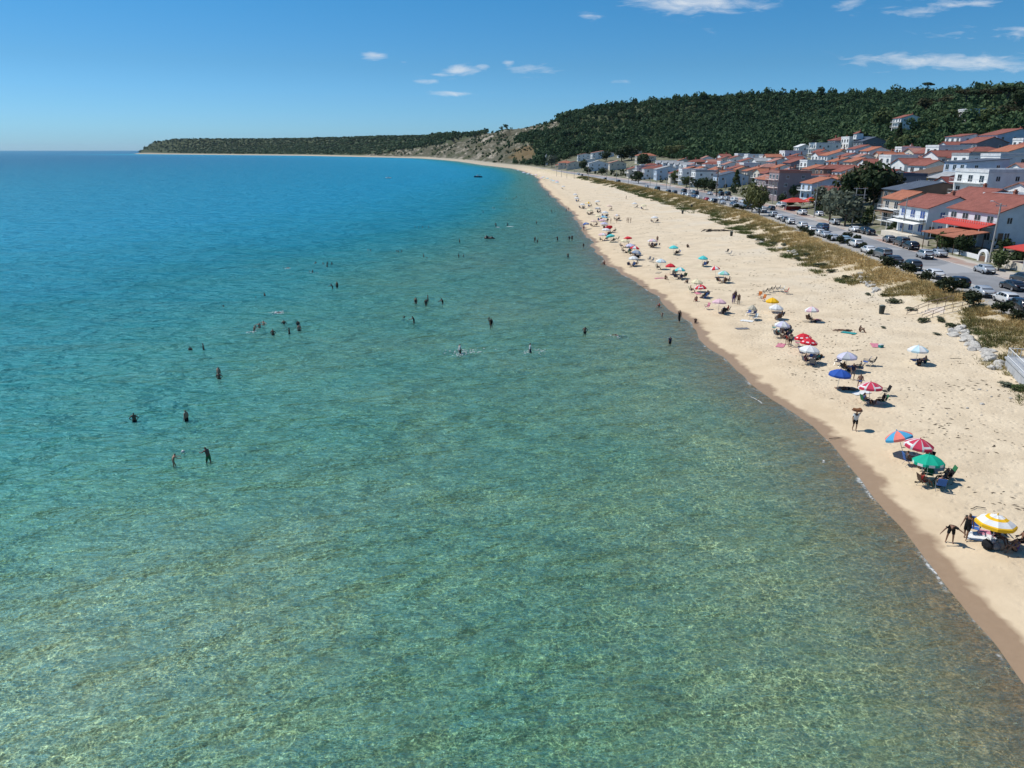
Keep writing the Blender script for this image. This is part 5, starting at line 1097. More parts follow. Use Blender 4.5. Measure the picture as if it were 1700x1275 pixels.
POSES = {
 'stand': {}, 
 'hips': dict(elL=(-.36,-.06,1.18), wrL=(-.19,.04,1.0), elR=(.36,-.06,1.18), wrR=(.19,.04,1.0)),
 'walk': dict(knL=(-.10,.17,.52), anL=(-.10,.14,.12), toL=(-.11,.31,.08), knR=(.10,-.02,.48), anR=(.11,-.26,.12), toR=(.12,-.13,.03), wrL=(-.26,-.08,.88), wrR=(.27,.22,.93), elR=(.24,.04,1.12)),
 'reach': dict(chest=(0,.10,1.30), neck=(0,.16,1.44), head=(0,.20,1.53), crown=(0,.21,1.615), nose=(0,.295,1.52), shL=(-.17,.13,1.38), shR=(.17,.13,1.38), elL=(-.21,.34,1.22), wrL=(-.17,.56,1.20), elR=(.21,.32,1.20), wrR=(.19,.54,1.12), knL=(-.11,.14,.50), knR=(.11,-.04,.49), anL=(-.12,.10,.09), toL=(-.13,.27,.03)),
 'spread': dict(elL=(-.42,.03,1.36), wrL=(-.64,.08,1.28), elR=(.42,.03,1.36), wrR=(.64,.08,1.28)),
 'bent': dict(spine=(0,.10,1.08), chest=(0,.27,1.19), neck=(0,.40,1.24), head=(0,.50,1.22), crown=(0,.57,1.17), nose=(0,.53,1.12), shL=(-.17,.32,1.20), shR=(.17,.32,1.20), elL=(-.42,.38,1.10), wrL=(-.64,.42,.98), elR=(.33,.42,.98), wrR=(.46,.48,.76), knL=(-.14,.04,.49), anL=(-.17,-.04,.09), toL=(-.2,.12,.03), knR=(.14,.04,.49), anR=(.17,-.04,.09), toR=(.2,.12,.03)),
 'carry': dict(elL=(-.30,.02,1.60), wrL=(-.20,.04,1.80), elR=(.24,-.02,1.13), wrR=(.24,.10,.90), knL=(-.10,.12,.50), anL=(-.10,.08,.10), toL=(-.11,.25,.04), anR=(.12,-.16,.10), toR=(.13,-.01,.03)),
 'chair': dict(pelvis=(0,0,.42), spine=(0,-.05,.60), chest=(0,-.11,.80), neck=(0,-.13,.95), head=(0,-.11,1.05), crown=(0,-.11,1.135), nose=(0,-.015,1.05), shL=(-.17,-.12,.89), shR=(.17,-.12,.89), elL=(-.25,.02,.64), wrL=(-.20,.24,.62), elR=(.25,.02,.64), wrR=(.20,.24,.62),
   hiL=(-.095,.02,.42), knL=(-.12,.44,.47), anL=(-.12,.56,.08), toL=(-.13,.73,.04), hiR=(.095,.02,.42), knR=(.12,.44,.47), anR=(.12,.60,.08), toR=(.13,.77,.04)),
 'sand': dict(pelvis=(0,0,.13), spine=(0,-.03,.31), chest=(0,-.03,.51), neck=(0,0,.66), head=(0,.04,.76), crown=(0,.05,.845), nose=(0,.135,.74), shL=(-.17,0,.60), shR=(.17,0,.60), elL=(-.24,.22,.45), wrL=(-.10,.40,.46), elR=(.24,.22,.45), wrR=(.10,.40,.46),
   hiL=(-.095,.02,.12), knL=(-.13,.38,.46), anL=(-.12,.58,.07), toL=(-.12,.76,.04), hiR=(.095,.02,.12), knR=(.13,.36,.44), anR=(.12,.60,.07), toR=(.12,.78,.04)),
 'lie': dict(pelvis=(0,0,.12), spine=(0,-.19,.13), chest=(0,-.39,.14), neck=(0,-.54,.14), head=(0,-.65,.13), crown=(0,-.73,.13), nose=(.02,-.65,.225), shL=(-.17,-.46,.12), shR=(.17,-.46,.12), elL=(-.30,-.28,.06), wrL=(-.24,-.04,.05), elR=(.34,-.50,.06), wrR=(.20,-.70,.05),
   hiL=(-.095,.02,.10), knL=(-.12,.44,.12), anL=(-.13,.84,.05), toL=(-.16,.92,.14), hiR=(.095,.02,.10), knR=(.12,.42,.16), anR=(.13,.82,.05), toR=(.16,.90,.14)),
 'swim': dict(pelvis=(0,-.50,-.14), spine=(0,-.32,-.10), chest=(0,-.14,-.05), neck=(0,0,.02), head=(0,.06,.10), crown=(0,.06,.185), nose=(0,.155,.09), shL=(-.17,-.05,0), shR=(.17,-.05,0), elL=(-.34,.16,.02), wrL=(-.22,.40,.0), elR=(.34,.16,.02), wrR=(.26,.40,.04),
   hiL=(-.095,-.53,-.16), knL=(-.14,-.93,-.20), anL=(-.14,-1.3,-.16), toL=(-.15,-1.45,-.2), hiR=(.095,-.53,-.16), knR=(.14,-.93,-.22), anR=(.14,-1.3,-.2), toR=(.15,-1.45,-.24)),
}
def fingers(Jd, s):
    """five bent fingers rooted in the palm, thumb leaving its side"""
    w_ = Vector(Jd['wr'+s]); e_ = Vector(Jd['el'+s]); d = (w_-e_).normalized(); k = -1 if s == 'L' else 1
    side = d.cross(Vector((k, .15, .1))); side = side.normalized() if side.length > .1 else Vector((0, 1, 0)); nrm = d.cross(side).normalized()
    palm = w_+d*.075; out = [('pal'+s, palm, .034, 'wr'+s)]
    for i, (o, ln) in enumerate(((-.030,.062),(-.010,.074),(.010,.070),(.028,.055))):
        a = palm+side*o+d*.028; b = a+d*ln*.55+nrm*.008; c = b+d*ln*.45*.75+nrm*.022
        out += [(f'f{i}a{s}', a, .0105, 'pal'+s), (f'f{i}b{s}', b, .0095, f'f{i}a{s}'), (f'f{i}c{s}', c, .0075, f'f{i}b{s}')]
    a = w_+d*.035-side*.036; b = a+d*.030-side*.022
    return out+[('ta'+s, a, .012, 'wr'+s), ('tb'+s, b, .009, 'ta'+s)]
_pm = {}
def pose_mesh(pose):
    if pose in _pm: return _pm[pose]
    Jd = dict(J0); Jd.update(POSES[pose]); names = list(Jd); rads = [RAD.get(n, RAD.get(n[:2], .05)) for n in names]; co = [Vector(Jd[n]) for n in names]; ed = [(names.index(a), names.index(b)) for a, b in BON]
    for s in 'LR':
        for n, p, r, par in fingers(Jd, s): names.append(n); co.append(p); rads.append(r); ed.append((names.index(par), len(names)-1))
    me = bpy.data.meshes.new('sk'); me.from_pydata([tuple(c) for c in co], ed, []); o = bpy.data.objects.new('sk', me); COL.objects.link(o)
    m = o.modifiers.new('s', 'SKIN'); m.use_smooth_shade = True
    sv = me.skin_vertices[0].data
    for i, r in enumerate(rads):
        n = names[i]; f = (1.25, .85) if n in ('pelvis','spine','chest') else (1, 1); sv[i].radius = (r*f[0], r*f[1]); sv[i].use_root = (i == 0)
    sb = o.modifiers.new('u', 'SUBSURF'); sb.levels = 1; sb.render_levels = 1
    dg = bpy.context.evaluated_depsgraph_get(); ev = o.evaluated_get(dg); out = bpy.data.meshes.new_from_object(ev); out.name = 'body'
    bpy.data.objects.remove(o)
    n = len(out.vertices); V = np.empty(n*3); out.vertices.foreach_get('co', V); V = V.reshape(-1, 3); Nn = np.empty(n*3); out.vertices.foreach_get('normal', Nn); Nn = Nn.reshape(-1, 3)
    bl = BON; best = np.full(n, 9.); lab = np.zeros(n, int); par = np.zeros(n)
    for i, (a, b) in enumerate(bl):
        A, B = np.array(Jd[a]), np.array(Jd[b]); d = B-A; t = np.clip(((V-A)@d)/(d@d), 0, 1); ds = np.linalg.norm(V-(A+t[:,None]*d), axis=1)*(.62 if b in ('spine','chest') else .85 if b in ('neck','shL','shR','hiL','hiR') else 1)
        k = ds < best; best[k] = ds[k]; lab[k] = i; par[k] = t[k]
    _pm[pose] = (out, V, Nn, lab, par, Jd); return _pm[pose]
CLOTH = {}
def cloth_mesh(pose, kind):
    if (pose, kind) in CLOTH: return CLOTH[pose, kind]
    out, V, Nn, lab, par, Jd = pose_mesh(pose); nm = [a+'-'+b for a, b in BON]; sel = np.zeros(len(V), bool); push = .014
    def b(n, lo=0, hi=1.01): 
        i = nm.index(n); return (lab == i) & (par >= lo) & (par <= hi)
    if kind in ('shorts', 'trunks', 'trousers'):
        hi = {'shorts': .85, 'trunks': .55, 'trousers': 1.01}[kind]
        sel |= b('pelvis-spine', 0, .55)
        for s in 'LR':
            sel |= b('pelvis-hi'+s) | b(f'hi{s}-kn{s}', 0, hi)
            if kind == 'trousers': sel |= b(f'kn{s}-an{s}', 0, .9)
        push = .022
    if kind == 'briefs':
        sel |= b('pelvis-spine', 0, .3)
        for s in 'LR': sel |= b('pelvis-hi'+s) | b(f'hi{s}-kn{s}', 0, .12)
    if kind in ('swimsuit', 'shirt', 'dress', 'vest', 'bikini_top'):
        if kind != 'bikini_top': sel |= b('pelvis-spine') | b('spine-chest')
        else: sel |= b('spine-chest', .45)
        sel |= b('chest-neck', 0, .45)
        for s in 'LR':
            if kind != 'bikini_top': sel |= b('chest-sh'+s)
            if kind in ('shirt',): sel |= b(f'sh{s}-el{s}', 0, .62)
            if kind in ('swimsuit', 'dress', 'vest'): sel |= b('pelvis-hi'+s)
            if kind == 'dress': sel |= b(f'hi{s}-kn{s}', 0, .6)
        push = .026 if kind != 'swimsuit' else .012
    if kind in ('hair', 'long_hair', 'cap'):
        hd = Vector(Jd['head']); cw = Vector(Jd['crown']); up = np.array((cw-hd).normalized()); fw = np.array((Vector(Jd['nose'])-hd).normalized()); P = V-np.array(hd)
        hh = P@up; ff = P@fw; head = b('neck-head', .35) | b('head-crown')
        sel = head & ((hh > .045) | (ff < -.015 + (hh < -.03)*(-.03)))
        if kind == 'long_hair': sel |= (b('chest-neck', .5) | b('neck-head')) & (ff < -.02)
        push = .016 if kind != 'long_hair' else .03
    F = []
    for p in out.polygons:
        if all(sel[i] for i in p.vertices): F.append(tuple(p.vertices))
    used = sorted({i for f in F for i in f}); mp = {v: i for i, v in enumerate(used)}
    me = bpy.data.meshes.new(kind); me.from_pydata([tuple(V[i]+Nn[i]*push) for i in used], [], [tuple(mp[i] for i in f) for f in F]); me.update()
    if F: me.polygons.foreach_set('use_smooth', [True]*len(F))
    CLOTH[pose, kind] = me; return me
SKINS = dict(tan=mat('skin_tan', (.24,.125,.078), .5, .04), fair=mat('skin_fair', (.38,.21,.145), .5, .04), dark=mat('skin_dark', (.14,.07,.045), .5, .04))
CL = dict(black=(.012,.012,.014), navy=(.02,.03,.08), red=(.45,.03,.03), white=(.70,.70,.68), blue=(.05,.14,.42), grey=(.18,.18,.19), green=(.03,.16,.07), pink=(.60,.22,.28), orange=(.6,.18,.04), teal=(.03,.28,.28), purple=(.10,.06,.22), brown=(.10,.06,.04), yellow=(.65,.45,.05), beige=(.45,.38,.28))
def cmat(c): return mat('cloth_'+c, CL[c], .85, .08, 6, .2)
HAIR = mat('hair_dark', (.018,.013,.010), .6, .1, 20); EYE = mat('eye_dark', (.02,.02,.02), .2)
_vm = {}
def colored(me, m, tagk):
    k = (me.name_full, m.name)
    if k not in _vm:
        c = me.copy(); c.materials.clear(); c.materials.append(m); _vm[k] = c
    return _vm[k]
eye_me = MB().ell((0,0,0), .012, .008, .010, 6, 4).mesh('eye', EYE)
def person(loc, pose, rz, label, skin='tan', wear=(('shorts','black'),), hair='hair', size=1.0, group=None, hcol=None):
    out, V, Nn, lab, par, Jd = pose_mesh(pose)
    e = link('person', colored(out, SKINS[skin], 'b'), None, loc); e.rotation_euler = (0, 0, rz); e.scale = (size,)*3
    tag(e, label, 'person', group)
    for k, c in wear:
        kn = {'trunks':'swim_trunks','vest':'vest_top'}.get(k, k); link(kn, colored(cloth_mesh(pose, k), cmat(c), 'c'), e)
    link('hair' if hair != 'cap' else 'cap', colored(cloth_mesh(pose, hair), cmat(hcol) if hcol else HAIR, 'h'), e)
    if math.hypot(loc[0], loc[1]) < 110:
        hd = Vector(Jd['head']); fw = (Vector(Jd['nose'])-hd).normalized(); up = (Vector(Jd['crown'])-hd).normalized(); sd_ = fw.cross(up)
        for s in (-1, 1): link('eye', eye_me, e, tuple(hd+fw*.082+up*.012+sd_*.032*s))
    return e
def wader(px, py, vis, pose, rz, label, **k):
    """px, py: where the body meets the water; vis: metres of the body above it"""
    vis = vis*1.12; k['skin'] = 'dark' if k.get('skin') == 'tan' and px < 1000 else k.get('skin', 'tan')  # backlit shade put into the colour: tan bathers get dark skin
    x, y = sea(px, py); size = k.get('size', 1); z = vis-1.70*size if pose != 'swim' else 0.0
    return person((x, y, z), pose, R(rz), label, **k)
BL_, BK, NV = ('trunks','black'), ('swimsuit','black'), ('trunks','navy')
g1 = 'bathers standing in the shallow sea'
WD = [
 # px, py(waterline), visible height, pose, heading, label, skin, wear, hair, size
 (347,767,1.12,'reach',75,'man in dark green trunks leaning forward to catch the white ball','tan',(('shorts','green'),),'hair',1),
 (289,775,.98,'reach',-60,'child reaching out towards the white ball, nearest bather at left','fair',(('briefs','blue'),),'hair',.82),
 (310,699,.92,'stand',60,'slim youth standing in the water above the ball players','fair',(('shorts','black'),),'hair',1),
 (223.5,700,.75,'hips',10,'man with hands on hips, leftmost bather of all','tan',(BL_,),'hair',1),
 (364,629,.68,'hips',170,'man seen from behind in front of a second head, left middle water','tan',(BL_,),'hair',1),
 (363,619,.62,'stand',150,'bather standing just behind the man with hands on hips','fair',(('bikini_top','black'),),'long_hair',.95),
 (316,581,.42,'stand',20,'bather in chest deep water, left of a pair far left','fair',(BK,),'long_hair',.95),
 (338,580,.70,'stand',100,'slim bather in waist deep water, right of a pair far left','tan',(BL_,),'hair',.95),
 (371,509,.28,'stand',90,'lone head in deep water far left above the pair','tan',(BL_,),'hair',1),
 (422,549,.75,'reach',-110,'bather splashing at the left end of the group of eight','fair',(('bikini_top','blue'),),'hair',1),
 (431,544,.66,'spread',180,'bather with raised arms second from left in the group of eight','fair',(BL_,),'hair',.95),
 (438,539,.55,'spread',150,'bather with spread arms third from left in the group of eight','fair',(BL_,),'hair',.95),
 (453.5,556,.72,'hips',180,'broad backed man nearest in the group of eight','tan',(BL_,),'hair',1),
 (471.5,538,.55,'hips',180,'man with arms akimbo farther back in the group of eight','tan',(BL_,),'hair',1),
 (480.5,554,.72,'stand',100,'slim bather right of the broad backed man','tan',(BL_,),'long_hair',.92),
 (495,540,.62,'stand',200,'bather at the back right of the group of eight','tan',(BK,),'hair',1),
 (497,549,.78,'stand',190,'bather in front at the right end of the group of eight','fair',(BL_,),'hair',1),
 (463,519,.3,'swim',160,'swimmer splashing white foam above the group of eight','tan',(BL_,),'hair',1),
 (425,494,.2,'stand',90,'head in deep water left of a standing bather','tan',(BL_,),'hair',1),
 (439.5,491,.48,'stand',130,'bather standing right of a lone head in deep water','tan',(BK,),'hair',1),
 (552,479,.85,'reach',120,'bather with bent arms, left one of a standing pair','tan',(BK,),'hair',.92),
 (560,479,1.1,'stand',170,'taller bather, right one of a standing pair','tan',(BL_,),'hair',1),
 (514,451,.25,'stand',90,'head of a child beside a larger swimmer with float','fair',(BL_,),'hair',.9),
 (519,452,.5,'spread',90,'bather holding a pale float beside a child','tan',(BL_,),'hair',1),
 (471,445,.2,'stand',90,'left of two far heads at the upper left','tan',(BL_,),'hair',1),
 (479,445,.28,'swim',90,'right of two far heads at the upper left, with pale splash','fair',(BL_,),'hair',1),
 (524,437,.38,'spread',90,'bather apart at the left of a far cluster of five','fair',(BL_,),'hair',1),
 (536.5,438.5,.4,'stand',90,'second bather of the far cluster of five','fair',(BL_,),'hair',1),
 (543.5,438,.5,'stand',90,'back bather in the middle of the far cluster of five','tan',(BK,),'hair',1),
 (543,443,.6,'stand',90,'front bather in the middle of the far cluster of five','tan',(BL_,),'hair',1),
 (551,439,.55,'stand',90,'bather at the right of the far cluster of five','tan',(BL_,),'hair',1),
 (611,416,.4,'stand',90,'left head of a far pair near the centre left','fair',(BL_,),'hair',1),
 (615,417,.45,'stand',90,'right head of a far pair near the centre left','tan',(BL_,),'hair',1),
 (658.5,418,.4,'stand',90,'left bather of three far heads in a row','tan',(BL_,),'hair',1),
 (661.5,418.5,.45,'stand',90,'middle bather of three far heads in a row','tan',(BL_,),'hair',1),
 (666.5,418,.4,'stand',90,'right bather of three far heads in a row','tan',(BL_,),'hair',1),
 (703.5,426.5,.7,'stand',90,'adult wading beside a small child in the far water','tan',(BL_,),'hair',1),
 (708.5,428.5,.3,'stand',90,'small child beside a wading adult in the far water','tan',(BL_,),'hair',.7),
 (761.5,425.5,.6,'stand',90,'bather left of a tiny child, far centre','tan',(BL_,),'hair',1),
 (769.5,425.5,.4,'stand',90,'tiny child right of a bather, far centre','tan',(BL_,),'hair',.75),
 (763,403,1.0,'stand',90,'lone tall bather wading left of the dark rock','tan',(BL_,),'hair',1),
 (690.5,504.5,.95,'stand',150,'woman in black swimsuit at the left of four waders','fair',(BK,),'long_hair',1),
 (710.5,501,1.0,'stand',90,'man standing farthest back of four waders','tan',(BL_,),'hair',1),
 (707.5,508,.98,'hips',160,'woman in black swimsuit in front of the farthest man of four waders','tan',(BK,),'long_hair',1),
 (735,505,.92,'reach',120,'bather with folded arms at the right of four waders','tan',(BK,),'long_hair',1),
 (671,527,.3,'spread',90,'child splashing left of a stooping woman in black','tan',(BL_,),'hair',.8),
 (687.5,536,.92,'reach',100,'stooping woman in black swimsuit beside a splashing child','tan',(BK,),'hair',1),
 (763.5,587,1.05,'walk',-70,'person in pale top trailing white foam while wading','fair',(('shirt','white'),('shorts','black')),'hair',1),
 (812,532,.5,'spread',60,'child just behind a wading adult in the centre','tan',(BL_,),'hair',.75),
 (815.5,545,1.25,'stand',200,'adult in dark swimwear standing before a child in the centre','tan',(BK,),'hair',1),
 (880,585,1.0,'walk',-80,'person in white top and dark shorts wading with a small splash','fair',(('shirt','white'),('shorts','navy')),'long_hair',1),
 (971,555,.95,'hips',150,'man with hand on hip in thigh deep water near the beach','tan',(BL_,),'hair',1),
 (1023,556.5,.3,'swim',90,'swimmer lying low with white splash near the beach','tan',(BL_,),'hair',1),
 (1112,571,.85,'stand',200,'child in dark top standing in shallow water off the sitting boy','fair',(('shirt','navy'),('shorts','black')),'hair',.85),
 (888,403.5,1.45,'stand',150,'adult in black wading beside a smaller child right of the dark rock','tan',(BK,),'hair',1),
 (892,404,.9,'stand',150,'smaller child beside an adult in black right of the dark rock','tan',(BK,),'hair',.7),
 (925.5,401,1.25,'reach',30,'bather with bent arm alone between two pairs near the beach','tan',(BL_,),'hair',1),
 (945,399.5,1.15,'stand',180,'left one of two bathers close together near the beach','tan',(BK,),'hair',.95),
 (949.5,400.5,1.4,'stand',180,'right one of two bathers close together near the beach','tan',(BL_,),'hair',1),
 (968.5,412,1.1,'stand',180,'child wading at the foam line below two bathers','tan',(BL_,),'hair',.8),
 (943,428,1.0,'reach',150,'slim bather alone below the close pair near the beach','tan',(BL_,),'hair',.95),
 (890.5,371.5,.95,'stand',90,'slim lone bather up the shore above the pair with child','tan',(BL_,),'hair',1),
 (915.5,352.5,1.1,'stand',90,'slim lone bather left of the pair at the foam edge','tan',(BL_,),'hair',1),
 (940,352,1.2,'stand',90,'left one of the pair at the foam edge up the shore','tan',(BK,),'hair',1),
 (944,349,1.2,'stand',90,'right one of the pair at the foam edge up the shore','tan',(BL_,),'hair',1),
 (907,326,1.3,'stand',90,'left of the upper pair wading near the sand point','tan',(BL_,),'hair',1),
 (910.5,326,1.3,'stand',90,'right of the upper pair wading near the sand point','tan',(BL_,),'hair',1),
 (900.7,312,1.0,'stand',90,'bather off the tip of the far sand point','tan',(BL_,),'hair',1),
 (905,311.5,1.2,'stand',90,'bather standing right at the far sand point','tan',(BL_,),'hair',1),
 (903.5,300,1.2,'stand',90,'bather above the far sand point by the narrow beach','tan',(BL_,),'hair',1),
 (862,299,.7,'stand',90,'far bather alone off the narrow beach','tan',(BL_,),'hair',1),
 (802,311,.9,'stand',90,'far bather alone below the motor boat','tan',(BL_,),'hair',1),
 (831,330.5,.5,'stand',90,'leftmost of five far bathers in a loose line','tan',(BL_,),'hair',1),
 (840,331,.9,'stand',90,'second of five far bathers in a loose line','tan',(BL_,),'hair',1),
 (852,331,.8,'stand',90,'third of five far bathers in a loose line','tan',(BL_,),'hair',1),
 (854.7,331,.9,'stand',90,'fourth of five far bathers in a loose line','tan',(BL_,),'hair',1),
 (857.6,328,.9,'stand',90,'rightmost of five far bathers in a loose line','tan',(BK,),'hair',1),
 (818,346,.6,'stand',90,'left of a far pair with white splash in mid water','fair',(BL_,),'hair',1),
 (820.5,346,.7,'stand',90,'right of a far pair with white splash in mid water','tan',(BL_,),'hair',1),
 (802,353,.8,'stand',90,'single far bather left of the splashing pair','tan',(BL_,),'hair',1),
 (772,368,.4,'stand',90,'tiny far head between the four heads and the rock','tan',(BL_,),'hair',1),
 (689,377.5,.45,'stand',90,'first of four far heads in a row at the centre left','tan',(BL_,),'hair',1),
 (695,378,.35,'stand',90,'second of four far heads in a row at the centre left','tan',(BL_,),'hair',1),
 (701.6,378,.45,'stand',90,'third of four far heads in a row at the centre left','tan',(BL_,),'hair',1),
 (711.8,378,.55,'stand',90,'fourth of four far heads in a row, right and apart','tan',(BL_,),'hair',1),
 (823.5,377,1.2,'reach',60,'bather with a white float above the dark rock','tan',(BL_,),'hair',1),
 (843,375,1.0,'stand',90,'dark clad bather beside a white board above the dark rock','dark',(('shirt','navy'),('shorts','black')),'hair',1),
 (799.5,395.5,.3,'stand',90,'head of a swimmer at the left end of the dark rock','tan',(BL_,),'hair',1),
 (1098.5,531,1.0,'reach',200,'small child wading with arms out next to the woman at the shore','fair',(('briefs','navy'),),'hair',.62),
]
for px, py, vis, pose, rz, lab, sk, wr, hr, sz in WD: wader(px, py, vis, pose, rz+rng.uniform(-15, 15), lab, skin=sk, wear=wr, hair=hr, size=sz, group=g1)
def onsand(px, py, pose, rz, label, **k):
    x, y, z = hit(px, py); return person((x, y, z), pose, R(rz), label, **k)
gb = 'people on the beach'
onsand(1575.5,901,'bent',146,'woman in black top and shorts bending forward with arms out at the near shore',wear=(('shirt','black'),('shorts','black')),hair='cap',hcol='black',group=gb)
onsand(1602,896,'walk',130,'tall woman in long black sleeveless dress beside the bending woman',wear=(('dress','black'),('shorts','black')),hair='long_hair',size=1.02,group=gb)
v_ = onsand(1418,715,'carry',165,'vendor in white shirt and black shorts carrying a tray on his head',wear=(('shirt','white'),('shorts','black')),hair='cap',hcol='black',group=gb)
vx, vy, vz = v_.location
ty = empty('bread_tray', (vx, vy, vz+1.70), 0, 'round brown tray heaped with ring breads on the head of the vendor', 'tray')
link('tray', MB().tube((0,0,0), (0,0,.05), .30, .42, 16).mesh('tray', mat('tray_wood', (.16,.07,.035), .7)), ty)
for i in range(9):
    a = i*2.4; b = MB(); r0 = .085; c = Vector((.25*math.cos(a)*(i > 0), .25*math.sin(a)*(i > 0), .10+.04*(i % 3)))
    for j in range(8): b.tube(c+Vector((r0*math.cos(j*.785), r0*math.sin(j*.785), 0)), c+Vector((r0*math.cos(j*.785+.785), r0*math.sin(j*.785+.785), .01)), .032, n=5, caps=False)
    link('ring_bread', b.mesh('ring_bread', mat('bread_crust', (.36,.15,.06), .7, .2, 9)), ty)
onsand(1127.5,535,'walk',150,'woman in black walking at the water edge with a bag',wear=(('dress','black'),('trousers','black')),hair='long_hair',group=gb)
onsand(1154.5,536,'sand',160,'child in dark clothes sitting alone on the sand behind the walking woman',wear=(('shirt','black'),('shorts','black')),size=.8,group=gb)
onsand(1094.5,510,'sand',100,'child in red sitting at the lip of the water',skin='fair',wear=(('shirt','red'),('shorts','black')),size=.75,group=gb)
onsand(1003.5,439,'sand',120,'person in red brown sitting in the wash at the shore',wear=(('trunks','red'),),group=gb)
onsand(1217,504,'stand',170,'person in violet dress, left of three standing in the middle of the beach',wear=(('dress','purple'),('trousers','purple')),hair='long_hair',group=gb)
onsand(1220,501,'stand',200,'person in dark clothes, behind and between the two others standing mid beach',wear=(('dress','black'),('shorts','black')),hair='long_hair',group=gb)
onsand(1225.5,506,'stand',150,'person in brown wrap, right of three standing in the middle of the beach',wear=(('dress','brown'),('trousers','beige')),hair='long_hair',size=.97,group=gb)
onsand(1311,576,'stand',180,'person in pale top and dark shorts standing before the red umbrellas',wear=(('shirt','beige'),('shorts','black')),group=gb)
onsand(1306,572,'bent',120,'person leaning over the pink mat by the red umbrellas',wear=(('swimsuit','red'),),size=.9,group=gb)
for px, py, lab, c in ((1041,370,'left one of three standing far up the beach','brown'),(1043.5,370,'middle one of three standing far up the beach','black'),(1047,370,'right one of three standing far up the beach','black')): onsand(px, py, 'stand', 90, lab+' in dark wear', wear=(('swimsuit',c),), group=gb)
onsand(1014,371,'hips',90,'person with hands on hips left of the far standing three',wear=(BL_,),group=gb)
onsand(1008,372,'stand',90,'child standing by the far white and lilac umbrellas',wear=(BL_,),size=.75,group=gb)
onsand(1024,370,'stand',90,'person standing in front of the far peach umbrella',wear=(BL_,),group=gb)
onsand(1039.5,331,'walk',90,'lone walker before the dune far up the beach',wear=(('shirt','grey'),('trousers','beige')),group=gb)
onsand(969,383,'stand',200,'person with white shirt at the lip below the small blue umbrella',wear=(('shirt','white'),('trunks','red')),group=gb)
onsand(1091,403,'stand',160,'person standing right of the pink umbrella group',wear=(BL_,),group=gb); onsand(1095,407,'sand',160,'small child squatting right of the pink umbrella group',wear=(BL_,),size=.7,group=gb)
onsand(1141,411,'sand',200,'person in black sitting alone right of the turquoise umbrella',wear=(('shirt','black'),('trousers','black')),group=gb)
onsand(1104.5,464,'sand',200,'person sitting on sand before the red and turquoise umbrellas',wear=(BL_,),group=gb)
onsand(1141,470,'sand',120,'person sitting low right of the turquoise striped umbrella group',wear=(('shirt','grey'),('shorts','black')),size=.9,group=gb)
onsand(1156,500,'sand',140,'bare backed person sitting left of the red white umbrella',wear=(('trunks','red'),),group=gb)
onsand(1427,551,'sand',230,'person sitting up beside two sunbathers on the upper beach',wear=(('swimsuit','black'),),group=gb)
onsand(1404,550,'lie',80,'sunbather lying in the middle of three on the upper beach',wear=(('swimsuit','black'),),group=gb)
onsand(1391,549,'lie',100,'sunbather at the left of three on the upper beach',wear=(('swimsuit','black'),),size=.8,group=gb)
onsand(1402,646,'lie',85,'sunbather lying on the sand under the blue umbrella shade',skin='fair',wear=(('briefs','pink'),('bikini_top','pink')),group=gb)
onsand(1414,630,'walk',180,'person half hidden behind the blue umbrella',wear=(('shirt','navy'),('shorts','grey')),group=gb)
onsand(1427,640,'chair',150,'person reclining behind the red white and grey umbrella',wear=(('shorts','blue'),),group=gb)
onsand(1354,532,'lie',60,'person stretched out in front of the pink umbrella',skin='fair',wear=(('swimsuit','pink'),),group=gb)

# ================================================================ beach furniture
UM = {}
UC = dict(yellow=(.90,.52,.02), white=(.78,.78,.77), green=(.01,.42,.27), red=(.66,.03,.05), crimson=(.58,.05,.10), coral=(.80,.22,.18), sky=(.08,.38,.62), blue=(.03,.10,.42), lilac=(.62,.60,.76), grey=(.46,.48,.52), pink=(.78,.52,.58), turq=(.10,.62,.62), pale=(.55,.74,.80), cream=(.82,.74,.50), peach=(.80,.62,.50), beige=(.55,.50,.40), bluegrey=(.26,.34,.48), mint=(.25,.62,.50))
def umat(c):
    if 'canvas_'+c in _mc: return _mc['canvas_'+c]
    t = NT('canvas_'+c); k = UC[c]; col = t.mix(t.noise(t.obj(), 2.5, 4), k, tuple(x*.85 for x in k)); d = t.bsdf(col, .75, .2); tl = t.n('ShaderNodeBsdfTranslucent'); t.l(col, tl.inputs['Color'])
    m = t.n('ShaderNodeMixShader'); m.inputs[0].default_value = .12; t.l(d, m.inputs[1]); t.l(tl.outputs[0], m.inputs[2]); _mc['canvas_'+c] = t.done(m.outputs[0]); return _mc['canvas_'+c]
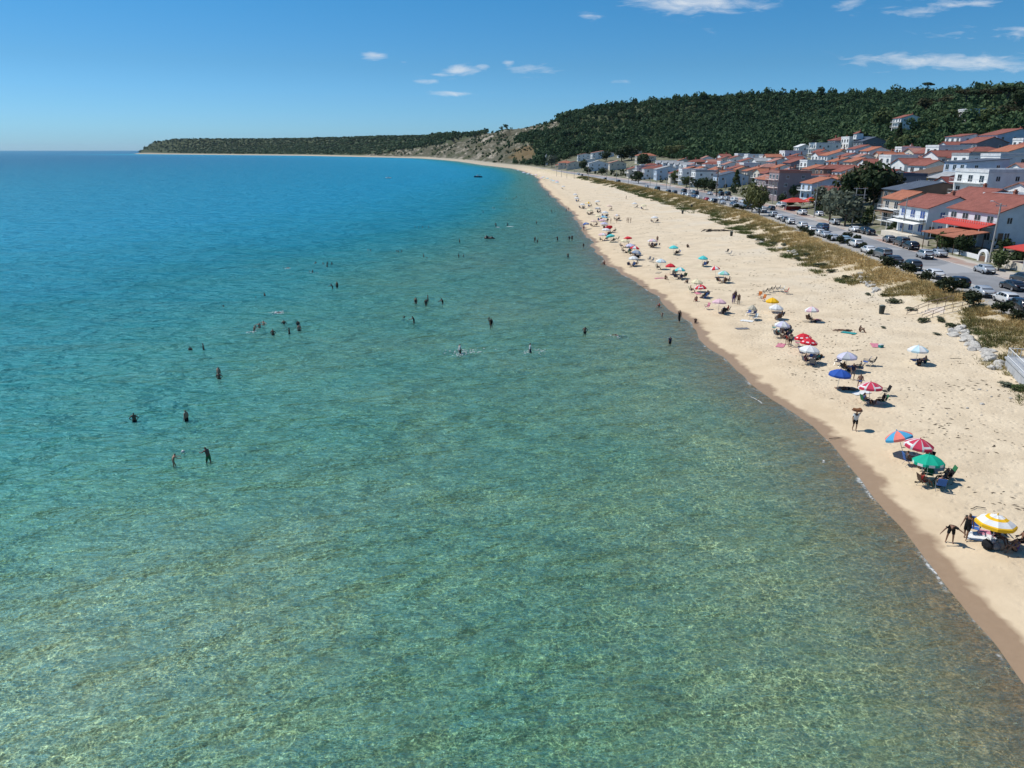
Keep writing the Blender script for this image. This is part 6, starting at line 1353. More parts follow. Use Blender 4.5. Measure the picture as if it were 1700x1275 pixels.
def canopy(style, cols, r=1.2, n=8):
    """style: segments (colours per gore), rings (colours per ring), ribs (second colour along the ribs)"""
    key = (style, cols, r, n)
    if key in UM: return UM[key]
    b = MB(); rings = [(0,.50),(.18,.475),(.38,.41),(.58,.31),(.78,.185),(.93,.075),(1.0,.0),(1.0,-.16)]
    sub = 5 if style == 'ribs' else 4; N_ = n*sub
    def pt(i, k):
        rr, h = rings[k]; a = 2*math.pi*i/N_; g = (i % sub)/sub; sag = 1-(.055*math.sin(math.pi*g) if k else 0)   # straight hem between ribs, cloth sags slightly
        edge = math.cos(math.pi/n)/math.cos(((i % sub)/sub-.5)*2*math.pi/n) if k else 1
        hh = h*.95-(.02*math.sin(math.pi*g) if 0 < k < 6 else 0)-(.03 if (k == 7 and (i % sub)) else 0)
        return (r*rr*edge*math.cos(a), r*rr*edge*math.sin(a), hh)
    for k in range(len(rings)-1):
        for i in range(N_):
            g = i//sub; s_ = i % sub
            if style == 'rings': mi = cols[1][k]
            elif style == 'ribs': mi = 1 if s_ == 0 or k == 4 and g % 2 else 0
            elif style == 'letters': mi = 1 if (k == cols[1][0] and s_ in (1,2) and len(cols[0]) > 1) else 0
            else: mi = cols[1][g % len(cols[1])]
            b.add([pt(i,k), pt((i+1) % N_ if (i+1) < N_ else 0, k) if True else None, pt((i+1) if i+1 < N_ else 0, k+1), pt(i, k+1)], [(0,1,2,3)], mi)
    b.tube((0,0,.46), (0,0,.60), .045, .02, 8)
    me = b.mesh('canopy', [umat(c) for c in cols[0]]); bm_ = bmesh.new(); bm_.from_mesh(me); bmesh.ops.remove_doubles(bm_, verts=bm_.verts, dist=1e-4); bm_.to_mesh(me); bm_.free()
    rb = MB()
    for i in range(n): a = 2*math.pi*i/n; rb.tube((0,0,.43), (r*.97*math.cos(a), r*.97*math.sin(a), -.03), .010, n=4)
    UM[key] = (me, rb.mesh('ribs', RAIL)); return UM[key]
POLE_M = MB().tube((0,0,-.25), (0,0,1.98), .022, n=7).mesh('pole', mat('umbrella_pole', (.62,.62,.60), .4))
def umbrella(px, py, cols, label, style='segments', r=1.15, h=1.75, tilt=0, tdir=0, group='beach umbrellas', far=False):
    """px, py: middle of the canopy in the photograph"""
    x, y, z = hit(px, py, h+.02)
    e = empty('beach_umbrella', (x, y, z), 0, label, 'umbrella', group); e.rotation_euler = (R(tilt)*math.cos(tdir), R(tilt)*math.sin(tdir), rng.uniform(0, .7))
    c, rb = canopy(style, cols, round(r*(.83 if not far else .95), 3)); co = link('canopy', c, e, (0, 0, h-.25)); link('pole', POLE_M, e, (0, 0, h-1.75))
    if not far: link('rib', rb, co)
    return (x, y, z)
_ch = {}
def chair_meshes(c):
    if c in _ch: return _ch[c]
    m = cmat(c); fr_ = mat('chair_frame', (.30,.31,.32), .4, .05, 1, .5, .6)
    s = MB().add([(-.25,-.22,.40),(.25,-.22,.40),(.25,.22,.43),(-.25,.22,.43),(0,0,.37),(-.25,-.22,.42),(.25,-.22,.42),(.25,.22,.45),(-.25,.22,.45),(0,0,.39)], [(0,1,4),(1,2,4),(2,3,4),(3,0,4),(5,9,6),(6,9,7),(7,9,8),(8,9,5),(0,5,6,1),(1,6,7,2),(2,7,8,3),(3,8,5,0)]).mesh('seat', m)
    bk = MB().add([(-.25,-.24,.44),(.25,-.24,.44),(.25,-.42,.98),(-.25,-.42,.98),(-.25,-.27,.43),(.25,-.27,.43),(.25,-.45,.97),(-.25,-.45,.97)], [(0,1,2,3),(7,6,5,4),(0,4,5,1),(1,5,6,2),(2,6,7,3),(3,7,4,0)]).mesh('backrest', m)
    lg = MB().tube((0,-.28,0), (0,.22,.62), .014, n=5).mesh('leg', fr_); lg2 = MB().tube((0,.26,0), (0,-.30,.62), .014, n=5).mesh('leg', fr_)
    ar_ = MB().box(-.03, .03, -.32, .26, .62, .65).mesh('armrest', BL)
    _ch[c] = (s, bk, lg, lg2, ar_); return _ch[c]
def chair(x, y, rz, c, label, group='folding beach chairs', far=False):
    s, bk, lg, lg2, a_ = chair_meshes(c); e = empty('beach_chair', (x, y, float(T(x, y))), rz, label, 'chair', group)
    link('seat', s, e); link('backrest', bk, e)
    for sx in (-.28, .28): link('leg', lg, e, (sx,0,0)); link('leg', lg2, e, (sx,0,0)); link('armrest', a_, e, (sx,0,0)) if not far else None
    return e
def bag(x, y, c, label, s=1.0):
    e = empty('beach_bag', (x, y, float(T(x, y))), rng.uniform(0, 3), label, 'bag', 'bags on the sand'); b = MB().ell((0,0,.17*s), .26*s, .17*s, .19*s, 10, 6, 0, .08, rng); link('body', b.mesh('body', cmat(c)), e)
    q = MB(); 
    for i in range(6): a0, a1 = math.pi*i/6, math.pi*(i+1)/6; q.tube((.13*s*math.cos(a0), 0, (.30+.14*math.sin(a0))*s), (.13*s*math.cos(a1), 0, (.30+.14*math.sin(a1))*s), .012, n=4)
    link('strap', q.mesh('strap', cmat(c)), e); return e
def towel(px, py, c, label, rz=None, w_=.85, l_=1.7, xy=None):
    x, y, z = hit(px, py) if xy is None else (*xy, float(T(*xy))); b = MB(); nx, ny = 7, 10
    rr_ = rng.uniform(0, 3) if rz is None else rz; vs = []; r_ = random.Random(int(px+py) if xy is None else int(x*10))
    for j in range(ny+1):
        for i in range(nx+1):
            u, v = (i/nx-.5)*w_, (j/ny-.5)*l_; X_ = x+u*math.cos(rr_)-v*math.sin(rr_); Y_ = y+u*math.sin(rr_)+v*math.cos(rr_); vs.append((u+r_.uniform(-.03,.03), v+r_.uniform(-.03,.03), float(T(X_, Y_))-z+.035+r_.uniform(0,.03)))
    b.add(vs, [(j*(nx+1)+i, j*(nx+1)+i+1, (j+1)*(nx+1)+i+1, (j+1)*(nx+1)+i) for j in range(ny) for i in range(nx)])
    n = len(vs); b.add([(v[0], v[1], v[2]-.02) for v in vs], [(j*(nx+1)+i, (j+1)*(nx+1)+i, (j+1)*(nx+1)+i+1, j*(nx+1)+i+1) for j in range(ny) for i in range(nx)])
    o = link('beach_towel', b.mesh('beach_towel', cmat(c)), None, (x, y, z)); o.rotation_euler = (0, 0, rr_); return tag(o, label, 'towel', 'towels on the sand')
def cooler(x, y, c, label):
    e = empty('cool_box', (x, y, float(T(x, y))), rng.uniform(0, 3), label, 'cool box'); link('box', MB().box(-.25,.25,-.16,.16,0,.30).mesh('box', cmat(c)), e); link('lid', MB().box(-.26,.26,-.17,.17,.303,.36).mesh('lid', cmat('white')), e); link('handle', MB().box(-.2,.2,-.015,.015,.40,.42).box(-.2,-.18,-.015,.015,.363,.398).box(.18,.2,-.015,.015,.363,.398).mesh('handle', RAIL), e)
def table(x, y, label):
    e = empty('folding_table', (x, y, float(T(x, y))), rng.uniform(0, 3), label, 'table'); link('tabletop', MB().box(-.35,.35,-.25,.25,.50,.53).mesh('tabletop', cmat('white')), e)
    for a in (-.3, .3):
        for b_ in (-.2, .2): link('leg', MB().tube((a,b_,0), (a,b_,.5), .014, n=5).mesh('leg', RAIL), e)
PCOL = ['black','navy','grey','red','blue','black','brown','teal','white','pink','black','green']
def group_(xyz, n, um, chairs=True, seed=0, cols=None, far=False, ring=.95, off=(0.25,-.15)):
    """n people with chairs or on the sand in the shade of an umbrella named um"""
    r_ = random.Random(seed*13+5); cx, cy = xyz[0]+off[0], xyz[1]+off[1]; side = ['at the left','at the right','in front','behind','close to the pole']
    base = r_.uniform(0, 6.28)
    sl_ = [('left side', math.pi), ('right side', 0), ('near side', -math.pi/2), ('far side', math.pi/2)]
    if seed % 2: sl_ = [sl_[1], sl_[2], sl_[0], sl_[3]]
    for i in range(n):
        nm, a = sl_[i % 4]; a += r_.uniform(-.35, .35); rr = ring*r_.uniform(.6, 1.0); x, y = cx+rr*math.cos(a), cy+rr*math.sin(a); rz = a+math.pi/2+r_.uniform(-.4, .4)   # facing the middle
        c = (cols or PCOL)[(seed+i) % len(cols or PCOL)]; wear = r_.choice([(('trunks',c),), (('swimsuit',c),), (('shirt',c),('shorts','black')), (('vest',c),('shorts','navy'))]); sk = r_.choice(['tan','tan','fair','dark'])
        if chairs:
            cc = r_.choice(['navy','black','grey','green','blue','brown']) if not cols else cols[i % len(cols)]
            chair(x, y, rz, cc, f'{cc} chair, {nm}, under {um}', far=far)
            person((x, y, float(T(x, y))+.0), 'chair', rz, f'seated person, {nm}, under {um}', skin=sk, wear=wear, hair=r_.choice(['hair','long_hair']), group='people seated under umbrellas')
        else: person((x, y, float(T(x, y))), r_.choice(['sand','sand','lie']), rz, f'resting person, {nm}, under {um}', skin=sk, wear=wear, hair=r_.choice(['hair','long_hair']), group='people seated under umbrellas')
    if not far or n > 2: bag(cx+r_.uniform(-.4,.4), cy+r_.uniform(-.5,.5), r_.choice(['black','navy','blue','brown']), f'dark bag under {um}')
    return cx, cy
W2 = (('white',), (0,))
S_ = lambda *c, p=None: (tuple(c), tuple(p or range(len(c))))
UL = [
 # px, py, cols, label, style, r, people, chairs, tilt, off
 (1655,862,S_('yellow','white',p=(1,1,0,1,1,0,0)),'yellow and white ringed umbrella','rings',1.25,0,True,4,None),
 (1545,761,S_('green','white',p=(6,)),'plain green umbrella with white marks on its hem','letters',1.2,3,True,5,(.35,-.35)),
 (1524,733,S_('crimson','white'),'crimson umbrella with white ribs before the green umbrella','ribs',1.2,3,True,4,(.2,-.3)),
 (1508,721,S_('sky','coral'),'tilted coral and sky blue umbrella','segments',1.2,0,True,24,None),
 (1447,639,S_('crimson','white'),'crimson and white ribbed umbrella next to the blue umbrella','ribs',1.25,2,True,6,(.1,-.2)),
 (1394,617,S_('blue'),'royal blue umbrella with plain canopy','segments',1.25,1,False,3,(.3,-.2)),
 (1408,588,S_('grey','lilac'),'pale grey umbrella behind the blue umbrella','segments',1.2,2,True,2,(.3,-.2)),
 (1343,577,S_('white'),'white umbrella in front of the two red umbrellas','segments',1.25,3,True,4,(.3,-.3)),
 (1342,565,S_('red','white',p=(4,)),'red umbrella with white marks, front one of the pair','letters',1.1,1,True,6,None),
 (1336,557,S_('red','white',p=(4,)),'red umbrella with white marks, back one of the pair','letters',1.1,0,True,6,None),
 (1298,536,S_('lilac','white'),'lilac white umbrella over a crowded camp','segments',1.1,4,True,4,(.3,-.1)),
 (1525,577,S_('pale','white'),'pale blue and white striped umbrella alone by the boulders','segments',1.2,2,False,2,(.1,0)),
 (1349,512,S_('pink','white'),'pink umbrella right of the standing three','segments',1.05,1,True,4,(.3,-.2)),
 (1288,508,S_('white'),'white umbrella with one pair of chairs beneath, mid beach','segments',1.1,2,True,3,(.2,-.1)),
 (1283,497,S_('yellow'),'golden yellow umbrella lying low by the orange chairs','segments',1.05,0,True,2,None),
 (1194,499,S_('pink'),'soft pink umbrella left of the standing three','segments',1.15,2,True,8,(.3,-.2)),
 (1246,509,S_('beige'),'small faded beige umbrella behind the sunbed camp','segments',.7,0,True,10,None),
 (1164,475,S_('red','white'),'red and white star ribbed umbrella','ribs',1.15,2,True,5,(.2,-.3)),
 (1156,466,S_('cream'),'pale yellow umbrella behind the star ribbed one','segments',1.15,1,True,5,(-.2,-.3)),
 (1201,452,S_('mint','pale'),'mint green umbrella over a packed camp','segments',1.15,3,True,6,(.1,-.2)),
 (1190,444,S_('red','white'),'small red and white umbrella behind the mint umbrella','segments',1.0,0,True,12,None),
 (1167,426.5,S_('turq'),'flat turquoise umbrella with two people in its shade','segments',1.1,2,True,2,(.1,-.2)),
 (1129,446,S_('turq','white'),'turquoise and white striped umbrella','segments',1.15,3,True,6,(.2,-.2)),
 (1113.5,439.5,S_('red'),'plain red umbrella left of the turquoise striped one','segments',1.1,2,True,5,(.1,-.2)),
 (1096.5,431.5,S_('pale','white'),'low white and pale blue umbrella behind the red one','segments',1.2,1,True,4,(.2,-.1)),
 (1119,409,S_('turq'),'bright turquoise umbrella alone up the beach','segments',1.05,2,True,2,(.1,-.2)),
 (1053,410,S_('red','white'),'red and white umbrella over the largest far camp','segments',1.15,3,True,6,(.1,-.2)),
 (1046,406,S_('lilac'),'lilac umbrella left of the largest far camp','segments',1.15,3,True,4,(-.5,-.1)),
 (1052,427,S_('white'),'white cloth shade below the largest far camp','segments',1.2,3,True,3,(0,-.1)),
 (1055,417,S_('bluegrey','grey'),'dark grey green umbrella in the largest far camp','segments',1.1,2,True,10,(0,-.1)),
 (1083,398,S_('pink','white'),'thin pink umbrella over a round family group','segments',1.15,4,True,4,(.1,-.2)),
 (1043.5,394,S_('red'),'tilted red umbrella up the beach','segments',1.15,0,True,14,None),
 (1037,398,S_('cream'),'cream umbrella in front of the tilted red one','segments',1.2,2,True,4,(.1,-.2)),
 (1015,390,S_('turq'),'tilted turquoise umbrella in the far row','segments',1.15,1,True,16,(-.3,-.2)),
 (1001,388,S_('pink','white'),'pinkish white umbrella nearest in the far row','segments',1.25,2,True,4,(.2,-.2)),
 (1006,380,S_('white'),'white far row umbrella before the steep red one','segments',1.25,2,True,4,(.3,-.2)),
 (1013,375,S_('red'),'steeply tilted red umbrella in the far row','segments',1.2,2,True,30,(.4,-.2)),
 (1003,370,S_('lilac'),'lilac far row umbrella behind the steep red one','segments',1.2,2,True,4,(.1,-.2)),
 (985,366,S_('peach'),'peach umbrella left of the far row','segments',1.2,2,True,6,(.2,-.2)),
 (1000,364.5,S_('pink'),'pale pink umbrella in the middle of the far row','segments',1.2,1,True,4,(.1,-.2)),
 (1002,359,S_('sky','pale'),'sky blue umbrella in the far row','segments',1.15,2,True,8,(.4,-.1)),
 (993,357.5,S_('cream'),'pale green white umbrella in the far row','segments',1.15,2,True,4,(.1,-.2)),
 (973.5,370.5,S_('blue','bluegrey'),'small blue umbrella nearest to the water','segments',1.05,0,True,8,None),
 (1004,351.5,S_('white'),'white umbrella at the back of the far row','segments',1.2,3,True,4,(.2,-.2)),
 (1024,356.5,S_('peach','white'),'peach and white umbrella right of the far row','segments',1.15,3,True,4,(.1,-.2)),
 (992,345,S_('grey','white'),'grey white umbrella farther up the beach','segments',1.2,2,True,12,(.1,-.2)),
 (979,348,S_('cream'),'faded white umbrella left of the grey white one','segments',1.2,3,True,4,(.1,-.2)),
 (977,336,S_('cream','yellow'),'light yellow umbrella far up the beach','segments',1.2,2,True,4,(.1,-.2)),
 (966.5,338.5,S_('white'),'thin white umbrella left of the light yellow one','segments',1.15,3,True,4,(.1,-.2)),
 (957,328,S_('white'),'white umbrella near the upper foam line','segments',1.2,2,True,4,(.1,-.2)),
 (992,333.5,S_('white'),'white umbrella right of the light yellow one','segments',1.2,1,True,4,(.3,-.2)),
 (1011,341,S_('peach'),'cream white umbrella alone right of the upper row','segments',1.15,1,True,6,(.2,-.2)),
 (1087,360,S_('white'),'white umbrella with two loungers alone on open sand','segments',1.15,2,True,3,(.1,-.1)),
 (1053.5,337,S_('white'),'left of two white umbrellas below the dune','segments',1.15,1,True,4,(.2,-.2)),
 (1068.5,340,S_('cream'),'right of two white umbrellas below the dune','segments',1.2,1,True,4,(.1,-.1)),
 (955,322,S_('white'),'white umbrella on the upper beach behind another white one','segments',1.15,1,True,4,(.1,-.1)),
 (935,309,S_('white'),'white umbrella at the start of the far sand point','segments',1.2,1,True,4,(.1,-.1)),
]
LBL = {}
for i, (px, py, cols, lab, sty, r, n, ch, tl, off) in enumerate(UL):
    far = py < 470
    pos = umbrella(px, py, cols, lab, sty, r, tilt=tl, tdir=(2.2+math.sin(i*2.3)*1.3 if i != 3 else 3.9), far=py < 420)
    if n: group_(pos, n, 'the '+lab, ch, seed=i, far=far, off=off or (.2, -.2))
# far umbrellas along the narrow beach: nothing tells them apart
for i in range(22):
    t_ = i/21; px = 925-t_*62+rng.uniform(-3, 3); py = 300-t_*17+rng.uniform(-1.5, 2.2); umbrella(px, py, S_(rng.choice(['white','white','pink','cream','pale'])), 'tiny pale umbrella on the crowded far end of the beach', r=1.35, far=True, group='tiny umbrellas on the far beach')
# ---- near yellow umbrella camp
yx, yy_, yz = hit(1655, 905)
person((yx+1.15, yy_-.35, float(T(yx+1.15, yy_-.35))), 'chair', R(100), 'woman in black top sitting in a low chair right of the yellow umbrella pole', wear=(('vest','black'),('shorts','black')), hair='cap', hcol='black', group='people seated under umbrellas')
chair(yx+1.15, yy_-.35, R(100), 'grey', 'grey framed low chair holding the woman in black under the yellow umbrella')
person((yx+.15, yy_+.25, float(T(yx, yy_))), 'chair', R(-160), 'person in brown sitting behind the yellow umbrella pole', skin='dark', wear=(('swimsuit','brown'),), hair='long_hair', group='people seated under umbrellas')
chair(yx+.15, yy_+.25, R(-160), 'brown', 'brown chair directly behind the yellow umbrella pole')
chair(yx-.55, yy_+1.35, R(150), 'blue', 'blue folding chair standing empty behind the yellow umbrella'); chair(yx+.75, yy_+1.1, R(170), 'brown', 'maroon brown wide chair standing empty behind the yellow umbrella')
person((yx+.55, yy_-.7, float(T(yx, yy_))), 'sand', R(95), 'person in violet sitting low in front of the yellow umbrella pole', wear=(('swimsuit','purple'),), group='people seated under umbrellas')
bag(yx-.75, yy_-.25, 'black', 'large black bag left of the yellow umbrella pole', 1.5); bag(yx-.35, yy_-.45, 'grey', 'round grey bag by the yellow umbrella pole', 1.2)
towel(1630, 893, 'white', 'crumpled white towel left of the yellow umbrella', rz=.9, w_=1.0, l_=1.4); towel(1641, 887, 'pink', 'pink striped towel behind the crumpled white towel', rz=1.0, w_=.7, l_=1.1)
table(yx+.3, yy_+.65, 'small white table with cups beneath the yellow umbrella')
# ---- other camps
def at(px, py): x, y, z = hit(px, py); return x, y
for px, py, c, rz, lab in ((1390,607,'navy',2.2,'navy chair left behind the blue umbrella'),(1436,607,'blue',1.0,'blue canvas chair right of the pale grey umbrella'),(1446,607,'black',1.2,'black chair rightmost behind the pale grey umbrella'),(1468,657,'black',1.5,'black folding chair right of the crimson ribbed umbrella'),(1572,795,'green',1.4,'green plastic chair right of the green umbrella'),(1540,797,'green',2.6,'small green stool chair at the left foot of the green umbrella'),
  (1260,495,'orange',2.4,'orange chair, upper left of the orange pair'),(1266,500,'orange',2.0,'orange chair, lower right of the orange pair'),(1173,514,'pink',2.0,'pink trimmed chair left of the soft pink umbrella'),(1242,524,'blue',2.2,'blue sunbed chair of the sunbed camp, left one'),(1250,526,'navy',2.0,'navy sunbed chair of the sunbed camp, right one'),(1252,533,'white',2.0,'white edged sunbed chair in front of the sunbed camp'),
  (1206,421,'black',2.0,'black chair alone right of the flat turquoise umbrella'),(1211,424,'grey',1.5,'pale metal chair alone right of the flat turquoise umbrella'),(1276,486,'black',1.3,'black chair, first of the row of empty chairs'),(1282,484,'black',1.3,'black chair, second of the row of empty chairs'),(1290,484,'grey',1.3,'grey chair, third of the row of empty chairs'),(1297,485,'white',1.3,'white chair, fourth of the row of empty chairs'),(1304,488,'red',1.3,'red and black chair at the right end of the row of empty chairs'),(1268,489,'black',1.3,'black chair, at the left start of the row of empty chairs'),
  (1082,436,'grey',2.0,'pale chair standing empty left of the low white umbrella'),(1077,434,'grey',2.2,'second pale chair standing empty left of the low white umbrella'),(1025,399,'black',1.0,'dark lounger left of the cream umbrella'),(1020,401,'black',1.1,'dark lounger farther left of the cream umbrella'),(1323,575,'pink',1.2,'pink chair before the red umbrella pair'),(1284,549,'teal',1.2,'teal chair left of the lilac white camp')):
    x, y = at(px, py); chair(x, y, rz, c, lab, far=y > 150)
for px, py, c, lab in ((1409,553,'teal','teal towel before the three sunbathers'),(1430,653,'white','white towel at the foot of the crimson ribbed umbrella'),(1296,574,'pink','flat pink mat before the red umbrella pair'),(1453,574,'pink','pink cloth lying alone on the open sand'),(1344,534,'beige','beige mat in front of the pink umbrella'),(1240,533,'white','white towel before the sunbed camp'),(1232,546,'grey','dark grey strip of cloth on the sand below the sunbed camp'),(1093,453,'beige','long beige mat left of the people by the red umbrella'),(1095,462,'pink','narrow pink mat left of the sitting person'),(1158,487,'pink','pinkish mat under the star ribbed umbrella'),(1418,610,'navy','dark blue blanket beneath the pale grey umbrella'),(1527,598,'navy','navy blanket beneath the pale blue striped umbrella')): towel(px, py, c, lab)
x, y = at(1462,577); cooler(x, y, 'teal', 'small teal box with white lid next to the pink cloth'); x, y = at(1290,552); cooler(x, y, 'teal', 'teal cool box at the left of the lilac white camp')
x, y = at(1538,783); table(x, y, 'small table with white things beneath the green umbrella'); x, y = at(1302,549); bag(x, y, 'navy', 'big navy bag heap under the lilac white umbrella', 2.0); x, y = at(1308,548); bag(x, y, 'black', 'black bag heap beside the navy bag heap', 1.9)
for px, py, lab in ((1521,801,'left flip flop of a dark pair left of the green umbrella'),(1527,801,'right flip flop of a dark pair left of the green umbrella')):
    x, y, z = hit(px, py); o = link('flip_flop', MB().ell((0,0,.03), .07, .15, .035, 10, 5).box(-.05,.05,.03,.06,.05,.085).mesh('flip_flop', cmat('black')), None, (x, y, z+.0)); o.rotation_euler = (0,0,rng.uniform(0,2)); tag(o, lab, 'shoe', 'pair of flip flops')
def stick(px, py, lab, l_=.8):
    x, y, z = hit(px, py); b = MB(); p = Vector((-l_/2,0,.05))
    for i in range(4): q = p+Vector((l_/3.5, rng.uniform(-.15,.15), rng.uniform(-.02,.04))); b.tube(p, q, .03, .02, 5); p = q
    tag(link('driftwood_stick', b.mesh('driftwood_stick', mat('driftwood', (.06,.05,.04), .9)), None, (x, y, z)), lab, 'driftwood')
stick(1622,846,'bent dark stick on the sand above the two women in black'); stick(1390,729,'dark branch on the damp sand below the tray vendor',1.3); stick(1066,477,'dark branch stranded at the lip of the far shore',1.8); stick(1585,596,'dark stick on pale sand left of the white boulders',.9)

# ================================================================ ball, boats, rock, board, splashes
def sphere_ball(loc, r, lab, c2='navy'):
    b = MB(); b.ell((0,0,0), r, r, r, 12, 8); b.m = [1 if i % 5 == 0 else 0 for i in range(len(b.f))]; o = link('ball', b.mesh('ball', [cmat('white'), cmat(c2)], True), None, loc); return tag(o, lab, 'ball')
bx_, by_ = sea(326, 776); sphere_ball((bx_-.9, by_+.2, 1.15), .13, 'white and dark ball in the air between man and child'); x, y, z = hit(1462,577)
x, y = sea(794,294.5)
bt = empty('motor_boat', (x, y, 0), R(90), 'dark hulled motor boat with white cabin and canopy anchored far out', 'boat')
hb = MB(); st = [(-3.4,1.0,.9),(-1.5,1.25,.95),(.8,1.2,1.0),(2.4,.75,1.15),(3.6,.08,1.35)]; V = []
for yv, hw_, zt in st: V += [(-hw_,yv,zt),(-hw_*.8,yv,-.1),(0,yv,-.35),(hw_*.8,yv,-.1),(hw_,yv,zt)]
F = [(i*5+j, i*5+j+1, i*5+j+6, i*5+j+5) for i in range(4) for j in range(4)]+[(0,4,3,2,1),(0,5,9,4),(5,10,14,9),(10,15,19,14),(15,20,24,19)]
hb.add(V, F); link('hull', hb.mesh('hull', mat('hull_navy', (.015,.02,.06), .3)), bt); link('cabin', MB().box(-.8,.8,-.4,1.4,1.02,1.9).box(-.6,.6,1.403,1.9,1.05,1.5).mesh('cabin', FRAME), bt)
link('canopy', MB().box(-.95,.95,-2.4,.6,2.45,2.55).mesh('canopy', cmat('navy')), bt)
for a in (-.9,.9):
    for b_ in (-2.3,.5): link('post', MB().tube((a,b_,.95), (a,b_,2.45), .03, n=5).mesh('post', STEEL), bt)
for i, yv in enumerate((-1.6,-.8)): person((x+yv*-1, y, .5), 'chair', R(90), f'person seated in the motor boat, {["stern","middle"][i]} seat', group='people in the motor boat')
x, y = sea(645,296)
jb = empty('speed_boat', (x, y, 0), R(80), 'small pale boat moving far out left of the motor boat', 'boat'); hb = MB(); V = []
for yv, hw_, zt in [(-2.2,.8,.6),(-.5,.95,.65),(1.2,.7,.75),(2.4,.06,.95)]: V += [(-hw_,yv,zt),(-hw_*.8,yv,-.1),(0,yv,-.3),(hw_*.8,yv,-.1),(hw_,yv,zt)]
hb.add(V, [(i*5+j, i*5+j+1, i*5+j+6, i*5+j+5) for i in range(3) for j in range(4)]+[(0,4,3,2,1),(0,5,9,4),(5,10,14,9),(10,15,19,14)]); link('hull', hb.mesh('hull', FRAME), jb); link('windscreen', MB().add([(-.6,.5,.7),(.6,.5,.7),(.5,.1,1.25),(-.5,.1,1.25)], [(0,1,2,3)]).mesh('windscreen', CG), jb)
person((x, y, .25), 'chair', R(80), 'person steering the small far boat', group='people in the motor boat')
x, y = sea(813,396); rk = MB()
for cx_, rx_, rz_ in ((-.7,.75,.75),(.1,1.0,.55),(.85,.6,.35),(-.75,.25,1.15),(.45,.5,.72)): rk.ell((cx_,0,.0), rx_, .6, rz_, 10, 7, 0, .1, rng)
bm_ = bmesh.new(); me = rk.mesh('sea_rock', mat('wet_rock', (.02,.019,.018), .5, .2, 3), True); o = link('sea_rock', me, None, (x, y, 0)); o.scale = (1.05,1,.8)
md = o.modifiers.new('r', 'REMESH'); md.mode = 'VOXEL'; md.voxel_size = .09; tag(o, 'dark weedy rock breaking the water beside a swimmer', 'rock')
x, y = sea(844,376.5); bd = MB().ell((0,0,.06), .35, 1.2, .06, 12, 5); o = link('float_board', bd.mesh('float_board', FRAME, True), None, (x+.6, y, 0)); o.rotation_euler = (0,0,1.5); tag(o, 'white floating board beside a dark clad bather', 'board')
x, y = sea(827,377.5); o = link('float_board', MB().ell((0,0,.05), .25, .6, .06, 12, 5).mesh('float_board', FRAME, True), None, (x, y, 0)); o.rotation_euler = (0,0,1.4); tag(o, 'small white float beside the bather above the rock', 'board')
fm = MB()
for px, py, wx, n in ((778,584,2.2,60),(893,583,1.3,30),(461,519,1.3,80),(419,551,.7,20),(1022,557,1.4,30),(476,446,1.2,14),(514,453,1.4,14),(820,347.5,1.2,10),(768,588,1.0,30),(872,585,.5,12)):
    x, y = sea(px, py)
    for i in range(n): u = rng.gauss(0, .5); s_ = rng.uniform(.02, .07); fm.ell((x+u*wx, y+rng.gauss(0,.7)*(.4+.6*min(1, wx/2)), rng.uniform(-.01,.03)), s_*2, s_, s_*.6, 5, 3)
tag(link('splash_foam', fm.mesh('splash_foam', mat('foam_white', (.8,.82,.82), .6))), 'white foam kicked up around swimmers and waders', 'foam', kind='stuff')
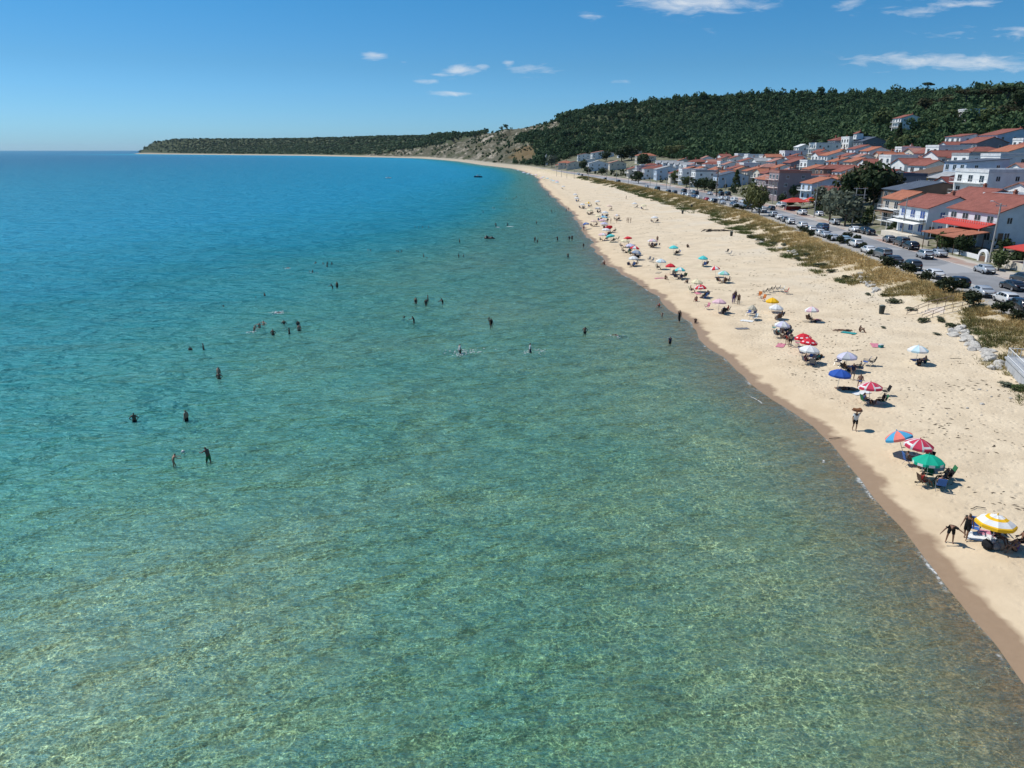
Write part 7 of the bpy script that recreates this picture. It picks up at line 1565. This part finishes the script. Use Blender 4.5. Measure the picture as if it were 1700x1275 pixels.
# weed and debris scattered over the sand, uncountable
n = 3800; Yd = 26*np.exp(g0.uniform(0, 1, n)*math.log(420/26)); sh_y = shore(Yd); Xd = sh_y+4+g0.uniform(0, 1, n)**.8*(PL(Yd)-10-sh_y-4); dn = vn(Xd, Yd, 4.5, 91, 3); k = dn > .52; Xd, Yd = Xd[k], Yd[k]; Zd = T(Xd, Yd); m = len(Xd)
a = g0.normal(0, .6, m); l_ = g0.uniform(.06, .28, m)*np.interp(Yd, [26,200,420], [.7,1.4,2.4]); w_ = l_*g0.uniform(.12, .35, m); ux, uy = np.cos(a)*l_, np.sin(a)*l_; vx_, vy_ = -np.sin(a)*w_, np.cos(a)*w_
V = np.stack([np.stack([Xd-ux, Yd-uy, Zd+.012], -1), np.stack([Xd+vx_, Yd+vy_, Zd+.055], -1), np.stack([Xd+ux, Yd+uy, Zd+.015], -1), np.stack([Xd-vx_, Yd-vy_, Zd+.012], -1)], 1).reshape(-1, 3)
tag(link('beach_debris', npmesh('beach_debris', V, np.arange(len(V)).reshape(-1, 4), mat('dry_weed', (.17,.13,.085), .95, .2))), 'dry weed twigs and bits strewn over the sand', 'debris', kind='stuff')
# ================================================================ garden greenery between the houses, uncountable
n = 900; Yg = 100*np.exp(g0.uniform(0, 1, n)*math.log(620/100)); Xg = RR(Yg)+2.5+g0.uniform(0, 1, n)**1.2*np.interp(Yg, [100,250,450,620], [95,120,80,40])
k = np.ones(n, bool)
for hx, hy, W_, D_, _l in HOUSES: k &= ~((np.abs(Xg-hx) < W_/2+1.6) & (np.abs(Yg-hy) < D_/2+1.2))
Xg, Yg = Xg[k], Yg[k]; r = g0.uniform(.7, 2.3, len(Xg)); Zg = T(Xg, Yg)
tag(link('garden_greenery', forest_mesh('garden_greenery', np.stack([Xg, Yg, Zg+r*.7, r, r*g0.uniform(.8, 1.3, len(Xg)), g0.uniform(0, 1, len(Xg))], 1), FP, LM['dark'])), 'mixed green shrubs and hedges filling the gaps between houses', 'greenery', kind='stuff')
# ================================================================ air
hz = MB().box(-26500, 26500, -400, 26400, -75, 140).mesh('haze', None) if False else None
ht = bpy.data.materials.new('haze_air'); ht.use_nodes = True; tt = ht.node_tree; tt.nodes.clear(); ho = tt.nodes.new('ShaderNodeOutputMaterial'); pv = tt.nodes.new('ShaderNodeVolumePrincipled')
pv.inputs['Color'].default_value = (.72,.86,1,1); pv.inputs['Density'].default_value = 1.3e-5; pv.inputs['Anisotropy'].default_value = .2; tt.links.new(pv.outputs[0], ho.inputs['Volume'])
ho_ = link('haze', MB().box(-27000, 27000, -700, 27500, -120, 160).mesh('haze', ht)); tag(ho_, kind='stuff', label='thin bluish sea air over the whole bay', cat='haze')
